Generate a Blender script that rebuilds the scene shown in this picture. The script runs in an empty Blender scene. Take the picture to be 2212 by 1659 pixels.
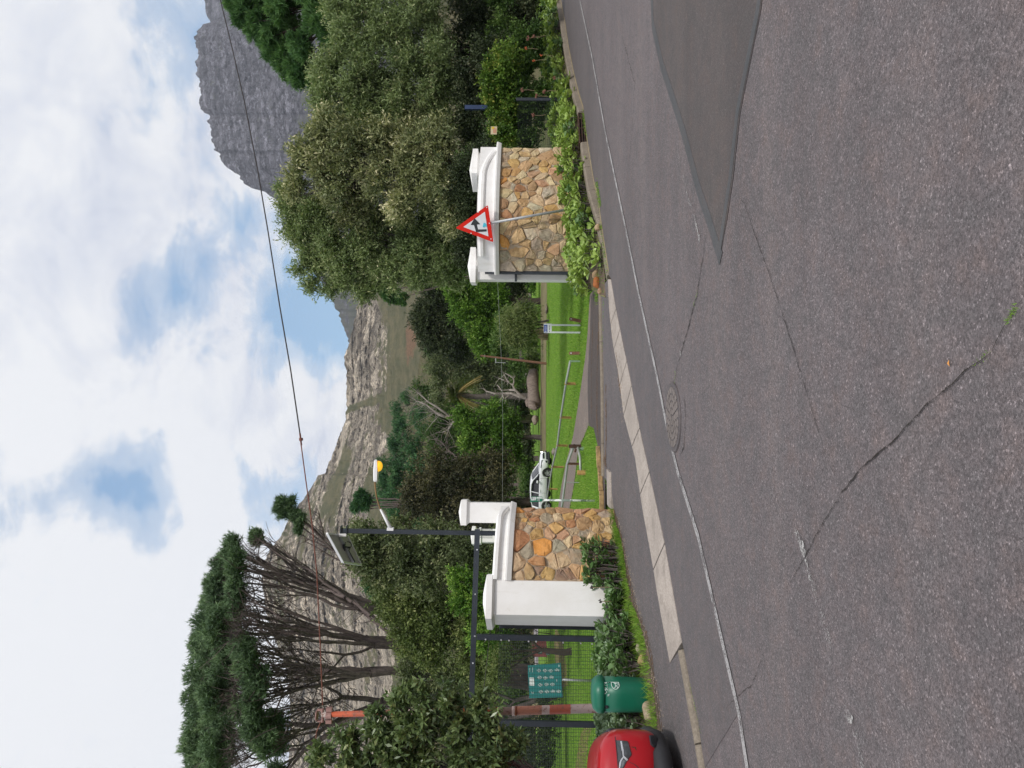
import bpy, math, random
import numpy as np
from mathutils import Vector, Matrix

random.seed(7)
rng = np.random.default_rng(7)
sc = bpy.context.scene
COL = sc.collection

# ------------------------------------------------------------------ camera
# the photograph was taken with the phone on its side: world-up points to picture-left
CAM_H, FPX = 1.6, 1600.0
PITCH, ROLL = math.radians(1.146), math.radians(0.70)
F_ = Vector((0, math.cos(PITCH), math.sin(PITCH)))
_u0 = Vector((0, -math.sin(PITCH), math.cos(PITCH)))
_r0 = Vector((1, 0, 0))
UP_ = _u0*math.cos(ROLL) - _r0*math.sin(ROLL)
RT_ = _r0*math.cos(ROLL) + _u0*math.sin(ROLL)
EYE = Vector((0, 0, CAM_H))
cam_d = bpy.data.cameras.new("camera")
cam = bpy.data.objects.new("camera", cam_d)
COL.objects.link(cam)
cam_d.sensor_width = 36.0
cam_d.lens = FPX/2212*36.0
cam_d.clip_start = 0.05
cam_d.clip_end = 30000
M = Matrix.Identity(4)
cx, cy, cz = -UP_, RT_, -F_
for i in range(3):
    M[i][0], M[i][1], M[i][2], M[i][3] = cx[i], cy[i], cz[i], EYE[i]
cam.matrix_world = M
sc.camera = cam

# ------------------------------------------------------------------ light and sky
SUN_EL, SUN_AZ = math.radians(48), math.radians(150)     # azimuth measured clockwise from +Y
SUN_DIR = Vector((math.sin(SUN_AZ)*math.cos(SUN_EL), math.cos(SUN_AZ)*math.cos(SUN_EL), math.sin(SUN_EL)))
sun_d = bpy.data.lights.new("sun", 'SUN')
sun_d.energy = 2.6
sun_d.angle = math.radians(8)
sun_d.color = (1.0, 0.96, 0.9)
sun = bpy.data.objects.new("sun", sun_d)
COL.objects.link(sun)
sun.rotation_euler = (-SUN_DIR).to_track_quat('-Z', 'Y').to_euler()
sc.view_settings.view_transform = 'Standard'
sc.view_settings.look = 'None'
sc.view_settings.exposure = 0.06
sc.view_settings.gamma = 1.0
sc.view_settings.use_curve_mapping = False

def ray(X, Y):
    """direction of the point at (X, Y) in the photograph (2212 x 1659 scale)"""
    return F_ + RT_*((829.5-Y)/FPX) + UP_*((1106.0-X)/FPX)
def at(X, Y, d):
    r = ray(X, Y)
    return EYE + r*(d/r.y)
PA, PB = 0.029, 0.0055       # the street rises gently to the right and away
def pz(x, y): return PA*x + PB*y
def gp(X, Y, off=0.0):
    r = ray(X, Y)
    t = (CAM_H-off)/(PA*r.x + PB*r.y - r.z)
    return EYE + r*t

world = bpy.data.worlds.new("World")
sc.world = world
world.use_nodes = True
nt = world.node_tree
nt.nodes.clear()
class NG:
    """small node-graph helper"""
    def __init__(s, tree): s.t = tree
    def n(s, typ, _in=None, **kw):
        nd = s.t.nodes.new(typ)
        for k, v in kw.items(): setattr(nd, k, v)
        if _in:
            for k, v in _in.items():
                sk = nd.inputs[k]
                if isinstance(v, bpy.types.NodeSocket): s.t.links.new(v, sk)
                else: sk.default_value = v
        return nd
    def math(s, op, a, b=0.0, clamp=False):
        nd = s.n('ShaderNodeMath', {0: a, 1: b}, operation=op); nd.use_clamp = clamp
        return nd.outputs[0]
    def ramp(s, fac, stops, interp='LINEAR'):
        nd = s.n('ShaderNodeValToRGB', {0: fac}); cr = nd.color_ramp; cr.interpolation = interp
        while len(cr.elements) < len(stops): cr.elements.new(0.5)
        for e, (p, c) in zip(cr.elements, stops):
            e.position = p
            if not hasattr(c, '__len__'): c = (c, c, c)
            e.color = (*c[:3], 1)
        return nd.outputs[0]
    def mix(s, fac, a, b, blend='MIX'):
        nd = s.n('ShaderNodeMix', data_type='RGBA', blend_type=blend)
        for k, v in ((0, fac), (6, a), (7, b)):
            if isinstance(v, bpy.types.NodeSocket): s.t.links.new(v, nd.inputs[k])
            else:
                if k: v = (*v[:3], 1) if hasattr(v, '__len__') else (v, v, v, 1)
                nd.inputs[k].default_value = v
        return nd.outputs[2]
    def noise(s, vec, scale, detail=3, rough=0.55, dist=0.0, out=0):
        nd = s.n('ShaderNodeTexNoise', {'Scale': scale, 'Detail': detail, 'Roughness': rough, 'Distortion': dist})
        if vec is not None: s.t.links.new(vec, nd.inputs['Vector'])
        return nd.outputs[out]
g = NG(nt)
tc = g.n('ShaderNodeTexCoord').outputs['Generated']
sky = g.n('ShaderNodeTexSky', sky_type='NISHITA', sun_disc=False, sun_elevation=SUN_EL, sun_rotation=SUN_AZ,
          air_density=1.0, dust_density=0.6, ozone_density=1.5)
sxyz = g.n('ShaderNodeSeparateXYZ', {0: tc})
zc = g.math('MAXIMUM', sxyz.outputs[2], 0.0)
zden = g.math('ADD', zc, 0.28)
px = g.math('DIVIDE', sxyz.outputs[0], zden); py = g.math('DIVIDE', sxyz.outputs[1], zden)
pvec = g.n('ShaderNodeCombineXYZ', {0: px, 1: py, 2: 3.9}).outputs[0]
n1 = g.noise(pvec, 2.3, 7, 0.56, 0.35)
n2 = g.noise(pvec, 6.5, 6, 0.6, 0.4)
n3 = g.noise(pvec, 0.9, 3, 0.5)
cov = g.math('ADD', g.math('MULTIPLY', n1, 0.62), g.math('ADD', g.math('MULTIPLY', n2, 0.28), g.math('MULTIPLY', g.noise(pvec, 16, 5, 0.6), 0.10)))
# openings in the cloud cover
holes = [(368, 640, .075, .20), (300, 655, .05, .10), (395, 570, .05, .12), (330, 760, .04, .08), (730, 715, .10, .24), (700, 640, .09, .16), (70, 650, .08, .14), (140, 640, .06, .1), (240, 1075, .07, .13),
         (120, 1175, .08, .11), (385, 1270, .06, .13), (590, 1090, .08, .15), (300, 170, .06, .11), (345, 270, .05, .1), (420, 430, .07, .12), (435, 60, .07, .12),
         (660, 690, .07, .12), (560, 470, .05, .1), (10, 1290, .06, .1), (330, 1010, .05, .07), (270, 760, .04, .05), (660, 1030, .07, .12), (500, 510, .06, .08), (620, 560, .05, .09)]
hsum = None
for (hx, hy, rad, amp) in holes:
    d = ray(hx, hy).normalized()
    dist = g.n('ShaderNodeVectorMath', {0: tc, 1: tuple(d)}, operation='DISTANCE').outputs[1]
    f = g.math('MULTIPLY', g.math('POWER', 2.718, g.math('MULTIPLY', g.math('POWER', g.math('DIVIDE', dist, rad), 2.0), -1.0)), amp)
    hsum = f if hsum is None else g.math('ADD', hsum, f)
cov = g.math('SUBTRACT', g.math('ADD', cov, 0.036), g.math('MULTIPLY', hsum, 0.55))
mask = g.ramp(cov, [(0.33, 0.0), (0.40, 0.4), (0.48, 1.0)], 'EASE')
shade = g.ramp(g.math('ADD', g.math('MULTIPLY', n3, 0.6), g.math('MULTIPLY', n2, 0.4)), [(0.40, (5.5, 6.0, 7.3)), (0.47, (7.4, 7.7, 8.5)), (0.55, (9.0, 9.1, 9.35))])
skyc = g.mix(1.0, sky.outputs[0], (2.2, 1.95, 1.45), 'MULTIPLY')
skyt = g.mix(0.55, skyc, (2.1, 4.5, 8.2))
bgc = g.mix(mask, skyt, shade)
bg = g.n('ShaderNodeBackground', {0: bgc, 1: 0.1})
out = g.n('ShaderNodeOutputWorld', {0: bg.outputs[0]})

# ------------------------------------------------------------------ helpers
ORG = {}     # object -> world origin of things whose children are modelled in world coordinates
def tag(o, label=None, cat=None, group=None, kind=None):
    if label: o['label'] = label
    if cat: o['category'] = cat
    if group: o['group'] = group
    if kind: o['kind'] = kind
    return o
def thing(name, label, cat, loc, group=None, rotz=0.0):
    o = bpy.data.objects.new(name, None)
    COL.objects.link(o)
    o.location = loc; o.rotation_euler = (0, 0, rotz); o.empty_display_size = 0.2
    ORG[o.name] = Vector(loc)
    return tag(o, label, cat, group)
def link(name, me, mat, parent=None, org=None):
    me_o = bpy.data.objects.new(name, me)
    COL.objects.link(me_o)
    if mat is not None:
        for m in (mat if isinstance(mat, (list, tuple)) else [mat]): me.materials.append(m)
    if parent is not None: me_o.parent = parent
    return me_o
def world_org(p):
    v = Vector((0, 0, 0))
    while p is not None:
        v += p.location; p = p.parent
    return v
class MB:
    def __init__(s): s.v = []; s.f = []; s.mi = []
    def add(s, vs, fs, m=0):
        b = len(s.v); s.v += [tuple(p) for p in vs]
        s.f += [tuple(b+i for i in f) for f in fs]; s.mi += [m]*len(fs)
    def quad(s, a, b, c, d, m=0): s.add([a, b, c, d], [(0, 1, 2, 3)], m)
    def box(s, c, size, rz=0.0, m=0, mat3=None):
        hx, hy, hz = size[0]/2, size[1]/2, size[2]/2
        R = mat3 if mat3 is not None else Matrix.Rotation(rz, 3, 'Z')
        c = Vector(c)
        vs = [c + R @ Vector((sx*hx, sy*hy, sz*hz)) for sx in (-1, 1) for sy in (-1, 1) for sz in (-1, 1)]
        s.add(vs, [(0, 1, 3, 2), (4, 6, 7, 5), (0, 4, 5, 1), (2, 3, 7, 6), (0, 2, 6, 4), (1, 5, 7, 3)], m)
    def prism(s, poly, z0, z1, m=0):
        """poly: xy list; z0/z1 numbers or functions of (x,y)"""
        n = len(poly)
        zf = lambda z, p: z(p[0], p[1]) if callable(z) else z
        vs = [(p[0], p[1], zf(z0, p)) for p in poly] + [(p[0], p[1], zf(z1, p)) for p in poly]
        fs = [tuple(range(n-1, -1, -1)), tuple(range(n, 2*n))] + [(i, (i+1) % n, n+(i+1) % n, n+i) for i in range(n)]
        s.add(vs, fs, m)
    def tube(s, pts, r, n=8, m=0, caps=True):
        pts = [Vector(p) for p in pts]
        rs = r if hasattr(r, '__len__') else [r]*len(pts)
        t0 = (pts[1]-pts[0]).normalized()
        a = t0.orthogonal().normalized()
        vs = []
        for i, p in enumerate(pts):
            t = (pts[min(i+1, len(pts)-1)] - pts[max(i-1, 0)])
            if t.length < 1e-9: t = t0.copy()
            t.normalize()
            a = (a - t*a.dot(t))
            a = a.normalized() if a.length > 1e-6 else t.orthogonal().normalized()
            b = t.cross(a)
            for k in range(n):
                w = 2*math.pi*k/n
                vs.append(p + (a*math.cos(w)+b*math.sin(w))*rs[i])
        fs = []
        for i in range(len(pts)-1):
            for k in range(n):
                k2 = (k+1) % n
                fs.append((i*n+k, i*n+k2, (i+1)*n+k2, (i+1)*n+k))
        if caps:
            fs.append(tuple(range(n-1, -1, -1))); fs.append(tuple((len(pts)-1)*n+k for k in range(n)))
        s.add(vs, fs, m)
    def lathe(s, c, prof, n=24, m=0, sx=1.0, sy=1.0, sq=0.0):
        c = Vector(c); vs = []
        for (r, z) in prof:
            for k in range(n):
                w = 2*math.pi*k/n
                cx_, sx_ = math.cos(w), math.sin(w)
                q = 1.0
                if sq: q = (abs(cx_)**(2+sq)+abs(sx_)**(2+sq))**(-1/(2+sq))
                vs.append(c + Vector((r*cx_*q*sx, r*sx_*q*sy, z)))
        fs = []
        for i in range(len(prof)-1):
            for k in range(n):
                k2 = (k+1) % n
                fs.append((i*n+k, i*n+k2, (i+1)*n+k2, (i+1)*n+k))
        fs.append(tuple(range(n-1, -1, -1))); fs.append(tuple((len(prof)-1)*n+k for k in range(n)))
        s.add(vs, fs, m)
    def build(s, name, mat, parent=None, smooth=False, local=False, bevel=0.0, sub=0, kind=None):
        me = bpy.data.meshes.new(name)
        vs = s.v
        if parent is not None and not local:
            o = world_org(parent); vs = [(v[0]-o.x, v[1]-o.y, v[2]-o.z) for v in s.v]
        me.from_pydata([tuple(v) for v in vs], [], s.f)
        ob = link(name, me, mat, parent)
        if any(s.mi): me.polygons.foreach_set('material_index', s.mi)
        if smooth: me.polygons.foreach_set('use_smooth', [True]*len(me.polygons))
        me.update()
        if bevel:
            b = ob.modifiers.new('bevel', 'BEVEL'); b.width = bevel; b.segments = 2; b.limit_method = 'ANGLE'; b.angle_limit = 0.6
        if sub:
            b = ob.modifiers.new('sub', 'SUBSURF'); b.levels = sub; b.render_levels = sub
        if kind: ob['kind'] = kind
        return ob
def np_mesh(name, verts, quads, mat, parent=None, attrs=None, smooth=False, tri=False):
    """fast mesh from numpy arrays; world coordinates"""
    me = bpy.data.meshes.new(name)
    verts = np.asarray(verts, dtype=np.float32)
    if parent is not None:
        verts = verts - np.array(world_org(parent), dtype=np.float32)
    quads = np.asarray(quads, dtype=np.int32)
    k = quads.shape[1]
    me.vertices.add(len(verts)); me.vertices.foreach_set('co', verts.ravel())
    me.loops.add(quads.size); me.loops.foreach_set('vertex_index', quads.ravel())
    me.polygons.add(len(quads))
    me.polygons.foreach_set('loop_start', np.arange(0, quads.size, k, dtype=np.int32))
    try: me.polygons.foreach_set('loop_total', np.full(len(quads), k, dtype=np.int32))
    except Exception: pass
    if smooth: me.polygons.foreach_set('use_smooth', np.ones(len(quads), dtype=bool))
    me.update(calc_edges=True)
    if attrs:
        for an, (dom, arr) in attrs.items():
            a = me.attributes.new(an, 'FLOAT', dom)
            a.data.foreach_set('value', np.asarray(arr, dtype=np.float32).ravel())
    return link(name, me, mat, parent)

MATS = {}
def mat_base(name):
    m = bpy.data.materials.new(name); m.use_nodes = True
    m.node_tree.nodes.clear()
    return m, NG(m.node_tree)
def finish(m, g, bsdf, disp=None):
    g.n('ShaderNodeOutputMaterial', {0: bsdf})
    MATS[m.name] = m
    return m
def pr(g, color, rough=0.6, normal=None, metal=0.0, spec=0.5, **kw):
    d = {'Base Color': color if isinstance(color, bpy.types.NodeSocket) else (*color[:3], 1), 'Roughness': rough, 'Metallic': metal}
    nd = g.n('ShaderNodeBsdfPrincipled', d)
    nd.inputs['Specular IOR Level'].default_value = spec
    for k, v in kw.items(): nd.inputs[k.replace('_', ' ')].default_value = v
    if normal is not None: g.t.links.new(normal, nd.inputs['Normal'])
    return nd.outputs[0]
def bump(g, h, strength=0.3, dist=0.01):
    return g.n('ShaderNodeBump', {'Height': h, 'Strength': strength, 'Distance': dist}).outputs[0]
def objc(g): return g.n('ShaderNodeTexCoord').outputs['Object']
def geopos(g): return g.n('ShaderNodeNewGeometry').outputs['Position']
def m_simple(name, c, rough=0.5, var=0.15, scale=8.0, bumps=0.15, bscale=60.0, metal=0.0, spec=0.5, dirt=None, **kw):
    m, g = mat_base(name)
    p = geopos(g)
    n = g.noise(p, scale, 5, 0.6)
    lo = tuple(x*(1-var) for x in c); hi = tuple(min(1, x*(1+var)) for x in c)
    col = g.mix(g.ramp(n, [(0.3, 0.0), (0.7, 1.0)]), lo, hi)
    if dirt:
        dn = g.noise(p, dirt[1], 6, 0.65, 0.4)
        col = g.mix(g.ramp(dn, [(dirt[2], 0.0), (dirt[2]+0.12, 1.0)]), col, dirt[0])
    nr = bump(g, g.noise(p, bscale, 3), bumps, 0.004) if bumps else None
    return finish(m, g, pr(g, col, rough, nr, metal, spec, **kw))

# numpy value noise -------------------------------------------------
def vnoise(x, y, z=None, seed=0):
    if z is None: z = np.zeros_like(x)
    xi, yi, zi = np.floor(x).astype(np.int64), np.floor(y).astype(np.int64), np.floor(z).astype(np.int64)
    xf, yf, zf = x-xi, y-yi, z-zi
    s = lambda t: t*t*(3-2*t)
    u, v, w = s(xf), s(yf), s(zf)
    def h(a, b, c):
        n = (a*374761393 + b*668265263 + c*2147483647 + seed*1442695041) & 0xFFFFFFFF
        n = ((n ^ (n >> 13))*1274126177) & 0xFFFFFFFF
        n = ((n ^ (n >> 16))*2246822519) & 0xFFFFFFFF
        return ((n ^ (n >> 15)) & 0xFFFFFF)/float(0xFFFFFF)
    r = 0
    for dx in (0, 1):
        for dy in (0, 1):
            for dz in (0, 1):
                r = r + h(xi+dx, yi+dy, zi+dz)*(u if dx else 1-u)*(v if dy else 1-v)*(w if dz else 1-w)
    return r*2-1
def fbm(x, y, z=None, oct=4, seed=0, gain=0.5):
    a, s, r = 1.0, 0.0, 0
    f = 1.0
    for i in range(oct):
        r = r + a*vnoise(x*f, y*f, None if z is None else z*f, seed+i*17); s += a
        a *= gain; f *= 2.03
    return r/s
# ------------------------------------------------------------------ ground materials
rdirv = (0.68, 0.73)
def m_asphalt(name, base, agg=1.0, rough=0.75, tone=(1, 1, 1), scale=95.0):
    m, g = mat_base(name)
    p = geopos(g)
    big = g.noise(p, 0.35, 5, 0.6)
    mid = g.noise(p, 2.4, 4, 0.6)
    vor = g.n('ShaderNodeTexVoronoi', {'Vector': p, 'Scale': scale}, feature='F1')
    vor2 = g.n('ShaderNodeTexVoronoi', {'Vector': p, 'Scale': scale*0.45}, feature='F1')
    cell = g.n('ShaderNodeSeparateColor', {0: vor.outputs['Color']}).outputs[0]
    cell2 = g.n('ShaderNodeSeparateColor', {0: vor2.outputs['Color']}).outputs[1]
    b = tuple(base*t for t in tone)
    rot = g.n('ShaderNodeMapping', {'Vector': p, 'Rotation': (0, 0, -math.atan2(rdirv[1], rdirv[0])), 'Scale': (0.06, 1.0, 1.0)})
    streak = g.noise(rot.outputs[0], 1.6, 5, 0.6)
    stain = g.noise(p, 0.9, 6, 0.7, 0.8)
    c = g.mix(g.ramp(big, [(0.3, 0.0), (0.7, 1.0)]), tuple(x*0.86 for x in b), tuple(x*1.16 for x in b))
    c = g.mix(g.ramp(mid, [(0.3, 0.0), (0.75, 0.5)]), c, tuple(x*0.8 for x in b))
    c = g.mix(g.ramp(streak, [(0.35, 0.5), (0.5, 0.0)]), c, tuple(x*0.80 for x in b))
    c = g.mix(g.ramp(streak, [(0.52, 0.0), (0.68, 0.5)]), c, (b[0]*1.2, b[1]*1.17, b[2]*1.12))
    c = g.mix(g.ramp(stain, [(0.58, 0.0), (0.72, 0.45)]), c, tuple(x*0.72 for x in b))
    tn = g.noise(p, 5.5, 5, 0.65)
    c = g.mix(g.ramp(tn, [(0.38, 0.55), (0.5, 0.0)]), c, (b[0]*0.78, b[1]*0.84, b[2]*0.84))
    c = g.mix(g.ramp(tn, [(0.52, 0.0), (0.68, 0.45)]), c, (b[0]*1.18, b[1]*1.02, b[2]*0.92))
    st = g.ramp(cell, [(0.0, 0.5), (0.4, 0.85), (0.8, 1.15), (0.96, 1.5), (1.0, 2.6)])
    st = g.mix(1.0, (1, 1, 1), st, 'MULTIPLY')
    c = g.mix(0.75*agg, c, g.mix(1.0, c, st, 'MULTIPLY'))
    st2 = g.ramp(cell2, [(0.0, 0.72), (0.5, 1.0), (0.97, 1.2), (1.0, 1.9)])
    c = g.mix(0.6*agg, c, g.mix(1.0, c, st2, 'MULTIPLY'))
    h = g.math('ADD', g.math('MULTIPLY', vor.outputs['Distance'], -1.0), g.math('MULTIPLY', g.noise(p, 300, 2), 0.3))
    nr = bump(g, h, 0.55*agg, 0.006)
    return finish(m, g, pr(g, c, rough, nr, 0, 0.35))
A_ROAD = m_asphalt('asphalt_road', 0.122, 1.0, 0.8, (1.10, 0.95, 0.975), 150)
A_PATCH = m_asphalt('asphalt_patch', 0.08, 0.6, 0.8, (1.12, 0.96, 0.94), 170)
A_SEAL = m_asphalt('asphalt_seal', 0.074, 0.35, 0.6, (0.97, 0.97, 1.03), 120)
A_EDGE = m_asphalt('asphalt_edge_band', 0.106, 0.75, 0.75, (1.08, 0.955, 0.98), 150)
A_WALK = m_asphalt('asphalt_walk', 0.11, 0.9, 0.8, (1.08, 0.96, 0.98), 110)
A_PATH = m_asphalt('asphalt_path', 0.15, 0.7, 0.85, (1.2, 0.97, 0.84), 70)
A_LANE = m_asphalt('asphalt_lane_wet_soil', 0.055, 0.8, 0.7, (1.2, 0.92, 0.82), 50)

def m_paint(name, col, wear, under=0.11, scale=55.0):
    m, g = mat_base(name)
    p = geopos(g)
    n = g.noise(p, scale, 4, 0.7)
    n2 = g.noise(p, scale*0.07, 4, 0.6)
    f = g.ramp(g.math('ADD', g.math('MULTIPLY', n, 0.6), g.math('MULTIPLY', n2, 0.4)), [(wear-0.04, 0.0), (wear+0.06, 1.0)])
    vor = g.n('ShaderNodeTexVoronoi', {'Vector': p, 'Scale': 120.0})
    c = g.mix(g.ramp(g.noise(p, 90, 3, .6), [(.35, .6), (.6, 0)]), (*col, 1), tuple(x*.55 for x in col))
    sh = pr(g, c, 0.8, bump(g, vor.outputs['Distance'], 0.4, 0.004), 0, .2)
    tr = g.n('ShaderNodeBsdfTransparent').outputs[0]
    return finish(m, g, g.n('ShaderNodeMixShader', {0: f, 1: tr, 2: sh}).outputs[0])
M_DEBRIS = m_paint('leaf_litter', (0.17, 0.10, 0.055), 0.50, 0.1, 38)
P_WHITE = m_paint('worn_white_paint', (0.38, 0.37, 0.37), 0.46, 0.135)
P_FAINT = m_paint('very_worn_white_paint', (0.42, 0.41, 0.40), 0.53, 0.14, 75)

def m_concrete(name, c, stain=(0.16, 0.14, 0.12)):
    m, g = mat_base(name)
    p = geopos(g)
    n = g.noise(p, 1.6, 6, 0.65); f = g.noise(p, 38, 4, 0.7)
    col = g.mix(g.ramp(n, [(0.35, 0.0), (0.65, 1.0)]), tuple(x*0.82 for x in c), tuple(x*1.12 for x in c))
    col = g.mix(g.ramp(g.noise(p, 5.0, 6, 0.7, 0.6), [(0.52, 0.0), (0.72, 0.75)]), col, stain)
    col = g.mix(g.ramp(f, [(0.42, 0.5), (0.6, 0.0)]), col, tuple(x*0.55 for x in c))
    return finish(m, g, pr(g, col, 0.85, bump(g, f, 0.35, 0.005), 0, 0.25))
CONC = m_concrete('concrete', (0.40, 0.35, 0.31))
CONC_K = m_concrete('kerb_concrete', (0.23, 0.195, 0.155), (0.13, 0.11, 0.085))
CONC_Y = m_concrete('gutter_concrete', (0.32, 0.26, 0.16), (0.17, 0.15, 0.08))
M_SOIL = m_simple('soil', (0.10, 0.07, 0.045), 0.95, 0.45, 6, 0.8, 30)
M_TRACK = m_simple('worn_earth_track', (0.16, 0.12, 0.06), 0.95, 0.4, 1.2, 0.5, 12, dirt=((0.09, 0.13, 0.03), 2.2, 0.5))
def m_lawn():
    m, g = mat_base('lawn_turf')
    p = geopos(g)
    n = g.noise(p, 0.25, 5, 0.6); f = g.noise(p, 5.0, 5, 0.7); h = g.noise(p, 45, 3, 0.7)
    c = g.mix(g.ramp(n, [(0.3, 0.0), (0.7, 1.0)]), (0.12, 0.25, 0.03), (0.23, 0.36, 0.055))
    c = g.mix(g.ramp(f, [(0.3, 0.6), (0.55, 0.0)]), c, (0.06, 0.14, 0.015))
    c = g.mix(g.ramp(g.noise(p, 1.1, 5, 0.7), [(0.55, 0.0), (0.75, 0.5)]), c, (0.22, 0.27, 0.06))
    c = g.mix(g.ramp(h, [(0.35, 0.5), (0.6, 0.0)]), c, (0.04, 0.09, 0.012))
    return finish(m, g, pr(g, c, 0.9, bump(g, g.math('ADD', f, h), 0.8, 0.05), 0, 0.1))
M_LAWN = m_lawn()
def m_ground():
    m, g = mat_base('open_ground')
    p = geopos(g)
    n = g.noise(p, 0.05, 6, 0.6)
    c = g.mix(g.ramp(n, [(0.4, 0.0), (0.6, 1.0)]), (0.06, 0.075, 0.025), (0.10, 0.09, 0.045))
    return finish(m, g, pr(g, c, 0.95, bump(g, g.noise(p, 3, 5), 0.6, 0.1), 0, 0.1))
M_GROUND = m_ground()

def sheet(name, pts, off, mat, kind='structure', px=True, sub=None):
    """flat sheet on the sloping street plane; pts are picture points or xy pairs"""
    P = []
    for p in pts:
        if px: q = gp(*p); P.append((q.x, q.y))
        else: P.append(p)
    mb = MB()
    n = len(P)
    mb.add([(x, y, pz(x, y)+off) for x, y in P], [tuple(range(n))])
    o = mb.build(name, mat)
    me = o.data
    if me.polygons[0].normal.z < 0: me.flip_normals()
    o['kind'] = kind
    return o
def xy(X, Y):
    q = gp(X, Y); return (q.x, q.y)
def ribbon(mb, pts, w, off, px=True, jit=0.0, taper=False):
    """thin strip along a polyline on the ground"""
    P = [Vector(xy(*p)) if px else Vector(p) for p in pts]
    # densify
    Q = [P[0]]
    for a, b in zip(P, P[1:]):
        n = max(1, int((b-a).length/0.035)) if jit else max(1, int((b-a).length/0.8))
        for i in range(1, n+1): Q.append(a.lerp(b, i/n))
    vs = []
    for i, q in enumerate(Q):
        t = (Q[min(i+1, len(Q)-1)]-Q[max(0, i-1)]).normalized()
        nrm = Vector((-t.y, t.x))
        c = q + nrm*(random.uniform(-1, 1)*jit)
        ww = w*(random.uniform(0.35, 1.5) if jit else 1.0)
        if taper: ww *= min(1, 4*i/len(Q)+.15, 4*(len(Q)-1-i)/len(Q)+.15)
        for sgn in (-1, 1):
            pnt = c + nrm*(ww/2*sgn)
            vs.append((pnt.x, pnt.y, pz(pnt.x, pnt.y)+off))
    fs = [(2*i, 2*i+1, 2*i+3, 2*i+2) for i in range(len(Q)-1)]
    mb.add(vs, fs)
def up_normals(o):
    me = o.data
    if len(me.polygons) and sum(p.normal.z for p in me.polygons) < 0: me.flip_normals()
    return o

# ------------------------------------------------------------------ kerb line (picture points on the road side of the kerb)
KERB_R = [(1214, 15.7), (1221, 53), (1228, 102), (1239.6, 161), (1250.4, 206), (1260, 237), (1268, 303), (1275.8, 353),
          (1283.6, 400), (1291.5, 425.6), (1297.3, 474.6), (1303, 514), (1309, 553), (1315, 592)]
kr = [Vector(xy(*p)) for p in KERB_R]
rdir = (kr[-1]-kr[0]).normalized()*-1
APR_R = [(1320.4, 602.7), (1330.7, 662.7), (1346, 740), (1360, 805), (1382, 922), (1409.5, 1046.5), (1436.6, 1171), (1464, 1330), (1474.6, 1388)]
APR_L = [(1318, 602.7), (1322, 678), (1329, 740), (1341, 802), (1354, 900), (1379.6, 992), (1393, 1090), (1415, 1204), (1431, 1301.5), (1455.6, 1432)]
KERB_L = [(1477, 1399), (1492, 1480), (1510, 1567), (1523, 1659)]
kl = [Vector(xy(*p)) for p in KERB_L]
ldir = (kl[-1]-kl[0]).normalized()
far_r = kr[0] + rdir*60
far_l = kl[-1] + ldir*60

ground_o = MB()
xs = [-1500, -300, -60, 0, 60, 300, 1500]; ys = [-300, -40, 0, 60, 150, 400, 1300]
vs = [(x, y, pz(x, y)-0.06) for y in ys for x in xs]
nx = len(xs)
fs = [(j*nx+i, j*nx+i+1, (j+1)*nx+i+1, (j+1)*nx+i) for j in range(len(ys)-1) for i in range(nx-1)]
ground_o.add(vs, fs)
tag(ground_o.build('ground', M_GROUND), kind='structure')

road_pts = [tuple(far_r)] + [tuple(p) for p in kr] + [xy(*p) for p in APR_R] + [tuple(p) for p in kl] + [tuple(far_l)]
nrm_r = Vector((rdir.y, -rdir.x))       # away from the park
side = 1 if nrm_r.dot(Vector((0, -1))) > 0 else -1
nrm_r *= side
road_pts += [tuple(far_l + nrm_r*22), tuple(far_r + nrm_r*22)]
sheet('road', road_pts, 0.0, A_ROAD, px=False)

# smoother bluish band of asphalt between kerb and edge line
LINE = [(1253, 0), (1278.5, 118), (1308, 284), (1349.6, 480), (1381.4, 637), (1420.6, 813), (1442, 922), (1464, 1014), (1510, 1160), (1540, 1290), (1572.5, 1432), (1597, 1535), (1613, 1640), (1640, 1800)]
band = [tuple(kr[0]+rdir*25)] + [tuple(p) for p in kr] + [xy(*p) for p in APR_R] + [tuple(p) for p in kl] + [xy(X+2, Y) for X, Y in LINE[:-2][::-1]] + [tuple(Vector(xy(*LINE[0]))+rdir*25)]
sheet('road_edge_band', band, 0.004, A_EDGE, px=False)
PATCH_L = [(1406, -60), (1406, 0), (1408, 54), (1428, 142), (1452.5, 216), (1477, 294), (1506.5, 407), (1531, 480), (1555.5, 559)]
PATCH_R = [(1572.6, 466), (1585, 382), (1599.6, 245), (1619, 147), (1644, 24.5), (1655, -60)]
sheet('road_patch', PATCH_L + PATCH_R, 0.0045, A_PATCH)
mb = MB()
def inset(pts, dx): return [(x+dx, y) for x, y in pts]
ribbon(mb, inset(PATCH_L, 3), 0.13, 0.0062)
ribbon(mb, [(1553, 556)] + inset(PATCH_R, -6), 0.085, 0.0066)
tag(up_normals(mb.build('patch_seal', A_SEAL)), kind='structure')

mb = MB(); ribbon(mb, LINE, 0.085, 0.008)
l0 = Vector(xy(*LINE[0])); ribbon(mb, [tuple(l0), tuple(l0+rdir*30)], 0.075, 0.008, px=False)
tag(up_normals(mb.build('edge_line', P_WHITE)), kind='structure')
mb = MB()
for seg in [[(1465, 323), (1470, 350)], [(1477, 382), (1487, 420)], [(1488, 430), (1503, 468)], [(1503, 470), (1513, 520)], [(1463, 735), (1472, 770)],
            [(1718, 1139), (1742, 1200)], [(1744, 1206), (1768, 1300)], [(1775, 1320), (1800, 1400)], [(1824, 1526), (1845, 1560)], [(1850, 1580), (1875, 1680)]]:
    ribbon(mb, seg, 0.05, 0.0085, jit=0.01)
tag(up_normals(mb.build('worn_marking', P_FAINT)), kind='structure')

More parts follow.
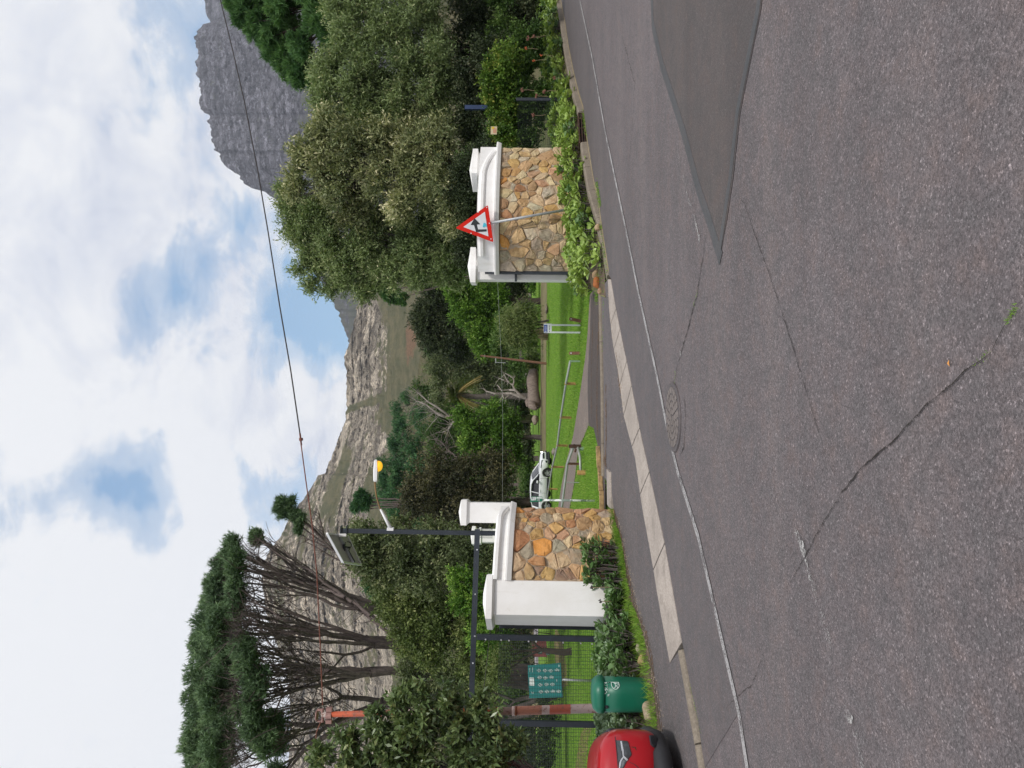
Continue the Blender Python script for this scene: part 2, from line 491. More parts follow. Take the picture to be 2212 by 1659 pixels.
M_CRACK = m_paint('crack_dirt', (0.03, 0.026, 0.022), 0.45, 0.16, 90)
CRACKS = [[(2212, 650), (2200, 662), (2180, 690), (2145, 760), (2130, 775), (2088, 802), (2060, 830), (2006, 874), (1936, 949), (1871, 1003), (1822, 1063), (1778, 1133), (1740, 1204), (1713, 1253), (1700, 1266)],
          [(1585, 402), (1593, 420), (1610, 440), (1634, 510), (1663, 590), (1683, 650), (1712, 740), (1757, 889), (1789, 992), (1822, 1063)],
          [(1529, 490), (1517, 572), (1507, 637), (1487, 710), (1467, 780), (1462, 800), (1458, 830)],
          [(1478, 840), (1482, 900), (1478, 968), (1470, 985)],
          [(1570, 1530), (1600, 1500), (1625, 1480), (1650, 1420)],
          [(1340, 60), (1372, 180), (1368, 260), (1362, 330), (1350, 430)]]
mb = MB()
for i, c in enumerate(CRACKS): ribbon(mb, c, [0.007, 0.006, 0.014, 0.014, 0.005, 0.01][i], 0.007, jit=[0.004, 0.005, 0.012, 0.01, 0.008, 0.02][i], taper=True)
tag(up_normals(mb.build('road_cracks', M_CRACK)), kind='structure')

# manhole -----------------------------------------------------------
M_IRON = m_simple('cast_iron', (0.10, 0.085, 0.085), 0.55, 0.3, 20, 0.3, 60, metal=0.4)
M_CPAV = m_concrete('manhole_concrete_fill', (0.19, 0.165, 0.155))
mc = gp(1455, 901)
mh = thing('manhole_cover', 'round manhole cover with light concrete blocks in dark iron beside the white edge line', 'manhole cover', (mc.x, mc.y, pz(mc.x, mc.y)))
def disc_pts(r, n, z): return [(r*math.cos(2*math.pi*k/n), r*math.sin(2*math.pi*k/n), z + PA*r*math.cos(2*math.pi*k/n)+PB*r*math.sin(2*math.pi*k/n)) for k in range(n)]
mb = MB()
a, b = disc_pts(0.38, 40, 0.004), disc_pts(0.37, 40, 0.014)
mb.add(a+b, [(i, (i+1) % 40, 40+(i+1) % 40, 40+i) for i in range(40)] + [tuple(range(40, 80))])
mb.build('frame', M_IRON, mh, local=True)
for ring, (r0, r1, n) in enumerate([(0.035, 0.09, 5), (0.105, 0.165, 10), (0.18, 0.24, 15), (0.255, 0.32, 20)]):
    for k in range(n):
        w0, w1 = 2*math.pi*(k+0.1)/n, 2*math.pi*(k+0.9)/n
        P = [(r0, w0), (r1, w0+0.01), (r1, (w0+w1)/2), (r1, w1-0.01), (r0, w1), (r0, (w0+w1)/2)]
        P = [(r*math.cos(w), r*math.sin(w)) for r, w in P]
        mb = MB(); mb.prism(P, lambda x, y: 0.012+PA*x+PB*y, lambda x, y: 0.02+PA*x+PB*y)
        mb.build('block', M_CPAV, mh, local=True)

# kerbs -------------------------------------------------------------
def kerb_stone(name, a, b, w, h, mat, parent, h2=None, gap=0.012, off=0.0):
    a, b = Vector(a), Vector(b)
    t = (b-a).normalized(); n = Vector((-t.y, t.x))
    if n.y < 0: n = -n         # towards the park
    a2, b2 = a+t*gap/2, b-t*gap/2
    h2 = h if h2 is None else h2
    P = [(a2, 0, -0.05), (a2 + n*0.02, 0, h-0.03), (a2+n*0.045, 0, h), (a2+n*w, 0, h), (a2+n*w, 0, -0.05)]
    Q = [(b2, 0, -0.05), (b2 + n*0.02, 0, h2-0.03), (b2+n*0.045, 0, h2), (b2+n*w, 0, h2), (b2+n*w, 0, -0.05)]
    vs = [(p.x, p.y, pz(p.x, p.y)+z+off) for p, _, z in P+Q]
    fs = [(0, 1, 6, 5), (1, 2, 7, 6), (2, 3, 8, 7), (3, 4, 9, 8), (4, 3, 2, 1, 0), (5, 6, 7, 8, 9), (0, 5, 9, 4)]
    mb = MB(); mb.add(vs, fs)
    return mb.build(name, mat, parent)
def polyline_split(P, step):
    """resample a polyline at regular steps"""
    P = [Vector(p) for p in P]; out = [P[0]]; need = step
    for a, b in zip(P, P[1:]):
        L = (b-a).length; pos = 0.0
        while L-pos > need:
            pos += need; out.append(a.lerp(b, pos/L)); need = step
        need -= (L-pos)
    if (out[-1]-P[-1]).length > 0.25: out.append(P[-1])
    else: out[-1] = P[-1]
    return out
kg = thing('kerb', 'raised concrete kerb in front of the succulent bed on the right, stained grey brown', 'kerb', (kr[7].x, kr[7].y, pz(*kr[7])))
DRAIN_A, DRAIN_B = Vector(xy(1262, 239)), Vector(xy(1268.6, 305))
pathA = [kr[0]+rdir*40] + kr[:5] + [DRAIN_A]
pathB = [DRAIN_B] + kr[7:]
for path, hh in ((pathA, 0.15), (pathB, 0.16)):
    Q = polyline_split(path, 1.15)
    for i, (a, b) in enumerate(zip(Q, Q[1:])):
        h = hh; h2 = hh
        if path is pathB:
            L = [(q-Q[0]).length for q in (a, b)]
            tot = (Q[-1]-Q[0]).length
            f = lambda s: hh if s < tot*0.45 else hh + (0.03-hh)*min(1, (s-tot*0.45)/(tot*0.35))
            h, h2 = f(L[0]), f(L[1])
        kerb_stone('kerb_stone', a, b, 0.16, h, CONC_K, kg, h2)
# gutter strip
mb = MB()
gut = [tuple(p) for p in [kr[0]+rdir*20]+kr]
ribbon(mb, [(p[0]+nrm_r.x*0.05, p[1]+nrm_r.y*0.05) for p in gut], 0.10, 0.006, px=False)
tag(up_normals(mb.build('gutter', CONC_Y)), kind='structure')
# drain inlet
M_RUST = m_simple('rusty_iron', (0.06, 0.03, 0.02), 0.7, 0.5, 14, 0.5, 60, metal=0.3)
M_BLACK = m_simple('dark_void', (0.01, 0.009, 0.008), 0.9, 0.3, 10, 0)
t = (DRAIN_B-DRAIN_A).normalized(); n = Vector((-t.y, t.x)); n = n if n.y > 0 else -n
dl = (DRAIN_B-DRAIN_A).length
dr = thing('kerb_drain', 'open storm drain inlet with rusty iron lintel and bars cut into the kerb', 'drain', (DRAIN_A.x, DRAIN_A.y, pz(*DRAIN_A)))
ang = math.atan2(t.y, t.x)
mid = (DRAIN_A+DRAIN_B)/2
def dpt(s, d, z):
    q = DRAIN_A + t*s + n*d; return Vector((q.x, q.y, pz(q.x, q.y)+z))
mb = MB(); c = dpt(dl/2, 0.22, 0.02); mb.box(c, (dl-0.03, 0.02, 0.24), ang); mb.box(dpt(dl/2, 0.11, -0.09), (dl-0.03, 0.2, 0.02), ang); mb.build('recess', M_BLACK, dr)
mb = MB(); mb.box(dpt(dl/2, 0.17, 0.155), (dl-0.02, 0.22, 0.03), ang); mb.build('lintel', M_RUST, dr)
for z in (0.03, 0.09):
    mb = MB(); mb.box(dpt(dl/2, 0.06, z), (dl-0.04, 0.02, 0.022), ang); mb.build('bar', M_RUST, dr)
for s in (0.02, dl*0.52, dl-0.02):
    mb = MB(); mb.box(dpt(s, 0.06, 0.06), (0.02, 0.02, 0.16), ang); mb.build('upright', M_RUST, dr)

# concrete driveway apron ------------------------------------------
ag = thing('driveway_apron', 'pale cracked concrete apron strip across the park entrance', 'apron', (*xy(1380, 940), pz(*xy(1380, 940))))
AR = [Vector(xy(*p)) for p in APR_R]; AL = [Vector(xy(*p)) for p in APR_L]
def resamp(P, n):
    L = [0.0]
    for a, b in zip(P, P[1:]): L.append(L[-1]+(b-a).length)
    out = []
    for i in range(n):
        s = L[-1]*i/(n-1)
        j = max(k for k in range(len(L)) if L[k] <= s+1e-9); j = min(j, len(P)-2)
        out.append(P[j].lerp(P[j+1], (s-L[j])/(L[j+1]-L[j])))
    return out
cuts = [0, 3, 5, 8, 10, 13, 16, 20, 24]
ARr, ALr = resamp(AR, 25), resamp(AL, 25)
for c0, c1 in zip(cuts, cuts[1:]):
    vs = []; idx = list(range(c0, c1+1))
    for k in idx:
        e = 0.012
        for (P, z) in ((ARr[k], 0.012), (ARr[k].lerp(ALr[k], .5), 0.03), (ALr[k], 0.045)):
            q = P.copy()
            if k == c0: q = q.lerp(ARr[k+1] if P is ARr[k] else (P+(ARr[k+1]-ARr[k])), 0.012/((ARr[k+1]-ARr[k]).length))
            if k == c1 and k < 24: q = q + (ARr[k-1]-ARr[k]).normalized()*0.012
            vs.append((q.x, q.y, pz(q.x, q.y)+z))
    fs = []
    for i in range(len(idx)-1):
        for j in range(2):
            fs.append((i*3+j, i*3+j+1, (i+1)*3+j+1, (i+1)*3+j))
    mb = MB(); mb.add(vs, fs)
    o = mb.build('slab', CONC, ag); up_normals(o)
    sol = o.modifiers.new('t', 'SOLIDIFY'); sol.thickness = 0.06; sol.offset = -1
kg2 = thing('kerb', 'low worn kerb stones sunk in the asphalt beside the red car', 'kerb', (kl[1].x, kl[1].y, pz(*kl[1])))
Q = polyline_split([kl[0], *kl[1:], far_l], 0.95)
for a, b in zip(Q[:40], Q[1:41]):
    kerb_stone('kerb_stone', a, b, 0.085, 0.05, CONC_K, kg2, gap=0.02)

# walkway asphalt between apron and garden bed ----------------------
IN_K = [(1302.5, 625), (1304, 700), (1306, 760), (1307.7, 813), (1308.5, 950), (1309.5, 1030)]
bed_edge = [(1330, 1098), (1350, 1173), (1360.7, 1240), (1374, 1301), (1392, 1345), (1405, 1389), (1418, 1455.6), (1427, 1521.8), (1434, 1577), (1442, 1659)]
be = [Vector(xy(*p)) for p in bed_edge]
bdir = (be[-1]-be[-4]).normalized()
walk = [xy(*p) for p in IN_K] + [xy(1325, 1060)] + [tuple(p) for p in be] + [tuple(be[-1]+bdir*40)] + [tuple(far_l - nrm_r*0.05)] + [tuple(kl[-1]-nrm_r*0.05)] + [tuple(kl[0]-nrm_r*0.05)] + [tuple(p) for p in AL[::-1]] + [xy(1318, 602)]
sheet('walkway', walk, 0.035, A_WALK, px=False)

# inner kerb of the park lane
ik = thing('kerb', 'narrow concrete edging strip between the walkway and the dark park lane', 'kerb', (*xy(1307.7, 813), pz(*xy(1307.7, 813))))
Q = polyline_split([xy(1303, 628)] + [xy(*p) for p in IN_K[1:]], 1.0)
for a, b in zip(Q, Q[1:]): kerb_stone('edging_stone', a, b, 0.10, 0.085, CONC_K, ik, gap=0.008)
Q = polyline_split([xy(1325, 1020), xy(1325.5, 1060), xy(1326, 1100)], 0.45)
for a, b in zip(Q, Q[1:]): kerb_stone('edging_stone', a, b, 0.42, 0.075, CONC, ik, gap=0.01)
M_WOODY = m_simple('weathered_timber', (0.33, 0.22, 0.10), 0.85, 0.4, 9, 0.5, 50, dirt=((0.12, 0.08, 0.05), 8, 0.55))
tb = thing('timber_edging', 'weathered yellow-brown timber plank lying along the grass edge right of the stone wall', 'plank', (*xy(1303, 1050), pz(*xy(1303, 1050))))
mb = MB(); P = [xy(1296, 965), xy(1300, 1010), xy(1304, 1060), xy(1306, 1102)]
Q = [Vector((*p, pz(*p)+0.05)) for p in P]
for a, b in zip(Q, Q[1:]):
    d_ = (b-a); mb.box((a+b)/2, (d_.length, 0.07, 0.09), math.atan2(d_.y, d_.x))
mb.build('plank', M_WOODY, tb, bevel=0.01)

# park: lawn, lane, path -------------------------------------------
LANE = [(1302.5, 622), (1285, 622), (1274, 637), (1269, 722.8), (1264, 774), (1258.7, 808.6), (1253, 849), (1245.7, 894), (1238.5, 939), (1233, 962), (1222, 1002), (1213, 1047), (1206, 1093.7), (1196, 1160), (1188, 1230),
        (1212, 1230), (1222, 1160), (1231, 1094), (1238.5, 1056), (1244, 1016), (1247.5, 984), (1254.7, 957), (1263.7, 939), (1271, 919), (1283, 925), (1291, 960), (1297, 1010), (1300, 1100), (1308, 1100), (1308.5, 950), (1307.7, 813), (1306, 760), (1304, 700)]
LANE_W = [Vector(xy(*p)) for p in LANE]
def lawn_near(x):
    pass
lw = [xy(1300, 1110), xy(1306, 1110)] + [xy(*p) for p in IN_K[::-1]] + [xy(1296, 560), (3.6, 19.6), (5.2, 24), (14, 48), (48, 170), (-90, 170), (-90, 13.0), (-6.5, 12.9), (-3.4, 13.6)]
sheet('lawn', lw, -0.02, M_LAWN, px=False)
DARK = [(1306, 622), (1290, 622), (1277, 640), (1275, 722), (1272, 774), (1270, 808), (1270, 860), (1272, 919), (1283, 925), (1291, 960), (1297, 1010), (1300, 1100), (1308, 1100), (1308.5, 950), (1307.7, 813), (1306, 760), (1304, 700)]
sheet('park_path', LANE, 0.0, A_PATH)
sheet('park_lane', DARK, 0.006, A_LANE)
mb = MB()
ribbon(mb, [(1296, 640), (1294, 720), (1291, 800), (1290, 900), (1296, 1010), (1299, 1095)], 0.16, 0.011, jit=0.05)
ribbon(mb, [(1281, 700), (1279, 800), (1279, 905)], 0.10, 0.011, jit=0.04)
ribbon(mb, [(1306, 980), (1316, 1010)], 0.2, 0.045, jit=0.05)
ribbon(mb, [(1336, 760), (1342, 820), (1346, 850)], 0.12, 0.042, jit=0.05)
ribbon(mb, [(1313, 830), (1314, 940), (1312, 1010)], 0.16, 0.042, jit=0.05)
ribbon(mb, [(1332, 1105), (1352, 1180), (1364, 1245), (1378, 1303), (1396, 1349), (1409, 1393), (1421, 1457), (1431, 1523), (1438, 1580)], 0.09, 0.04, jit=0.05)
tag(up_normals(mb.build('leaf_litter', M_DEBRIS)), kind='stuff')
sheet('dirt_track', [(1166, 1000), (1167, 880), (1168, 780), (1168, 690), (1168, 590), (1182, 590), (1181, 700), (1180, 800), (1179, 900), (1180, 1000)], 0.0, M_TRACK)
sheet('far_walk', [(1150, 1342), (1163, 1342), (1163, 1440), (1150, 1440)], 0.01, m_simple('far_path', (0.3, 0.27, 0.27), 0.9))

# planting bed (bank) on the right ---------------------------------
BANK_F = [tuple(kr[0]+rdir*35), *[tuple(p) for p in kr], xy(1316, 625)]
def bank_back(p):
    return p
bank_rows = []
wallR = [at(1180, 604, 18.3), at(1180, 588, 17.95), at(1180, 540, 17.5), at(1180, 470, 17.25), at(1180, 400, 17.6), at(1180, 340, 18.1), at(1180, 317, 18.4)]
backXY = [(34, 52), (24, 41), (16, 32.5), (12, 27.5), (9.8, 24.6), (8.3, 22.4), (7.0, 20.6), (5.9, 18.9), (4.9, 18.0), (3.6, 17.7), (2.9, 18.2), (2.5, 18.45)]
front = resamp([Vector(p) for p in BANK_F[::1]], 60)
back = resamp([Vector(p) for p in backXY], 60)
mb = MB(); rows = 7; vs = []
for i in range(60):
    for j in range(rows):
        f = j/(rows-1)
        q = (front[i]-nrm_r*0.19).lerp(back[i], f)
        lift = 0.03 + (0.42*(f**0.8))*min(1, max(0.25, (60-i)/8))
        wob = 0.04*math.sin(q.x*5)*math.sin(q.y*4) if 0 < j < rows-1 else 0
        vs.append((q.x, q.y, pz(q.x, q.y)+lift+wob))
fs = [(i*rows+j, i*rows+j+1, (i+1)*rows+j+1, (i+1)*rows+j) for i in range(59) for j in range(rows-1)]
# earth behind the wall, falling back to the lawn
mb.add(vs, fs)
bank = up_normals(mb.build('planting_bed', M_SOIL, smooth=True)); tag(bank, kind='structure')
BANKV = np.array(vs).reshape(60, rows, 3)
mb = MB(); vs = []
for i in range(60):
    b_ = BANKV[i, -1]
    vs.append(tuple(b_)); vs.append((b_[0]+0.9, b_[1]+1.6, pz(b_[0]+0.9, b_[1]+1.6)-0.05))
mb.add(vs, [(2*i, 2*i+1, 2*i+3, 2*i+2) for i in range(59)])
tag(up_normals(mb.build('bank_slope', M_SOIL)), kind='structure')

# planting bed on the left
LB_back = [(-2.35, 13.3), (-2.6, 12.6), (-3.1, 12.15), (-3.7, 11.9), (-4.05, 12.4), (-6.3, 12.25), (-9, 12.0)]
lb_front = resamp([be[0]]+be[1:]+[be[-1]+bdir*2.5], 40)
lb_back = resamp([Vector(p) for p in LB_back], 40)
mb = MB(); vs = []
for i in range(40):
    for j in range(5):
        f = j/4; q = lb_front[i].lerp(lb_back[i], f)
        vs.append((q.x, q.y, pz(q.x, q.y)+0.04+0.10*f))
mb.add(vs, [(i*5+j, i*5+j+1, (i+1)*5+j+1, (i+1)*5+j) for i in range(39) for j in range(4)])
tag(up_normals(mb.build('planting_bed', M_SOIL, smooth=True)), kind='structure')
LBV = np.array(vs).reshape(40, 5, 3)
# ------------------------------------------------------------------ hills
def m_rock(name, rock_lo, rock_hi, veg, veg2, sc_=1.0, strat=0.02, bs=0.8):
    m, g = mat_base(name)
    p = geopos(g)
    mp = g.n('ShaderNodeMapping', {'Vector': p, 'Scale': (0.45, 0.45, 1.0)})
    st = g.noise(mp.outputs[0], 0.15*sc_, 7, 0.75, 0.6)
    mp2 = g.n('ShaderNodeMapping', {'Vector': p, 'Scale': (1.0, 1.0, 0.3)})
    cr = g.noise(mp2.outputs[0], 0.2*sc_, 7, 0.75, 0.4)
    c = g.mix(g.ramp(st, [(0.36, 0.0), (0.62, 1.0)]), rock_lo, rock_hi)
    dark = g.ramp(g.math('MULTIPLY', g.ramp(st, [(0.38, 0.0), (0.5, 1.0)]), g.ramp(cr, [(0.38, 0.0), (0.48, 1.0)])), [(0.0, 1.0), (0.5, 0.0)])
    c = g.mix(g.math('MULTIPLY', dark, 0.6), c, tuple(x*0.3 for x in rock_lo))
    fl = g.noise(p, 0.28*sc_, 5, 0.8)
    pw = g.n('ShaderNodeVectorMath', {0: p, 1: g.n('ShaderNodeVectorMath', {0: g.noise(p, 0.05*sc_, 4, 0.6, out=1), 'Scale': 26.0}, operation='SCALE').outputs[0]}, operation='ADD').outputs[0]
    for (sx_, sz_, wd, amt) in ((0.024, 0.05, 0.07, 1.0), (0.06, 0.13, 0.10, 0.8)):
        mpp = g.n('ShaderNodeMapping', {'Vector': pw, 'Scale': (sx_*sc_, sx_*sc_*0.4, sz_*sc_)})
        ve = g.n('ShaderNodeTexVoronoi', {'Vector': mpp.outputs[0], 'Scale': 1.0, 'Randomness': 1.0}, feature='DISTANCE_TO_EDGE')
        vc = g.n('ShaderNodeTexVoronoi', {'Vector': mpp.outputs[0], 'Scale': 1.0, 'Randomness': 1.0}, feature='F1')
        cv = g.n('ShaderNodeSeparateColor', {0: vc.outputs['Color']}).outputs[0]
        c = g.mix(1.0, c, g.ramp(cv, [(0, 0.6), (1, 1.45)]), 'MULTIPLY')
        c = g.mix(g.ramp(ve.outputs['Distance'], [(0.0, amt), (wd, 0.0)]), c, tuple(x*0.3 for x in rock_lo))
        crack_h = ve.outputs['Distance']
    c = g.mix(g.ramp(fl, [(0.36, 0.75), (0.47, 0.0)]), c, tuple(x*0.35 for x in rock_lo))
    c = g.mix(g.ramp(fl, [(0.56, 0.0), (0.66, 0.7)]), c, tuple(min(.9, x*1.5) for x in rock_hi))
    mb_ = g.n('ShaderNodeMapping', {'Vector': pw, 'Scale': (0.004, 0.004, 0.045)})
    bands = g.noise(mb_.outputs[0], 1.0*sc_, 5, 0.65)
    c = g.mix(g.ramp(bands, [(0.36, 0.75), (0.46, 0.0)]), c, tuple(x*0.42 for x in rock_lo))
    c = g.mix(g.ramp(bands, [(0.55, 0.0), (0.66, 0.5)]), c, tuple(min(.9, x*1.2) for x in rock_hi))
    va = g.n('ShaderNodeAttribute', attribute_name='veg').outputs['Fac']
    vn = g.noise(p, 0.045*sc_, 8, 0.75)
    vf = g.ramp(g.math('ADD', va, g.math('MULTIPLY', g.math('SUBTRACT', vn, 0.5), 2.2)), [(0.42, 0.0), (0.58, 1.0)])
    vc = g.mix(g.ramp(g.noise(p, 0.03*sc_, 5, 0.75), [(0.4, 0.0), (0.62, 1.0)]), veg, veg2)
    c = g.mix(vf, c, vc)
    ra = g.n('ShaderNodeAttribute', attribute_name='earth').outputs['Fac']
    rf = g.ramp(g.math('ADD', ra, g.math('MULTIPLY', g.math('SUBTRACT', g.noise(p, 0.08, 5, 0.7), 0.5), 1.2)), [(0.5, 0.0), (0.66, 1.0)])
    c = g.mix(g.math('MULTIPLY', rf, 0.75), c, g.mix(g.ramp(fl, [(.4, 0), (.6, 1)]), (0.20, 0.10, 0.055), (0.36, 0.20, 0.12)))
    nr = bump(g, g.math('ADD', g.math('ADD', st, cr), g.math('ADD', g.math('MULTIPLY', fl, 1.5), g.math('MULTIPLY', g.math('MINIMUM', crack_h, 0.15), 4.0))), bs, 5.0)
    return finish(m, g, pr(g, c, 0.95, nr, 0, 0.1))

def hill(name, prof, Db, Dr, vb, mat, nc, nr_, relief, vegf, strata=9.0, seed=0, earthf=None, rough_ridge=1.2, back=True, vledge=0.0, fs=1.0):
    """prof: ridge outline (picture X, Y, distance); rows go from foot (distance Db) up to the ridge"""
    P = sorted(prof, key=lambda p: p[1])
    Ys = np.array([p[1] for p in P]); Xs = np.array([p[0] for p in P], float)
    Ds = np.array([p[2] if len(p) > 2 else Dr for p in P], float)
    Yc = np.linspace(Ys[0], Ys[-1], nc)
    Xr = np.interp(Yc, Ys, Xs); Dc = np.interp(Yc, Ys, Ds)
    Xr = Xr + fbm(Yc/9.0, Yc*0, oct=4, seed=seed+5)*rough_ridge*2.2
    T = np.linspace(0, 1, nr_)
    YY, TT = np.meshgrid(Yc, T)
    XX = vb + (Xr[None, :]-vb)*TT
    DD = Db + (Dc[None, :]-Db)*(TT**0.85)
    R0 = np.array(F_); R1 = np.array(RT_); R2 = np.array(UP_)
    D3 = R0[None, None, :] + R1[None, None, :]*((829.5-YY)/FPX)[..., None] + R2[None, None, :]*((1106.0-XX)/FPX)[..., None]
    def pos(D): return np.array(EYE)[None, None, :] + D3*(D/D3[..., 1])[..., None]
    p0 = pos(DD)
    x, z = p0[..., 0]*fs, p0[..., 2]*fs
    env = np.sin(np.pi*np.clip(TT, 0, 1))**0.35
    n_big = fbm(x/160, z/200, oct=3, seed=seed)
    n_but = 1-np.abs(fbm(x/42+z/160, z/110, oct=5, seed=seed+3, gain=.6))*2.6
    zz = z + 14*fbm(x/120, z/90, oct=3, seed=seed+9)
    n_str = fbm(x/90, zz/strata, oct=3, seed=seed+11)
    fr = (zz/strata/2.2) % 1.0
    ledge = np.where(fr < 0.7, fr*0.25, 0.175+(fr-0.7)*2.75)
    n_f = fbm(x/14, z/10, oct=4, seed=seed+21)
    n_ff = fbm(x/6, z/6, oct=3, seed=seed+31)
    V = vegf(YY, XX, TT)
    if vledge: V = np.clip(V + np.clip(fbm(x/170+z/300, zz/24, oct=4, seed=seed+41, gain=.6)*2.6, 0, 1)*vledge*(V < .8), 0, 1.2)
    rk = 1-np.clip(V, 0, 1)
    disp = relief*(n_big*1.2*env + n_but*(0.7*rk+0.12)*env + (n_str*0.55 + ledge*0.25)*rk + n_f*(0.6*rk+0.10) + n_ff*0.4*rk)
    p1 = pos(DD+disp)
    rows = [p1[i] for i in range(nr_)]
    if back:
        last = p1[-1].copy()
        b1 = last.copy(); b1[:, 1] += 40; b1[:, 2] -= 25
        b2 = last.copy(); b2[:, 1] += 400; b2[:, 2] -= 380
        rows += [b1, b2]
    # skirt below the foot
    sk = p1[0].copy(); sk[:, 2] -= 60; rows = [sk]+rows
    A = np.array(rows); h, w = A.shape[:2]
    idx = np.arange(h*w).reshape(h, w)
    q = np.stack([idx[:-1, :-1], idx[:-1, 1:], idx[1:, 1:], idx[1:, :-1]], -1).reshape(-1, 4)
    def ext(a):
        a = np.vstack([a[:1], a] + ([a[-1:], a[-1:]] if back else []))
        return a
    E = earthf(YY, XX, TT) if earthf else np.zeros_like(TT)
    o = np_mesh(name, A.reshape(-1, 3), q[:, ::-1], mat, attrs={'veg': ('POINT', ext(V)), 'earth': ('POINT', ext(E))}, smooth=False)
    me = o.data
    s = sum(me.polygons[i].normal.y for i in range(0, len(me.polygons), 997))
    if s > 0: me.flip_normals()
    o['kind'] = 'structure'
    return o
R_DARK = m_rock('cloud_shaded_grey_rock', (0.068, 0.068, 0.080), (0.19, 0.185, 0.21), (0.10, 0.10, 0.085), (0.075, 0.085, 0.065), 1.6, bs=0.45)  # grey rock with the cloud shade over the peak darkened into its colour
R_PALE = m_rock('pale_sandstone_cliff', (0.30, 0.245, 0.19), (0.66, 0.57, 0.45), (0.12, 0.125, 0.06), (0.21, 0.185, 0.10), 1.5)
R_SHADE = m_rock('dark_rear_ridge', (0.10, 0.09, 0.09), (0.22, 0.19, 0.18), (0.07, 0.075, 0.05), (0.11, 0.09, 0.065), 1.0)

big = [(330, -260, 2300), (425, -100, 2300), (440.6, 0, 2300), (445, 25, 2300), (455, 49, 2300)]
def veg_big(Y, X, T):
    b1 = np.exp(-((X-(690+0.05*Y))/22.0)**2)*0.75
    b2 = np.exp(-((X-(560+0.03*Y))/10.0)**2)*0.3
    return 0.12 + b1*np.clip((Y-60)/120, 0, 1) + b2 + 0.45*(1-T)**2
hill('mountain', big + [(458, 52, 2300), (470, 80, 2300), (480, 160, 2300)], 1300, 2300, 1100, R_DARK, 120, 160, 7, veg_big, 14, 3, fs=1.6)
main = [(700, -330), (640, -200), (560, -90), (500, 20), (470, 40), (455, 49), (438, 52), (424, 68), (421, 78), (425, 118), (425, 146), (429, 183), (434, 214), (435, 235), (448.6, 246), (452.5, 277), (461.7, 314), (474.8, 337),
        (498, 369), (519, 382), (540, 407), (561, 410), (587, 425), (601, 436), (640, 500), (672, 570), (700, 625), (713.8, 643), (721, 655), (736, 685), (745, 720), (752, 746), (765, 775), (800, 810)]
def veg_main(Y, X, T):
    b1 = np.exp(-((X-(640+0.12*Y)-9*np.sin(Y/23.0)-6*np.sin(Y/9.0))/15.0)**2)*0.42
    low = np.clip((Y-600)/60, 0, 1)*0.45
    return 0.10 + b1 + low + 0.5*np.clip((X-900)/120, 0, 1)
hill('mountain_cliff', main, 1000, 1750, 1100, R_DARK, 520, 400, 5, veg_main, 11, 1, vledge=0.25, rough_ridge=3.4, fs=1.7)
mid_r = [(830, 560), (800, 600), (775, 640), (765, 700), (752, 746), (742, 773), (747.6, 802), (749, 861), (749, 885), (744.7, 908), (736, 937.6), (721, 976), (703.5, 1023), (689, 1027), (668, 1060), (650, 1085), (625, 1120), (604.6, 1161),
         (585, 1187), (572, 1210), (566, 1260), (575, 1320), (600, 1400), (622, 1460), (628, 1560), (622, 1660), (600, 1800), (640, 1950)]
def cliffband(Y, X):
    """lower edge of the cliffs"""
    yy = np.array([560, 700, 800, 850, 900, 960, 1010, 1060, 1120, 1200, 1300, 1500, 1950])
    xx = np.array([760, 835, 835, 832, 806, 842, 800, 775, 790, 850, 850, 840, 850])
    return np.interp(Y, yy, xx)
def veg_mid(Y, X, T):
    cb = cliffband(Y, X)
    v = np.clip((X-cb)/14.0, 0, 1)*0.9
    gully = np.exp(-((X-(735+ (Y-890)*-1.0*0 + 0)) / 200.0)**2)*np.exp(-((Y-(885-(X-750)*0.35))/9.0)**2)*0.9
    gully2 = np.exp(-((X-(705+(Y-1080)*-0.25))/16)**2)*np.clip(1-np.abs(Y-1090)/90, 0, 1)*0.6
    grass2 = np.exp(-((X-(742-(Y-1000)*0.35))/11)**2)*np.clip((Y-960)/30, 0, 1)*np.clip((1120-Y)/40, 0, 1)*0.75
    top = np.clip(1-(X-np.interp(Y, [746, 900, 1000, 1200], [746, 748, 712, 575]))/8, 0, 1)*0.4
    return np.clip(0.10+v+gully+gully2+grass2+top*0, 0, 1.2)
def earth_mid(Y, X, T):
    a = 0.8*np.exp(-((X-892)/12.0)**2)*np.exp(-((Y-735)/40.0)**2)
    b = np.exp(-((X-880)/9.0)**2)*np.exp(-((Y-740)/100.0)**2)*0.5
    return np.clip(a+b, 0, 1)
hill('rocky_ridge', mid_r, 420, 1100, 1010, R_PALE, 620, 300, 17, veg_mid, 9, 2, earth_mid, rough_ridge=1.6, vledge=0.45)
# foot slope that rises behind the trees
hill('foothill', [(1000, -900, 420), (930, 0, 400), (905, 600, 380), (930, 700, 330), (905, 770, 340), (900, 850, 330), (880, 930, 320), (905, 1050, 300), (920, 1400, 300), (940, 2300, 300)], 170, 380, 1122, R_PALE, 200, 60, 4,
     lambda Y, X, T: 0.95+0*Y, 9, 5, lambda Y, X, T: 0.1*np.exp(-((Y-750)/80.0)**2), rough_ridge=1.5)
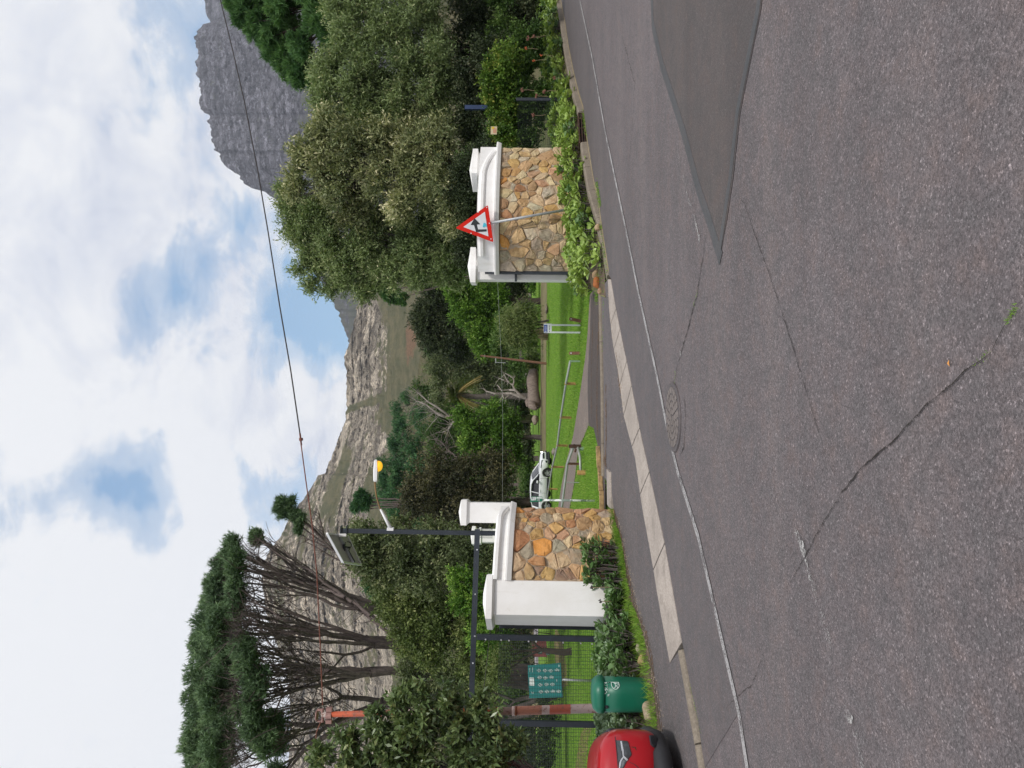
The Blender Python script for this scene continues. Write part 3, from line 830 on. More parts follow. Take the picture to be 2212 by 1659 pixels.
# ------------------------------------------------------------------ gate walls
def m_white():
    m, g = mat_base('white_wall_paint'); p = geopos(g)
    mp = g.n('ShaderNodeMapping', {'Vector': p, 'Scale': (1, 1, 0.12)})
    c = g.mix(g.ramp(g.noise(p, 1.8, 6, .65), [(.4, 0), (.7, 1)]), (0.82, 0.81, 0.80), (0.75, 0.735, 0.71))
    c = g.mix(g.ramp(g.noise(mp.outputs[0], 9, 5, .7), [(.56, 0), (.75, .45)]), c, (0.60, 0.57, 0.51))
    c = g.mix(g.ramp(g.noise(p, 6, 6, .75), [(.62, 0), (.72, .5)]), c, (0.55, 0.50, 0.42))
    lowz = g.ramp(g.n('ShaderNodeSeparateXYZ', {0: p}).outputs[2], [(0.0, 1.0), (0.45, 0.0)])
    c = g.mix(g.math('MULTIPLY', lowz, g.ramp(g.noise(p, 5, 5, .7), [(.35, 0), (.6, .7)])), c, (0.42, 0.35, 0.26))
    return finish(m, g, pr(g, c, .6, bump(g, g.noise(p, 70, 4), .18, .004)))
M_WALL = m_white()
M_STEEL = m_simple('dark_powder_coated_steel', (0.022, 0.028, 0.038), 0.42, 0.2, 6, 0.05, 60)
M_MORTAR = m_simple('mortar', (0.40, 0.31, 0.22), 0.95, 0.25, 14, 0.7, 60, dirt=((0.17, 0.15, 0.11), 6, 0.55))
def m_stone():
    m, g = mat_base('quarried_stone')
    p = geopos(g)
    oc = g.n('ShaderNodeObjectInfo').outputs['Color']
    rn = g.n('ShaderNodeObjectInfo').outputs['Random']
    pv = g.n('ShaderNodeVectorMath', {0: p, 1: g.n('ShaderNodeCombineXYZ', {0: g.math('MULTIPLY', rn, 9.0), 1: rn, 2: rn}).outputs[0]}, operation='ADD').outputs[0]
    n = g.noise(pv, 7, 6, 0.65, 0.8); f = g.noise(pv, 45, 5, 0.7); b = g.noise(pv, 3.5, 4, 0.6)
    c = g.mix(g.ramp(n, [(0.3, 0.0), (0.5, 0.5), (0.7, 1.0)]), g.mix(1.0, oc, (0.62, 0.55, 0.5), 'MULTIPLY'), g.mix(0.2, g.mix(1.0, oc, (1.15, 1.08, 0.95), 'MULTIPLY'), (0.6, 0.5, 0.36)))
    c = g.mix(g.ramp(b, [(0.5, 0.0), (0.72, 0.6)]), c, (0.36, 0.19, 0.08))
    c = g.mix(g.ramp(f, [(0.3, 0.55), (0.45, 0.0)]), c, (0.12, 0.085, 0.06))
    return finish(m, g, pr(g, c, 0.8, bump(g, g.math('ADD', g.math('MULTIPLY', n, 1.5), f), 0.55, 0.012), 0, 0.3))
M_STONE = m_stone()

class Curve2:
    """horizontal curve with length parameter; normal faces the street"""
    def __init__(s, pts, flat_ends=True):
        P = [Vector(p) for p in pts]; out = []
        n = 12
        for i in range(len(P)-1):
            p0 = P[max(i-1, 0)]; p1 = P[i]; p2 = P[i+1]; p3 = P[min(i+2, len(P)-1)]
            for k in range(n):
                t = k/n
                out.append(0.5*((2*p1) + (p2-p0)*t + (2*p0-5*p1+4*p2-p3)*t*t + (3*p1-p0-3*p2+p3)*t**3))
        out.append(P[-1]); s.P = out; s.L = [0.0]
        for a, b in zip(out, out[1:]): s.L.append(s.L[-1]+(b-a).length)
        s.len = s.L[-1]
    def at(s, d, off=0.0):
        d0 = min(max(d, 0), s.len-1e-6)
        j = max(0, min(int(np.searchsorted(s.L, d0, side='right'))-1, len(s.P)-2))
        a, b = s.P[j], s.P[j+1]
        f = (d-s.L[j])/(s.L[j+1]-s.L[j])
        t = (b-a).normalized(); n = Vector((t.y, -t.x))
        # smooth the normal
        jj = max(0, j-1); kk = min(len(s.P)-1, j+2)
        t2 = (s.P[kk]-s.P[jj]).normalized(); n2 = Vector((t2.y, -t2.x))
        return a+(b-a)*f + n2*off
def sweep(curve, d0, d1, prof, n=24, zt=None):
    """closed profile (offset, z) swept along a curve; zt(d) shifts it in height"""
    mb = MB(); vs = []; k = len(prof)
    for i in range(n+1):
        d = d0+(d1-d0)*i/n
        for (o, z) in prof:
            q = curve.at(d, o); vs.append((q.x, q.y, z + (zt(d) if zt else 0)))
    fs = [(i*k+j, i*k+(j+1) % k, (i+1)*k+(j+1) % k, (i+1)*k+j) for i in range(n) for j in range(k)]
    fs += [tuple(range(k-1, -1, -1)), tuple(n*k+j for j in range(k))]
    mb.add(vs, fs)
    return mb
PAL = {'tan': (0.54, 0.39, 0.21), 'cream': (0.62, 0.50, 0.33), 'ochre': (0.56, 0.36, 0.13), 'orange': (0.62, 0.29, 0.05), 'rust': (0.42, 0.20, 0.09), 'grey': (0.42, 0.38, 0.31), 'purple': (0.30, 0.20, 0.17), 'brown': (0.36, 0.23, 0.12), 'pink': (0.54, 0.34, 0.21), 'red': (0.46, 0.09, 0.04), 'white': (0.60, 0.55, 0.46)}
def clip(poly, n, c):
    """keep the side n.p <= c"""
    out = []
    for i in range(len(poly)):
        a, b = poly[i], poly[(i+1) % len(poly)]
        da, db = n[0]*a[0]+n[1]*a[1]-c, n[0]*b[0]+n[1]*b[1]-c
        if da <= 0: out.append(a)
        if (da < 0 < db) or (db < 0 < da):
            t = da/(da-db); out.append((a[0]+(b[0]-a[0])*t, a[1]+(b[1]-a[1])*t))
    return out
def stones(parent, curve, d0, d1, z0, z1, seeds, weights, marks, seed, out0=0.0, minr=0.05):
    r = random.Random(seed)
    S = []
    tries = 0
    while len(S) < seeds and tries < 20000:
        tries += 1
        big = r.random()
        rad = (0.125 if big < 0.25 else 0.08 if big < 0.6 else 0.042)*minr/0.05
        p = (r.uniform(d0, d1), r.uniform(z0, z1), rad)
        if all(math.hypot((p[0]-q[0])*0.9, (p[1]-q[1])*1.1) > (p[2]+q[2])*0.93 for q in S): S.append(p)
    cells = []
    for i, a in enumerate(S):
        poly = [(d0, z0), (d1, z0), (d1, z1), (d0, z1)]
        for j, b in enumerate(S):
            if i == j: continue
            dx, dy = b[0]-a[0], b[1]-a[1]; L2 = dx*dx+dy*dy
            if L2 > 0.7: continue
            # power diagram so that big seeds make big stones
            c = (b[0]**2+b[1]**2-a[0]**2-a[1]**2 + a[2]**2 - b[2]**2)/2
            poly = clip(poly, (dx, dy), c)
            if len(poly) < 3: break
        if len(poly) >= 3: cells.append((a, poly))
    names = list(weights); W = [weights[k] for k in names]
    for a, poly in cells:
        cxm = sum(p[0] for p in poly)/len(poly); cym = sum(p[1] for p in poly)/len(poly)
        A = abs(sum(poly[i][0]*poly[(i+1) % len(poly)][1]-poly[(i+1) % len(poly)][0]*poly[i][1] for i in range(len(poly))))/2
        if A < 0.0015: continue
        # round the corners (one corner-cutting pass), pull in for the joint
        pts = []
        n = len(poly)
        for i in range(n):
            p, q = poly[i], poly[(i+1) % n]
            l = math.hypot(q[0]-p[0], q[1]-p[1])
            if l < 0.012: continue
            f = 0.13 + r.uniform(-.07, .07)
            pts.append((p[0]+(q[0]-p[0])*f, p[1]+(q[1]-p[1])*f)); pts.append((p[0]+(q[0]-p[0])*(1-f), p[1]+(q[1]-p[1])*(1-f)))
        if len(pts) < 4: continue
        size = math.sqrt(A)
        joint = 0.007 + r.uniform(0, 0.006)
        def shrink(p, amt):
            dx, dy = p[0]-cxm, p[1]-cym; l = math.hypot(dx, dy)
            f = max(0.15, (l-amt)/l) if l > 1e-6 else 1
            return (cxm+dx*f, cym+dy*f)
        lift = r.uniform(0.012, 0.030)*min(1.3, size/0.16)
        tx, ty = r.uniform(-.2, .2), r.uniform(-.2, .2)
        rings = [(joint*0.8, -0.02), (joint, 0.008), (joint+size*0.045, lift*0.72), (joint+size*0.22, lift*0.95)]
        vs = []; k = len(pts)
        for ri, (amt, o) in enumerate(rings):
            for p in pts:
                q = shrink(p, amt*(1+r.uniform(-.25, .25)*(ri > 0)))
                oo = o + out0 + ((q[0]-cxm)*tx+(q[1]-cym)*ty if ri >= 2 else 0) + (r.uniform(-.009, .009) if ri >= 2 else 0)
                v = curve.at(q[0], oo); vs.append((v.x, v.y, q[1]))
        v = curve.at(cxm, out0+lift*(1.05+r.uniform(-.15, .25))); vs.append((v.x, v.y, cym))
        fs = []
        for ri in range(3):
            for i in range(k): fs.append((ri*k+i, ri*k+(i+1) % k, (ri+1)*k+(i+1) % k, (ri+1)*k+i))
        for i in range(k): fs.append((3*k+i, 3*k+(i+1) % k, 4*k))
        mb = MB(); mb.add(vs, fs)
        o = mb.build('stone', M_STONE, parent)
        if len(o.data.polygons) and True:
            # outward facing check
            pn = o.data.polygons[-1].normal
            q0 = curve.at(cxm, 0); q1 = curve.at(cxm, 1); dn = (q1-q0)
            if pn.x*dn.x+pn.y*dn.y < 0: o.data.flip_normals()
        colr = PAL[r.choices(names, W)[0]]
        best = None
        for (ms, mz, mc_) in marks:
            dd = math.hypot(ms-cxm, mz-cym)
            if dd < size*0.42 and (best is None or dd < best[0]): best = (dd, PAL[mc_])
        if best: colr = best[1]
        j_ = r.uniform(0.85, 1.15)
        o.color = (*[min(1, c*j_*r.uniform(.95, 1.05)) for c in colr], 1)

def pier(parent, c, w, d, z0, z1, rz, cap_w, cap_h, peak, name='pier'):
    mb = MB(); mb.box((c[0], c[1], (z0+z1)/2), (w, d, z1-z0), rz)
    mb.build(name, M_WALL, parent, bevel=0.008)
    R = Matrix.Rotation(rz, 3, 'Z'); base = Vector((c[0], c[1], z1))
    def ring(hx, hy, z): return [base + R @ Vector((sx*hx, sy*hy, z)) for sx, sy in ((-1, -1), (1, -1), (1, 1), (-1, 1))]
    hx, hy = cap_w/2, cap_w/2*d/w if d else cap_w/2
    hy = d/2 + (cap_w-w)/2
    vs = ring(w/2-0.002, d/2-0.002, -0.03) + ring(w/2+0.015, d/2+0.015, 0.0) + ring(hx, hy, 0.03) + ring(hx, hy, cap_h) + ring(hx*0.82, hy*0.82, cap_h+0.012) + [base+Vector((0, 0, cap_h+peak))]
    fs = []
    for k in range(4):
        for i in range(4): fs.append((k*4+i, k*4+(i+1) % 4, (k+1)*4+(i+1) % 4, (k+1)*4+i))
    for i in range(4): fs.append((16+i, 16+(i+1) % 4, 20))
    fs.append((3, 2, 1, 0))
    mb = MB(); mb.add(vs, fs); mb.build('cap', M_WALL, parent)

# ---- left wall ----
C1 = Vector((-3.71, 11.9)); C0 = Vector((-4.03, 12.38)); 
C2 = at(1180, 1254, 12.12).xy; C2b = at(1180, 1190, 12.3).xy; C2c = at(1180, 1135, 12.62).xy; C3 = at(1180, 1099, 13.1).xy
lwt = thing('gate_wall', 'left gate wall of brown and orange field stone under a white cornice, beside the green bin', 'wall', (C2.x, C2.y, pz(*C2)))
LC = Curve2([C2, C2b, C2c, C3])
LL = LC.len
zc0, zc1 = 1.83, 1.77
zt = lambda d: (zc1-zc0)*max(0, min(1, d/LL))
core = sweep(LC, -0.02, LL, [(0, -0.1), (0, zc0-0.02), (-0.34, zc0-0.02), (-0.34, -0.1)], zt=zt); core.build('mortar_core', M_MORTAR, lwt)
marksL = []
def mark(curve, X, Y, c, d=12.5):
    # nearest wall position for a picture point
    best = None
    for i in range(60):
        s = curve.len*i/59; p = curve.at(s)
        r = ray(X, Y); q = EYE + r*(p.y/r.y)
        e = abs(q.x-p.x)
        if best is None or e < best[0]: best = (e, s, q.z)
    return (best[1], best[2], c)
zz1 = lambda x, y: (921.7+x*.2206, 1030+y*.2206)
for x, y, c in [(1200, 750, 'orange'), (1070, 880, 'rust'), (1090, 930, 'purple'), (1010, 700, 'grey'), (1080, 590, 'ochre'), (950, 610, 'rust'), (960, 500, 'white'), (1110, 690, 'orange'), (1290, 700, 'grey'), (1240, 930, 'ochre'),
                (1390, 940, 'purple'), (1400, 800, 'cream'), (1530, 880, 'tan'), (1480, 700, 'ochre'), (1520, 560, 'grey'), (1370, 600, 'pink'), (1230, 570, 'pink'), (1110, 480, 'tan'), (1560, 410, 'purple'), (1650, 480, 'tan'), (1290, 460, 'ochre'),
                (1180, 410, 'grey'), (1280, 360, 'pink'), (1430, 400, 'ochre'), (950, 340, 'orange'), (1030, 420, 'rust'), (1630, 620, 'ochre'), (940, 850, 'cream'), (1280, 830, 'cream'), (1120, 330, 'pink'), (1640, 380, 'ochre'), (1770, 430, 'tan')]:
    marksL.append(mark(LC, *zz1(x, y), c))
stones(lwt, LC, 0.0, LL, pz(*C2)+0.0, zc0-0.03, 74, {'tan': 6, 'cream': 4, 'ochre': 3, 'brown': 3, 'grey': 3, 'pink': 3, 'rust': 1.5, 'purple': 1}, marksL, 5, minr=0.057)
# end face stones are covered by the jamb on the entrance side: rough rubble return
RC = Curve2([LC.at(LL-0.001, 0), LC.at(LL-0.001, -0.17), LC.at(LL-0.001, -0.34)])
stones(lwt, RC, 0.0, RC.len, pz(*C3), zc1-0.03, 22, {'tan': 6, 'cream': 4, 'ochre': 3, 'brown': 3, 'grey': 3}, [], 9, minr=0.05)
fr = sweep(LC, -0.02, LL+0.01, [(0.03, zc0+0.075), (0.03, zc0+0.26), (-0.36, zc0+0.26), (-0.36, zc0+0.075)], zt=lambda d: zt(d)-0.10*max(0, (d/LL-0.8)/0.2)*0); fr.build('parapet', M_WALL, lwt)
co = sweep(LC, -0.015, LL+0.06, [(0.05, zc0-0.02), (0.075, zc0-0.015), (0.105, zc0+0.06), (0.105, zc0+0.085), (0.02, zc0+0.09), (-0.40, zc0+0.09), (-0.40, zc0-0.02)], zt=zt, n=30); co.build('cornice', M_WALL, lwt)
def drop(d):
    f = d/LL
    return zt(d) - (0.0 if f < 0.72 else 0.14*((f-0.72)/0.24)**2)
cp = sweep(LC, 0.0, LL*0.93, [(0.025, zc0+0.20), (0.085, zc0+0.205), (0.10, zc0+0.22), (0.10, zc0+0.27), (0.05, zc0+0.30), (-0.38, zc0+0.32), (-0.38, zc0+0.20)], zt=drop, n=40); cp.build('coping', M_WALL, lwt)
# white end block
nv = (C1-C0).normalized()
blk = [(C1.x, C1.y), (C2.x+0.0, C2.y-0.03), (C2.x-0.10, C2.y+0.42), (C0.x, C0.y)]
ztop = 2.10
mb = MB(); mb.prism(blk, 0.0, ztop); mb.build('end_block', M_WALL, lwt, bevel=0.006)
def grow(poly, e):
    c = Vector((sum(p[0] for p in poly)/4, sum(p[1] for p in poly)/4))
    return [tuple(c+(Vector(p)-c)*(1+e/ (Vector(p)-c).length)) for p in poly]
mb = MB()
b0, b1 = grow(blk, 0.035), grow(blk, 0.10)
cc = (sum(p[0] for p in blk)/4, sum(p[1] for p in blk)/4)
vs = [(*p, ztop-0.012) for p in b0]+[(*p, ztop+0.02) for p in b1]+[(*p, ztop+0.115) for p in b1]+[((p[0]*.25+cc[0]*.75), (p[1]*.25+cc[1]*.75), ztop+0.175) for p in b1]
fs = [(k*4+i, k*4+(i+1) % 4, (k+1)*4+(i+1) % 4, (k+1)*4+i) for k in range(3) for i in range(4)]+[(12, 13, 14, 15), (3, 2, 1, 0)]
mb.add(vs, fs); mb.build('cap', M_WALL, lwt)
# entrance pier behind the right end
q = at(1060, 1111, 13.25); pier(lwt, (q.x, q.y+0.2), 0.36, 0.36, 1.86, 2.62, 0.12, 0.45, 0.13, 0.06)

# ---- right wall ----
R0_, R1_, R2_, R3_ = at(1180, 586, 17.95).xy, at(1180, 500, 17.35).xy, at(1180, 410, 17.5).xy, at(1180, 321, 18.35).xy
rwt = thing('gate_wall', 'right gate wall of cream and ochre stone with two white capped piers, behind the warning sign', 'wall', (R1_.x, R1_.y, 0.45))
RCv = Curve2([R0_, R1_, R2_, R3_]); RL = RCv.len
zb, zs = 0.25, 2.315
core = sweep(RCv, 0, RL, [(0, zb-0.2), (0, zs-0.02), (-0.34, zs-0.02), (-0.34, zb-0.2)]); core.build('mortar_core', M_MORTAR, rwt)
marksR = []
zz6 = lambda x, y: (975.9+.196*x, 298.2+.196*y)
for x, y, c in [(1010, 315, 'red'), (900, 280, 'grey'), (580, 300, 'grey'), (680, 290, 'ochre'), (690, 210, 'cream'), (600, 180, 'ochre'), (740, 160, 'orange'), (795, 245, 'grey'), (1030, 220, 'tan'), (560, 370, 'brown'), (660, 380, 'ochre'),
                (590, 480, 'orange'), (570, 580, 'ochre'), (570, 690, 'brown'), (690, 500, 'tan'), (750, 555, 'rust'), (830, 575, 'rust'), (735, 670, 'ochre'), (870, 640, 'cream'), (1030, 700, 'brown'), (935, 760, 'white'), (1010, 510, 'pink'),
                (985, 400, 'cream'), (890, 500, 'cream'), (545, 1115, 'orange'), (680, 1140, 'rust'), (780, 1060, 'tan'), (960, 1060, 'ochre'), (1060, 1000, 'cream'), (840, 1210, 'ochre'), (940, 1270, 'cream'), (1040, 1215, 'red'),
                (815, 1330, 'orange'), (750, 1380, 'grey'), (1220, 1420, 'orange'), (960, 1400, 'cream'), (560, 1210, 'cream'), (1130, 740, 'ochre'), (1070, 905, 'rust'), (650, 1380, 'pink'), (1070, 380, 'pink')]:
    marksR.append(mark(RCv, *zz6(x, y), c))
stones(rwt, RCv, 0.0, RL, zb, zs-0.03, 138, {'tan': 6, 'cream': 7, 'ochre': 3, 'brown': 1, 'grey': 2.5, 'pink': 2, 'rust': .7, 'white': 1}, marksR, 11, minr=0.052)
sweep(RCv, -0.02, RL+0.02, [(0.02, zs+0.08), (0.02, zs+0.50), (-0.36, zs+0.50), (-0.36, zs+0.08)]).build('parapet', M_WALL, rwt)
sweep(RCv, -0.05, RL+0.10, [(0.05, zs-0.02), (0.08, zs-0.015), (0.115, zs+0.06), (0.115, zs+0.095), (0.02, zs+0.11), (-0.40, zs+0.11), (-0.40, zs-0.02)], n=30).build('cornice', M_WALL, rwt)
def drop2(d):
    f = d/RL
    return -(0.0 if f < 0.70 else 0.26*((f-0.70)/0.27)**1.8)
sweep(RCv, RL*0.12, RL*0.955, [(0.018, zs+0.33), (0.05, zs+0.335), (0.065, zs+0.36), (0.065, zs+0.42), (0.045, zs+0.455), (0.018, zs+0.47)], zt=drop2, n=40).build('moulding', M_WALL, rwt)
q = at(1050, 573, 18.2); pier(rwt, (q.x, q.y+0.22), 0.70, 0.42, 0.1, 2.86, 0.0, 0.86, 0.16, 0.09)
q = at(1050, 362, 18.35); pier(rwt, (q.x, q.y+0.25), 0.66, 0.5, 0.3, 2.86, 0.5, 0.82, 0.16, 0.09)
# gate channel on the pier by the entrance
q = at(1150, 588.5, 18.02)
mb = MB(); mb.box((q.x, q.y-0.02, 1.46), (0.10, 0.10, 2.38)); mb.build('gate_channel', M_STEEL, rwt)
q = at(1114.5, 599, 18.16)
mb = MB(); mb.box((q.x, q.y-0.04, q.z), (0.22, 0.04, 0.055)); mb.build('strap', M_STEEL, rwt)
q = at(1241, 600.5, 18.15)
mb = MB(); mb.box((q.x, q.y-0.04, q.z), (0.05, 0.04, 0.125)); mb.build('socket_box', M_BLACK, rwt, bevel=0.005)

# ------------------------------------------------------------------ warning sign
M_GALV = m_simple('galvanised_steel', (0.36, 0.37, 0.38), 0.5, 0.15, 12, 0.1, 80, metal=0.5, dirt=((0.55, 0.56, 0.57), 16, 0.6))
M_RED = m_simple('sign_red', (0.58, 0.018, 0.01), 0.5, 0.06, 10, 0, spec=.15, dirt=((0.40, 0.03, 0.02), 12, .6))
M_SWHITE = m_simple('sign_white', (0.62, 0.63, 0.66), 0.4, 0.04, 10, 0)
M_SBLACK = m_simple('sign_black', (0.015, 0.017, 0.022), 0.45, 0.1, 10, 0)
DS = 17.05
base = at(1212, 455, DS+0.05); top = at(1050, 483.5, DS+0.05)
ws = thing('warning_sign', 'red and white triangular warning sign with bent black arrow on a leaning grey post', 'road sign', (base.x, base.y, 0.25))
low = base + (base-top)*0.28
mb = MB(); mb.tube([low, top + (top-base)*0.05], 0.03, 14); mb.build('post', M_GALV, ws, smooth=True)
V_ = [at(983.5, 492.5, DS), at(1054, 442.5, DS), at(1066, 523.5, DS)]   # tip, right, left
cen = sum(V_, Vector())/3
def tri_shape(scale, y, thick, rnd=0.06):
    P = [cen + (v-cen)*scale for v in V_]
    out = []
    for i in range(3):
        p, a, b = P[i], P[i-1], P[(i+1) % 3]
        f = rnd
        p1 = p.lerp(a, f); p2 = p.lerp(b, f)
        out += [p1, p1.lerp(p, .6).lerp(p2.lerp(p, .6), 0.3), p1.lerp(p, .6).lerp(p2.lerp(p, .6), 0.7), p2]
    return out
def plate(P, y0, y1, mat, name, parent):
    n = len(P); mb = MB()
    vs = [(p.x, y0, p.z) for p in P]+[(p.x, y1, p.z) for p in P]
    mb.add(vs, [tuple(range(n)), tuple(range(2*n-1, n-1, -1))]+[(i, n+i, n+(i+1) % n, (i+1) % n) for i in range(n)])
    o = mb.build(name, mat, parent)
    bm_fix(o)
    return o
import bmesh
def bm_fix(o):
    bm = bmesh.new(); bm.from_mesh(o.data); bmesh.ops.recalc_face_normals(bm, faces=bm.faces); bm.to_mesh(o.data); bm.free()
plate(tri_shape(1.0, 0, 0), DS, DS+0.004, M_RED, 'border', ws)
plate(tri_shape(0.66, 0, 0, 0.03), DS-0.004, DS-0.001, M_SWHITE, 'panel', ws)
p6 = lambda x, y: at(975.9+.196*x, 298.2+.196*y, DS)
arrow = [p6(385, 1006), p6(385, 1030), p6(268, 1038), p6(245, 960), p6(208, 958), p6(250, 883), p6(314, 950), p6(276, 954), p6(290, 1008)]
plate(arrow, DS-0.008, DS-0.005, M_SBLACK, 'arrow', ws)
st = [p6(345+random.uniform(-8, 8)+x, 958+y) for x, y in [(0, -22), (14, -26), (26, -14), (38, -10), (34, 8), (36, 20), (22, 18), (12, 30), (2, 22), (0, 12), (-4, 26)]]
plate(st, DS-0.012, DS-0.009, m_simple('sticker_blue', (0.06, 0.45, 0.6), 0.5, 0.2, 30, 0), 'sticker', ws)
for x, y in [(292, 815), (415, 940), (213, 1050), (432, 1112), (385, 765)]:
    p = p6(x, y); mb = MB(); mb.tube([(p.x, DS-0.004, p.z), (p.x, DS-0.001, p.z)], 0.014, 10); mb.build('rivet', M_SWHITE, ws)

# ------------------------------------------------------------------ fence, steel pole with solar panel and lamp
FD = lambda X, Y: at(X, Y, 12.6 + (Y-1380)*-0.0012)
fen = thing('mesh_fence', 'dark steel mesh fence with posts and top beam, left of the stone wall', 'fence', (*FD(1330, 1380).xy, 0.05))
def fx(Y): return FD(1130, Y)
beamz0, beamz1 = FD(1031, 1150), FD(1019, 1500)
bd = (beamz1-beamz0)
mb = MB(); A, B = beamz0 - bd*0.02, beamz1+bd*1.6
def bar(mb, a, b, w, h):
    a, b = Vector(a), Vector(b); d_ = b-a
    t = d_.normalized(); sidev = t.cross(Vector((0, 0, 1))).normalized() if abs(t.z) < 0.95 else Vector((0, 1, 0))
    up = sidev.cross(t).normalized()
    vs = [p + sidev*sx*w/2 + up*sz*h/2 for p in (a, b) for sx, sz in ((-1, -1), (1, -1), (1, 1), (-1, 1))]
    mb.add(vs, [(3, 2, 1, 0), (4, 5, 6, 7), (0, 1, 5, 4), (1, 2, 6, 5), (2, 3, 7, 6), (3, 0, 4, 7)])
bar(mb, A, B, 0.08, 0.09); mb.build('beam', M_STEEL, fen)
for Y, Xb in ((1376, 1305), (1352, 1345), (1560, 1345), (1742, 1345), (1925, 1345)):
    p = fx(Y); topz = FD(1030, Y).z if Y != 1352 else 2.02
    if Y > 1400: topz = 2.02
    botz = 0.33 if Y == 1376 else 0.0
    mb = MB(); mb.box((p.x, p.y-(0.03 if Y != 1352 else -0.02), (botz+topz)/2), (0.095, 0.06, topz-botz)); mb.build('post', M_STEEL, fen, bevel=0.004)
p0, p1 = FD(1302, 1355), FD(1297, 1500)
dirb = (p1-p0)/ (p1-p0).length
mb = MB(); zr = 0.27; bar(mb, (p0.x, p0.y, zr), (p0.x+dirb.x*6.0, p0.y+dirb.y*6.0, zr), 0.05, 0.05); mb.build('rail', M_STEEL, fen)
M_WIRE = m_simple('fence_wire', (0.02, 0.03, 0.028), 0.6, 0.2, 5, 0)
# mesh panels: every wire is real, joined because they are far too many to pick apart
def fence_panel(Ya, Yb, z0, z1, dz, dx, yo=0.035):
    a, b = fx(Ya), fx(Yb); L = Vector((b.x-a.x, b.y-a.y, 0)); n = L.length; L.normalize()
    mb = MB(); z = z0; t = 0.0027
    while z <= z1:
        pa = Vector((a.x, a.y+yo, z)); pb = pa + L*n
        mb.add([pa+Vector((0, 0, -t)), pb+Vector((0, 0, -t)), pb+Vector((0, 0.0, t)), pa+Vector((0, 0, t)), pa+Vector((0, 2*t, 0)), pb+Vector((0, 2*t, 0))], [(0, 1, 2, 3), (3, 2, 5, 4), (4, 5, 1, 0)])
        z += dz*(1.0 if int(z/0.3) % 2 else 0.85)
    s = 0.0; t = 0.0027
    while s < n:
        pa = Vector((a.x, a.y+yo-0.004, z0)) + L*s; pb = pa.copy(); pb.z = z1
        mb.add([pa-L*t, pa+L*t, pb+L*t, pb-L*t, pa+Vector((0, 2*t, 0)), pb+Vector((0, 2*t, 0))], [(0, 1, 2, 3), (1, 4, 5, 2), (4, 0, 3, 5)])
        s += dx*random.uniform(0.9, 1.1)
    o = mb.build('wire_mesh', M_WIRE, fen); o['kind'] = 'stuff'
for Ya, Yb in ((1357, 1560), (1560, 1742), (1742, 1925)): fence_panel(Ya, Yb, 0.06, 2.02, 0.033, 0.058)
# small panel between the pier and the wall top
a = at(1044, 1132, 13.2); b = at(1044, 1172, 13.3)
mb = MB()
for i in range(16):
    z = a.z-0.14+i*0.018; mb.box(((a.x+b.x)/2, a.y+0.45, z), (0.34, 0.004, 0.004))
for i in range(9): mb.box((a.x-0.02-i*0.04, a.y+0.45, a.z), (0.004, 0.004, 0.3))
o = mb.build('wire_mesh', M_WIRE, fen); o['kind'] = 'stuff'
M_BOLT = m_simple('shiny_bolt', (0.75, 0.76, 0.78), 0.3, 0.1, 10, 0, metal=0.7)
zz2 = lambda x, y: (1030+.2206*x, 1301+.2206*y)
for (x, y) in [(88, 350), (240, 356), (315, 360), (507, 369), (580, 371), (843, 381), (1015, 388), (1125, 394), (1188, 396)]:
    p = FD(*zz2(x, y)); mb = MB(); mb.tube([(p.x, p.y-0.075, p.z), (p.x, p.y-0.058, p.z)], 0.014, 8); mb.build('bolt', M_BOLT, fen)
for (X, Y) in [(1031, 1186), (1027, 1282), (1022, 1430), (1026, 1372)]:
    p = FD(X, Y); mb = MB(); mb.tube([(p.x, p.y-0.055, p.z), (p.x, p.y-0.038, p.z)], 0.014, 8); mb.build('bolt', M_BOLT, fen)
pl = thing('low_wall', 'low white plinth wall under the mesh fence, half hidden by leaves', 'wall', (*FD(1320, 1500).xy, 0.0))
mb = MB(); bar(mb, FD(1310, 1362)+Vector((0, 0.35, -0.17)), FD(1310, 1362)+Vector((0, 0.35, -0.17))+Vector((dirb.x, dirb.y, 0))*6.5, 0.16, 0.42); mb.build('wall', M_WALL, pl)

# pole
DP = 13.45
pb, pt = at(1330, 1156, DP), at(735, 1146.5, DP)
sp = thing('steel_pole', 'tall dark square steel pole carrying the solar panel behind the left gate wall', 'pole', (pb.x, pb.y, 0.0))
mb = MB(); mb.box(((pb.x+pt.x)/2, DP, (pb.z+pt.z)/2), (0.075, 0.075, pt.z-pb.z)); mb.build('shaft', M_STEEL, sp, bevel=0.004)
zz3 = lambda x, y: (596.4+.2206*x, 1003+.2206*y)
p3 = lambda x, y, d: at(*zz3(x, y), d)
for x in (640, 695):
    p = p3(x, 645, DP); mb = MB(); mb.box(p, (0.17, 0.12, 0.02)); mb.build('clamp', M_STEEL, sp)
M_ALU = m_simple('aluminium', (0.62, 0.63, 0.64), 0.4, 0.08, 12, 0, metal=0.3)
M_PANELB = m_simple('panel_backsheet', (0.34, 0.33, 0.31), 0.6, 0.1, 6, 0)
M_CELL = m_simple('solar_cell', (0.01, 0.015, 0.05), 0.15, 0.2, 6, 0)
so = thing('solar_panel', 'tilted solar panel seen from below with dangling black cables, on the dark steel pole', 'solar panel', tuple(p3(690, 700, DP)))
A, B, C, D = p3(500, 678, DP-0.42), p3(652, 958, DP-0.42), p3(830, 984, DP+0.42), p3(700, 700, DP+0.42)
nrm = (B-A).cross(D-A).normalized()
if nrm.z > 0: nrm = -nrm        # underside normal
mb = MB(); th = 0.035
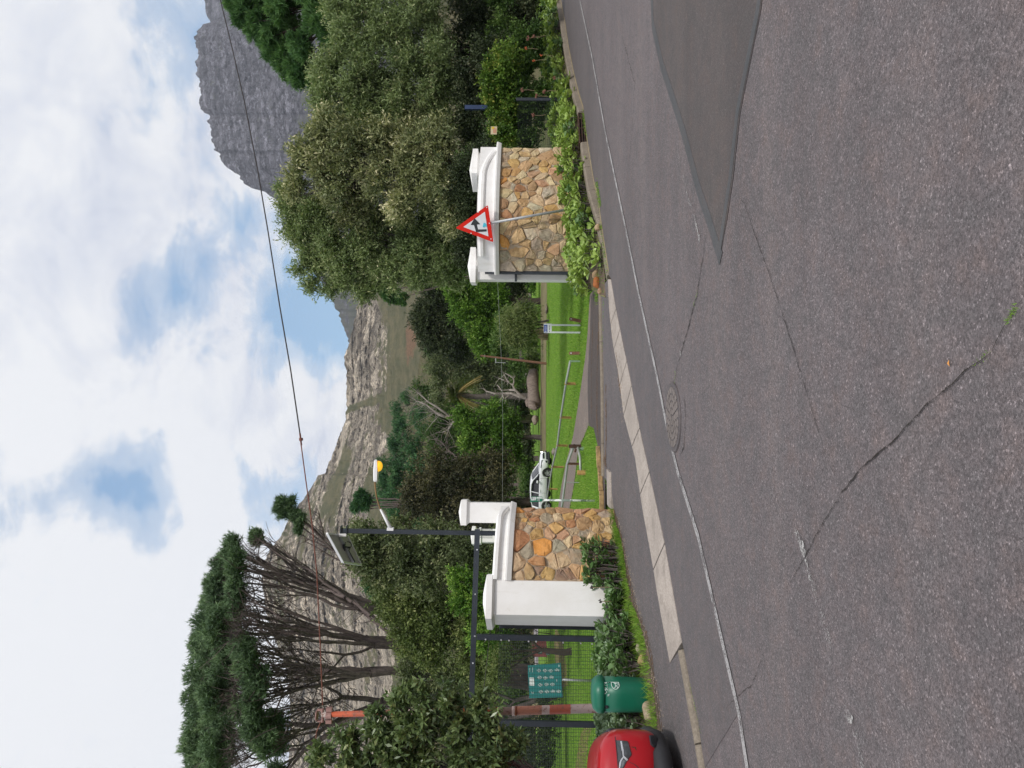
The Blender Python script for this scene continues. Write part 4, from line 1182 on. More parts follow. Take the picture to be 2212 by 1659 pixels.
mb.add([A, B, C, D, A-nrm*0.004, B-nrm*0.004, C-nrm*0.004, D-nrm*0.004], [(0, 1, 2, 3), (7, 6, 5, 4), (0, 4, 5, 1), (1, 5, 6, 2), (2, 6, 7, 3), (3, 7, 4, 0)])
o = mb.build('back_sheet', M_PANELB, so); bm_fix(o)
mb = MB(); e = 0.03
I = [A+(B-A)*.03+(D-A)*.03, B+(A-B)*.03+(C-B)*.03, C+(D-C)*.03+(B-C)*.03, D+(C-D)*.03+(A-D)*.03]
mb.add([p-nrm*0.010 for p in I]+[p-nrm*0.006 for p in I], [(3, 2, 1, 0), (4, 5, 6, 7)]); mb.build('cell_sheet', M_CELL, so)
mb = MB()
for a, b in ((A, B), (B, C), (C, D), (D, A)): bar(mb, a, b, 0.03, 0.04)
mb.build('frame', M_ALU, so)
mb = MB(); bar(mb, (A+D)/2+nrm*0.03, (B+C)/2+nrm*0.03, 0.05, 0.04); bar(mb, p3(640, 690, DP), (A+D)/2+nrm*0.03, 0.04, 0.04); mb.build('bracket', M_GALV, so)
mb = MB(); mb.box(A.lerp(C, 0.45)+nrm*0.03, (0.12, 0.09, 0.04)); mb.build('junction_box', M_SBLACK, so)
mb = MB()
P = [A.lerp(C, 0.45)+nrm*0.05, A.lerp(C, 0.55)+nrm*0.09+Vector((.03, 0, 0)), (B+C)/2*0.6+(A+D)/2*0.4+nrm*0.05, (B+C)/2+nrm*0.06]
mb.tube(P, 0.012, 6)
for w0 in (0, 0.5):
    c = p3(690, 790, DP); mb.tube([c+Vector((0.06*math.cos(t_), 0.02*w0, 0.07*math.sin(t_)-0.02)) for t_ in np.linspace(0.5+w0, 6.4, 12)], 0.007, 5)
mb.build('cable', M_SBLACK, so)
mb = MB(); mb.box(p3(655, 692, DP-0.05), (0.05, 0.08, 0.14)); mb.build('sensor', M_WALL, so, bevel=0.006)
# street lamp arm
M_BRASS = m_simple('aged_brown_pipe', (0.22, 0.13, 0.05), 0.55, 0.2, 12, 0, metal=0.3)
M_LAMPW = m_simple('lamp_white', (0.72, 0.72, 0.73), 0.4, 0.04, 8, 0)
lm = thing('street_lamp', 'small white lamp head with a lit yellow glass dome on a curved brown arm', 'street lamp', tuple(p3(1125, 640, DP)))
mb = MB(); mb.tube([p3(1120, 625, DP), p3(1075, 540, DP+.02), p3(1022, 440, DP+.05)], [0.034, 0.028, 0.018], 12); mb.build('sleeve', M_LAMPW, lm, smooth=True)
mb = MB(); mb.tube([p3(1060, 520, DP+.03), p3(1022, 440, DP+.05), p3(1000, 380, DP+.07), p3(982, 310, DP+.1), p3(972, 240, DP+.12), p3(968, 170, DP+.15)], 0.0135, 10); mb.build('arm', M_BRASS, lm, smooth=True)
mb = MB(); mb.box(p3(1120, 632, DP), (0.05, 0.09, 0.12)); mb.build('bracket', M_LAMPW, lm)
a, b = p3(975, 172, DP+.15), p3(985, -40, DP+.3)
ax = (b-a); up = Vector((0, 0, 1)); sd = ax.cross(up).normalized(); up = sd.cross(ax).normalized()
mb = MB(); vs = []
for f, hw, t0, t1 in ((0, .03, -.018, .03), (0.06, .045, -.03, .04), (.5, .09, -.035, .045), (.94, .08, -.02, .04), (1, .05, -.01, .03)):
    c = a+ax*f
    for s_, u_ in ((-1, t0), (1, t0), (1, t1*.5), (.6, t1), (-.6, t1), (-1, t1*.5)): vs.append(c+sd*hw*s_+up*u_)
fs = [(k*6+i, k*6+(i+1) % 6, (k+1)*6+(i+1) % 6, (k+1)*6+i) for k in range(4) for i in range(6)]+[(5, 4, 3, 2, 1, 0), (24, 25, 26, 27, 28, 29)]
mb.add(vs, fs); o = mb.build('head', M_LAMPW, lm); bm_fix(o)
m, g = mat_base('lit_amber_glass')
gz = g.n('ShaderNodeSeparateXYZ', {0: objc(g)}).outputs[2]
nd = g.n('ShaderNodeBsdfPrincipled', {'Base Color': (0.9, 0.5, 0.03, 1), 'Roughness': 0.25})
nd.inputs['Emission Color'].default_value = (1.0, 0.52, 0.03, 1); nd.inputs['Emission Strength'].default_value = 0.75
M_AMBER = finish(m, g, nd.outputs[0])
m, g = mat_base('lamp_glow'); M_GLOW = finish(m, g, g.n('ShaderNodeEmission', {0: (1, 0.9, 0.55, 1), 1: 1.6}).outputs[0])
c = a+ax*0.72-up*0.03
mb = MB(); vs = []; n1_, n2_ = 14, 6
for j in range(n2_+1):
    th_ = math.pi/2*j/n2_
    for k in range(n1_):
        w = 2*math.pi*k/n1_
        vs.append(c + ax.normalized()*0.105*math.cos(w)*math.cos(th_) + sd*0.075*math.sin(w)*math.cos(th_) - up*0.085*math.sin(th_))
mb.add(vs, [(j*n1_+k, j*n1_+(k+1) % n1_, (j+1)*n1_+(k+1) % n1_, (j+1)*n1_+k) for j in range(n2_) for k in range(n1_)])
mb.build('dome', M_AMBER, lm, smooth=True)
mb = MB(); bar(mb, c+ax.normalized()*0.08+up*0.012-sd*.078, c-ax.normalized()*0.08+up*0.012-sd*.078, 0.01, 0.02); mb.build('lamp_tube', M_GLOW, lm)

# distant pier pair behind
D2 = 24
for (X0, Y0, w, lab) in ((1022, 1160, .30, 'distant white gate pier partly hidden behind the dark steel pole'),):
    q = at(1060, 1158, D2); fp = thing('gate_pier', lab, 'pier', (q.x, q.y, 0.0))
    ztp = at(1030, 1158, D2).z
    pier(fp, (q.x, q.y), 0.42, 0.42, 0, ztp, 0.3, 0.56, 0.14, 0.06, 'shaft')
    mb = MB(); mb.box((q.x, q.y, ztp-0.12), (0.5, 0.5, 0.06), 0.3); mb.build('band', M_WALL, fp)

# ------------------------------------------------------------------ red and white pole with cable
DRP = 10.6
m, g = mat_base('striped_pole_paint')
pz_ = g.n('ShaderNodeSeparateXYZ', {0: geopos(g)}).outputs[2]
def zpx(X): return at(X, 1535, DRP).z
bandsX = [1290, 1231, 1186, 1168, 1112, 1075, 1000, 960, 905, 860, 763, 714.6, 680]
zz = [zpx(x) for x in bandsX]; z_lo, z_hi = zz[0], zz[-1]
cols = [(0.36, 0.27, 0.25), (0.34, 0.065, 0.03), (0.38, 0.27, 0.24), (0.31, 0.11, 0.06), (0.38, 0.27, 0.24), (0.34, 0.07, 0.03), (0.4, 0.3, 0.27), (0.34, 0.07, 0.03), (0.4, 0.3, 0.27), (0.34, 0.07, 0.03), (0.42, 0.08, 0.03), (0.42, 0.36, 0.33)]
f = g.math('DIVIDE', g.math('SUBTRACT', g.math('ADD', pz_, g.math('MULTIPLY', g.noise(geopos(g), 20, 3), 0.03)), z_lo), z_hi-z_lo)
c = g.ramp(f, [(max(0, (zz[i]-z_lo)/(z_hi-z_lo)), cols[i]) for i in range(12)], 'CONSTANT')
rn = g.noise(geopos(g), 13, 6, 0.7)
c = g.mix(g.ramp(rn, [(0.55, 0.0), (0.63, 0.85)]), c, (0.15, 0.06, 0.035))
c = g.mix(g.ramp(g.noise(geopos(g), 30, 5, .7), [(0.6, 0), (0.68, 0.9)]), c, (0.03, 0.015, 0.015))
M_STRIPE = finish(m, g, pr(g, c, 0.6, bump(g, rn, 0.3, 0.004)))
tp = thing('striped_pole', 'rusty red and white banded steel cable pole standing behind the green bin', 'pole', (*at(1400, 1529, DRP).xy, 0.0))
mb = MB(); mb.tube([at(1400, 1527, DRP), at(1300, 1529.5, DRP), at(1112, 1535.5, DRP)], [0.066, 0.064, 0.060], 18); mb.tube([at(1116, 1535.4, DRP), at(1106, 1535.7, DRP)], [0.068, 0.062], 18)
mb.build('lower_shaft', M_STRIPE, tp, smooth=True)
mb = MB(); mb.tube([at(1112, 1535.5, DRP), at(900, 1539, DRP), at(695, 1543.5, DRP)], [0.054, 0.046, 0.037], 16); mb.build('upper_shaft', M_STRIPE, tp, smooth=True)
zz5 = lambda x, y: (650.6+.2206*x, 1328+.2206*y)
p5 = lambda x, y, d=DRP: at(*zz5(x, y), d)
M_PINKM = m_simple('faded_red_iron', (0.30, 0.17, 0.15), 0.6, 0.25, 30, 0.2, 60, metal=0.2)
mb = MB(); mb.tube([p5(245, 985), p5(300, 984)], 0.052, 14); mb.box(p5(275, 925), (0.05, 0.06, 0.085)); mb.box(p5(272, 1043), (0.05, 0.06, 0.085)); mb.build('clamp', M_PINKM, tp)
mb = MB(); mb.tube([p5(148, 985), p5(158, 985)], 0.075, 12); mb.tube([p5(160, 930), p5(215, 935)], 0.018, 8); mb.tube([p5(160, 1040), p5(215, 1035)], 0.018, 8); mb.tube([p5(205, 985), p5(250, 985)], 0.03, 12); mb.tube([p5(208, 920), p5(208, 1050)], 0.022, 8); mb.build('cable_head', M_PINKM, tp)
wi = thing('overhead_cable', 'thin overhead cable with a small splice, running up to the right across the sky', 'cable', tuple(p5(205, 900)))
M_CABR = m_simple('red_brown_cable', (0.16, 0.05, 0.03), 0.6, 0.3, 30, 0)
M_CAB = m_simple('black_cable', (0.03, 0.025, 0.025), 0.6, 0.2, 30, 0)
W = [(697, 1523, 10.6), (692, 1400, 10.65), (684.5, 1240, 10.8), (675, 1140, 10.9), (661, 1040, 11.1), (649, 950, 11.3)]
mb = MB(); mb.tube([at(*p) for p in W], 0.0085, 6); mb.build('cable', M_CABR, wi)
W2 = [(649, 944, 11.3), (628, 800, 11.6), (604, 660, 12), (579, 500, 12.4), (557, 370, 12.8), (528, 220, 13.3), (503, 110, 13.8), (476, 0, 14.2), (430, -170, 15), (330, -600, 17)]
mb = MB(); mb.tube([at(*p) for p in W2], 0.0105, 6); mb.build('cable', M_CAB, wi)
mb = MB(); mb.tube([at(651, 962, 11.3), at(648, 936, 11.3)], [0.014, 0.014], 8); mb.tube([at(650.5, 952, 11.3), at(650, 946, 11.3)], 0.03, 10); mb.build('splice', M_CABR, wi)
wl = thing('overhead_cable', 'short cable dropping left from the top of the striped pole', 'cable', tuple(p5(190, 1060)))
mb = MB(); mb.tube([at(*zz5(190, 1050), 10.6), at(*zz5(150, 1150), 10.6), at(676, 1659, 10.9), at(640, 1900, 11.5)], 0.008, 6); mb.build('cable', M_CABR, wl)
w3 = thing('overhead_cable', 'faint grey wire stretched low between the park trees', 'cable', tuple(at(1086, 870, 42)))
mb = MB(); mb.tube([at(1074, 590, 42), at(1083, 780, 42), at(1086, 900, 42), at(1085, 1100, 42)], 0.009, 4); mb.build('cable', M_GALV, w3)
w4 = thing('overhead_cable', 'thin dark wire sloping left past the mesh fence behind the white end block', 'cable', tuple(at(1060, 1353, 20)))
mb = MB(); mb.tube([at(1060, 1353, 20), at(1042, 1520, 20), at(1030, 1640, 20)], 0.009, 5); mb.build('cable', M_CAB, w4)
# ------------------------------------------------------------------ foliage
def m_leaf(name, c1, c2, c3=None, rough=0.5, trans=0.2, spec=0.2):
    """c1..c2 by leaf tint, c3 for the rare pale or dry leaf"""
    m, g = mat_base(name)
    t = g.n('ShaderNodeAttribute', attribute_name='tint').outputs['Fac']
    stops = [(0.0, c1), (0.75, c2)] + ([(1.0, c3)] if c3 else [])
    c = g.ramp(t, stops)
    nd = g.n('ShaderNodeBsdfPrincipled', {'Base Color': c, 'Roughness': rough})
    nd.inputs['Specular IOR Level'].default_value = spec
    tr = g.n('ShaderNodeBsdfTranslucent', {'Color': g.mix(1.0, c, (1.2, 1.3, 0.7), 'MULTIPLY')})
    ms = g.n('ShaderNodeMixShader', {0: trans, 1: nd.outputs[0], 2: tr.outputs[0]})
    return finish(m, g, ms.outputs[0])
def m_bark(name, c, c2):
    m, g = mat_base(name)
    p = geopos(g)
    mp = g.n('ShaderNodeMapping', {'Vector': p, 'Scale': (1, 1, 0.25)})
    n = g.noise(mp.outputs[0], 9, 6, 0.7, 0.4)
    col = g.mix(g.ramp(n, [(0.35, 0), (0.65, 1)]), c, c2)
    return finish(m, g, pr(g, col, 0.95, bump(g, n, 0.8, 0.03), 0, 0.15))
BARK_G = m_bark('grey_bark', (0.06, 0.05, 0.045), (0.15, 0.13, 0.12))
BARK_P = m_bark('pine_bark', (0.075, 0.06, 0.06), (0.19, 0.15, 0.14))
BARK_D = m_bark('dark_bark', (0.03, 0.024, 0.02), (0.07, 0.055, 0.045))
BARK_W = m_bark('bleached_dead_wood', (0.20, 0.17, 0.15), (0.40, 0.36, 0.33))
BARK_L = m_bark('grey_log_bark', (0.12, 0.095, 0.08), (0.26, 0.21, 0.18))

def unit(v): return v/np.maximum(np.linalg.norm(v, axis=-1, keepdims=True), 1e-9)
def clumps_of(blobs, per, seed, fr=0.34, low=-0.45):
    """sub-clumps on the skin of big ellipsoid blobs -> centres, radii (n,3)"""
    r = np.random.default_rng(seed)
    C, R = [], []
    for (c, rad) in blobs:
        c = np.array(c, float); rad = np.array(rad, float)
        n = per if per > 12 else 30
        d = unit(r.normal(size=(n*2, 3))); d = d[d[:, 2] > low + r.uniform(-.3, .2, len(d))][:n]
        s = r.uniform(0.35, 1.0, (len(d), 1))
        C.append(c + d*rad*s)
        rr = rad.mean()*(fr*1.0+.10)*r.uniform(0.4, 1.35, (len(d), 1))
        R.append(np.hstack([rr, rr, rr*0.8]))
    return np.vstack(C), np.vstack(R)
def leaves(C, R, N, L, W, seed, up=0.35, spread=0.9, core=0.35, tintc=0.35, tb=0.0, tuft=1, fold=0.25, droop=0.0, tri=False, twig=0.0):
    r = np.random.default_rng(seed)
    wgt = (R[:, 0]*R[:, 2]); wgt = wgt/wgt.sum()
    nt_ = max(1, N//tuft)
    k = r.choice(len(C), nt_, p=wgt)
    d = unit(r.normal(size=(nt_, 3)) + np.array([0, 0, 0.25]))
    rad = (core + (1-core)*r.uniform(0, 1, (nt_, 1))**0.6)
    rad = np.where(r.uniform(0, 1, (nt_, 1)) < 0.12, rad*r.uniform(1.0, 1.5, (nt_, 1)), rad)
    P = C[k] + d*R[k]*rad
    ct = r.uniform(-1, 1, len(C))*tintc
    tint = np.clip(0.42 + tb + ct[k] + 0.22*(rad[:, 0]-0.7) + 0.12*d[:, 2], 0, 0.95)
    if tuft > 1:
        tw_ = unit(d*0.7 + r.normal(size=(nt_, 3))*0.55 + np.array([0, 0, up*0.9-droop]))*twig*r.uniform(.6, 1.3, (nt_, 1))
        jj = np.tile(np.arange(tuft)/max(1, tuft-1), nt_)[:, None]
        P = np.repeat(P, tuft, 0); d = np.repeat(d, tuft, 0); tint = np.repeat(tint, tuft)
        if twig > 0:
            T3 = np.repeat(tw_, tuft, 0); P = P + T3*jj; d = unit(T3); tint = tint + 0.16*(jj[:, 0]-.5)
    n = len(P)
    tint = np.clip(tint + r.normal(0, 0.13, n), 0, 1)
    ax = unit(d*0.8 + r.normal(size=(n, 3))*spread + np.array([0, 0, up-droop]))
    l = L*r.uniform(0.6, 1.3, (n, 1)); w = W*r.uniform(0.7, 1.25, (n, 1))
    s = unit(np.cross(ax, r.normal(size=(n, 3)) + np.array([0, 0, 0.6])))
    nm = np.cross(s, ax)
    if tri:
        V = np.stack([P - s*w/2, P + s*w/2, P + ax*l + np.array([0, 0, -1.0])*l*0.05], 1).reshape(-1, 3)
        return V, np.arange(n*3).reshape(n, 3), tint
    v0 = P; v2 = P + ax*l + np.array([0, 0, -1.0])*l*0.08
    mid_ = P + ax*l*0.5
    v1 = mid_ + s*w/2 + nm*w*fold; v3 = mid_ - s*w/2 + nm*w*fold
    V = np.stack([v0, v1, v2, v3], 1).reshape(-1, 3)
    Q = np.arange(n*4).reshape(n, 4)
    return V, Q, tint
def crown(parent, blobs, N, L, W, mat, seed, per=6, fr=0.34, name='crown', low=-0.45, **kw):
    if 'tuft' not in kw: kw.update(tuft=8, twig=L*2.6, spread=kw.get('spread', .8), core=kw.get('core', .15))
    C, R = clumps_of(blobs, per, seed, fr, low)
    V, Q, t = leaves(C, R, N, L, W, seed+1, **kw)
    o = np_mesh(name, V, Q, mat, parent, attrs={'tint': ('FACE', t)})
    return o, C, R

def limb(mb, a, b, r0, r1, r, bend=0.12, n=6, segs=4, sag=0.0):
    a, b = Vector(a), Vector(b); L = (b-a).length
    off = Vector((r.uniform(-1, 1), r.uniform(-1, 1), r.uniform(-1, 1)))*L*bend
    P = []
    for i in range(segs+1):
        t = i/segs
        p = a.lerp(b, t) + off*math.sin(math.pi*t)*0.5 + Vector((0, 0, -sag*L*math.sin(math.pi*t)))
        if 0 < i < segs: p += Vector((r.uniform(-1, 1), r.uniform(-1, 1), r.uniform(-1, 1)))*L*0.02
        P.append(p)
    rs = [r0+(r1-r0)*(i/segs)**0.8 for i in range(segs+1)]
    mb.tube(P, rs, n, caps=False)
    return P
def grow_tree(mb, start, targets, rbase, r, frac=0.35, minr=0.012, depth=0, bend=0.12, expo=0.45, sag=0.0, total=None):
    """branches split towards the clumps they carry"""
    T = [Vector(t) for t in targets]
    n = len(T)
    if total is None: total = n
    r0 = max(minr, rbase*(n/total)**expo)
    start = Vector(start)
    if n == 1:
        limb(mb, start, T[0], r0, minr*0.6, r, bend, 5 if r0 < 0.05 else 6, 4, sag); return
    cen_ = sum(T, Vector())/n
    node = start.lerp(cen_, frac*r.uniform(0.8, 1.25)) if depth else start
    r1 = r0
    if depth: r1 = max(minr, r0*0.86); limb(mb, start, node, r0, r1, r, bend*0.7, 8 if r0 > 0.12 else 6, 4, sag)
    # split by the widest direction
    A = np.array([tuple(t-cen_) for t in T]); u, s_, vt = np.linalg.svd(A, full_matrices=False)
    pr_ = A @ (vt[0] + np.array([r.uniform(-.2, .2) for _ in range(3)]))
    k = 3 if (n > 8 and depth < 3 and r.random() < 0.6) else 2
    order = np.argsort(pr_); cuts = [0] + [int(n*(i+1)/k + r.uniform(-.08, .08)*n) if i < k-1 else n for i in range(k)]
    for a, b in zip(cuts, cuts[1:]):
        sub = [T[i] for i in order[a:b]]
        if sub: grow_tree(mb, node, sub, rbase, r, frac, minr, depth+1, bend, expo, sag, total)
def B(X, Y, d, rv, rh, rd=None):
    """blob from its picture centre, distance and half sizes in picture units"""
    s = d/FPX
    c = at(X, Y, d)
    return ((c.x, c.y, c.z), (rh*s, (rd if rd else rh*s*0.9), rv*s))
def tree(name, label, base, r0, blobs, N, L, W, mat, bark, seed, cat='tree', group=None, fork=None, per=6, fr=0.34, nb=60, frac=0.4, minr=0.012, low=-0.45, stems=1, **kw):
    base = Vector(base)
    t = thing(name, label, cat, tuple(base), group)
    o, C, R = crown(t, blobs, N, L, W, mat, seed, per, fr, low=low, **kw)
    r = random.Random(seed)
    mb = MB()
    idx = list(range(len(C))); r.shuffle(idx); idx = idx[:nb]
    T = [Vector(C[i]) for i in idx]
    for s in range(stems):
        sub = T[s::stems]
        if not sub: continue
        cen_ = sum(sub, Vector())/len(sub)
        b0 = base + Vector(((s-(stems-1)/2)*r0*3, r.uniform(-1, 1)*r0, 0))
        fk = Vector(fork) if fork is not None else b0.lerp(cen_, 0.42)
        limb(mb, b0-Vector((0, 0, 0.15)), fk, r0*0.9, r0*0.6, r, 0.07, 8, 6)
        grow_tree(mb, fk, sub, r0*0.6, r, frac, minr, expo=0.55)
    if mb.v: mb.build('trunk', bark, t, smooth=True)
    return t

L_OLIVE = m_leaf('olive_scrub_leaf', (0.06, 0.085, 0.04), (0.185, 0.22, 0.105), (0.40, 0.40, 0.23), 0.55)
L_OLIVE2 = m_leaf('fresh_olive_leaf', (0.06, 0.095, 0.03), (0.175, 0.22, 0.075), (0.36, 0.38, 0.16), 0.5)
L_DARKG = m_leaf('dark_evergreen_leaf', (0.018, 0.03, 0.014), (0.06, 0.08, 0.035), (0.14, 0.15, 0.08), 0.5, 0.12)
L_BROWNG = m_leaf('brownish_dark_leaf', (0.026, 0.034, 0.019), (0.090, 0.084, 0.042), (0.192, 0.168, 0.084), 0.55, 0.12)
L_BRIGHT = m_leaf('bright_green_leaf', (0.044, 0.106, 0.018), (0.138, 0.263, 0.037), (0.300, 0.413, 0.088), 0.5)
L_MIDG = m_leaf('mid_green_leaf', (0.034, 0.075, 0.018), (0.098, 0.172, 0.040), (0.196, 0.276, 0.081), 0.5)
L_PALE = m_leaf('grey_green_leaf', (0.09, 0.14, 0.06), (0.26, 0.33, 0.14), (0.56, 0.54, 0.33), 0.45)
L_PALE2 = m_leaf('pale_tipped_leaf', (0.10, 0.14, 0.065), (0.33, 0.345, 0.17), (0.78, 0.72, 0.47), 0.45)
L_PINE = m_leaf('pine_needles', (0.05, 0.09, 0.05), (0.14, 0.22, 0.11), (0.22, 0.31, 0.15), 0.6, 0.15)
L_PINEF = m_leaf('far_pine_needles', (0.027, 0.081, 0.041), (0.081, 0.182, 0.074), (0.135, 0.243, 0.095), 0.6, 0.12)
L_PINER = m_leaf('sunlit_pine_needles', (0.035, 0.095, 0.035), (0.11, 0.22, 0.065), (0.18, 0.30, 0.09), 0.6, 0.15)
L_DRY = m_leaf('dry_needles', (0.08, 0.06, 0.065), (0.16, 0.12, 0.12), (0.2, 0.15, 0.13), 0.8, 0.1)
L_SHRUB = m_leaf('leathery_shrub_leaf', (0.061, 0.101, 0.041), (0.162, 0.223, 0.081), (0.459, 0.486, 0.230), 0.33, 0.18, 0.5)
L_VINE = m_leaf('vine_leaf', (0.036, 0.090, 0.014), (0.144, 0.240, 0.036), (0.360, 0.360, 0.084), 0.45)
def ground_at(X, Y, d):
    p = at(X, Y, d); return (p.x, p.y, pz(p.x, p.y)-0.03)

# big stone pine on the left ----------------------------------------
d = 36
base = at(960, 1455, d); base.z = pz(base.x, base.y)
sp_ = thing('stone_pine', 'huge umbrella stone pine with fanned dark limbs rising behind the striped pole', 'tree', tuple(base))
top_blobs = [B(508, 1182, d, 20, 24), B(490, 1225, d, 26, 36), B(478, 1275, d-1, 30, 42), B(462, 1330, d, 34, 46), B(455, 1390, d+1, 34, 52), B(452, 1455, d, 36, 54), B(448, 1520, d-1, 40, 56), B(445, 1590, d, 40, 60), B(448, 1655, d+1, 42, 60),
             B(455, 1730, d, 40, 60), B(470, 1810, d, 40, 60), B(490, 1880, d, 36, 50), B(475, 1300, d+5, 26, 60), B(460, 1430, d+5, 26, 70), B(455, 1560, d+5, 26, 70), B(475, 1350, d-5, 20, 50), B(470, 1500, d-5, 22, 60), B(470, 1620, d-5, 22, 60)]
low_blobs = [B(492, 1400, d-2, 20, 40), B(494, 1470, d-2, 22, 44), B(492, 1545, d-2, 22, 46), B(494, 1620, d-2, 22, 44), B(505, 1345, d-1, 16, 30), B(513, 1218, d-2, 18, 30), B(515, 1270, d-2, 19, 34), B(512, 1312, d-2, 18, 28), B(532, 1400, d-5, 26, 24), B(545, 1440, d-5, 34, 32), B(560, 1475, d-5, 34, 30), B(548, 1520, d-5, 36, 36), B(556, 1565, d-5, 36, 32), B(575, 1600, d-5, 30, 28), B(600, 1560, d-4, 22, 24), B(520, 1390, d-3, 18, 20), B(610, 1600, d-3, 14, 22), B(600, 1690, d-3, 30, 40),
             B(558, 1160, d+2, 9, 12)]
C1_, R1_ = clumps_of(top_blobs, 3.4, 31, 0.27, -0.1)
C2_, R2_ = clumps_of(low_blobs, 5.5, 32, 0.36, -0.3)
Cc, Rc = np.vstack([C1_, C2_]), np.vstack([R1_, R2_])
Rc = np.clip(Rc, 0.25, 0.62)
V, Q, t = leaves(Cc, Rc, 300000, 0.20, 0.04, 33, up=0.5, spread=0.65, core=0.2, tintc=0.25, tuft=6, tri=True, tb=.10, twig=.12)
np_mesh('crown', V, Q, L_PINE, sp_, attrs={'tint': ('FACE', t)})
r = random.Random(4)
fork_pts = [at(905, 1400, d), at(900, 1450, d-1), at(905, 1500, d), at(880, 1345, d+0.5)]
mb = MB(); limb(mb, base-Vector((0, 0, .2)), at(940, 1452, d), 0.62, 0.55, r, 0.02, 12)
hub = at(940, 1452, d)
for f in fork_pts: limb(mb, hub, f, 0.42, 0.33, r, 0.05, 10)
TT = [Vector(c) - Vector((0, 0, float(rr[2])*0.4)) for c, rr in zip(Cc, Rc)]
r.shuffle(TT); TT = TT[:430]
grp = {i: [] for i in range(4)}
for t_ in TT:
    u = 1530/1.8445  # picture row of the target
    rel = (t_ - EYE); Yp = 829.5 - FPX*rel.dot(RT_)/rel.dot(F_)
    i = 3 if Yp < 1265 else 0 if Yp < 1385 else 1 if Yp < 1530 else 2
    if r.random() < 0.12: i = r.randrange(3)
    grp[i].append(t_)
for i in range(4): grow_tree(mb, fork_pts[i], grp[i], 0.34, r, 0.30, 0.022, 0, 0.20, 0.60)
# bare inner twigs hanging below the needles
for k in range(1400):
    t_ = r.choice(TT); dr_ = (fork_pts[1]-t_).normalized()
    s_ = t_ + dr_*r.uniform(0.4, 3.6) + Vector((r.uniform(-.5, .5), r.uniform(-.5, .5), r.uniform(-.3, .3)))
    e_ = s_ + Vector((r.uniform(-.8, .8), r.uniform(-.8, .8), r.uniform(0.1, 1.0)))*r.uniform(.5, 1.4)
    limb(mb, s_, e_, 0.022, 0.010, r, 0.2, 3, 3)
# low thin limbs leaning right with a few needles
for (x0, y0, x1, y1) in [(800, 1330, 600, 1180), (830, 1360, 640, 1215), (760, 1300, 560, 1165), (850, 1375, 700, 1265), (800, 1330, 690, 1240), (745, 1290, 610, 1230)]:
    P = limb(mb, at(x0, y0, d-1), at(x1, y1, d+.5), 0.085, 0.03, r, 0.06, 6, 7)
    for p in P[2:]:
        for _ in range(5): limb(mb, p, p+Vector((r.uniform(-1, 1), r.uniform(-1, 1), r.uniform(-.2, 1)))*r.uniform(.4, 1.3), 0.018, 0.006, r, .2, 3, 2)
mb.build('trunk', BARK_P, sp_, smooth=True)
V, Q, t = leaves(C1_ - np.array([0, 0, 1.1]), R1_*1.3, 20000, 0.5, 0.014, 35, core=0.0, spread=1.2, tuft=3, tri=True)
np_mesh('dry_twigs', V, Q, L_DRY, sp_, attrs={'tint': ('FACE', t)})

# slender leaning pine right of it
d = 42
tree('pine_tree', 'slender leaning pine with one tuft of blue-green needles against the sky', ground_at(1130, 1300, d), 0.20,
     [B(612, 1088, d, 9, 11), B(616, 1108, d, 9, 10), B(628, 1096, d, 10, 10), B(640, 1112, d, 9, 12), B(634, 1082, d, 7, 8), B(652, 1122, d, 8, 12), B(648, 1140, d, 6, 9), B(602, 1098, d, 5, 6)], 14000, 0.26, 0.04, L_PINE, BARK_P, 41, per=4, fr=.36, tri=True, fork=tuple(at(800, 1245, d)), nb=26, frac=0.75, minr=0.03, tuft=6, up=.6, spread=.8, twig=.2)
r = random.Random(9); mb = MB()
for (x0, y0, x1, y1) in [(760, 1225, 672, 1130), (725, 1190, 640, 1150), (700, 1160, 690, 1110), (770, 1232, 660, 1170)]:
    P = limb(mb, at(x0, y0, d), at(x1, y1, d), 0.07, 0.025, r, .08, 6, 6)
    for p in P[1:]:
        for _ in range(6): limb(mb, p, p+Vector((r.uniform(-1, 1), r.uniform(-1, 1), r.uniform(-.3, 1)))*r.uniform(.4, 1.2), 0.016, 0.006, r, .2, 3, 2)
mb.build('bare_branches', BARK_P, bpy.data.objects['pine_tree'])

# stone pine top right
d = 33
tree('stone_pine', 'green stone pine with rounded needle cushions above the pale shrubs, below the mountain', ground_at(1150, -40, d), 0.5,
     [B(515, -10, d, 26, 40), B(535, 28, d, 22, 34), B(562, 62, d, 22, 34), B(590, 95, d, 22, 36), B(620, 125, d, 22, 36), B(650, 150, d, 22, 34), B(682, 172, d, 20, 20), B(580, 40, d+2, 34, 50), B(625, 80, d+1, 34, 46),
      B(605, 10, d-1, 26, 36), B(560, -40, d, 40, 50), B(650, 100, d-1.5, 24, 28), B(700, 40, d-2, 36, 30), B(715, 75, d-2, 22, 22), B(680, -40, d-2, 40, 50), B(640, -30, d, 50, 50), B(660, 120, d, 25, 30)],
     210000, 0.20, 0.042, L_PINER, BARK_D, 51, per=3.4, fr=0.3, nb=140, frac=0.4, minr=0.03, tuft=6, tri=True, twig=.12, up=.5, spread=.6, tintc=0.22, core=.3, fork=tuple(at(900, -60, d)))

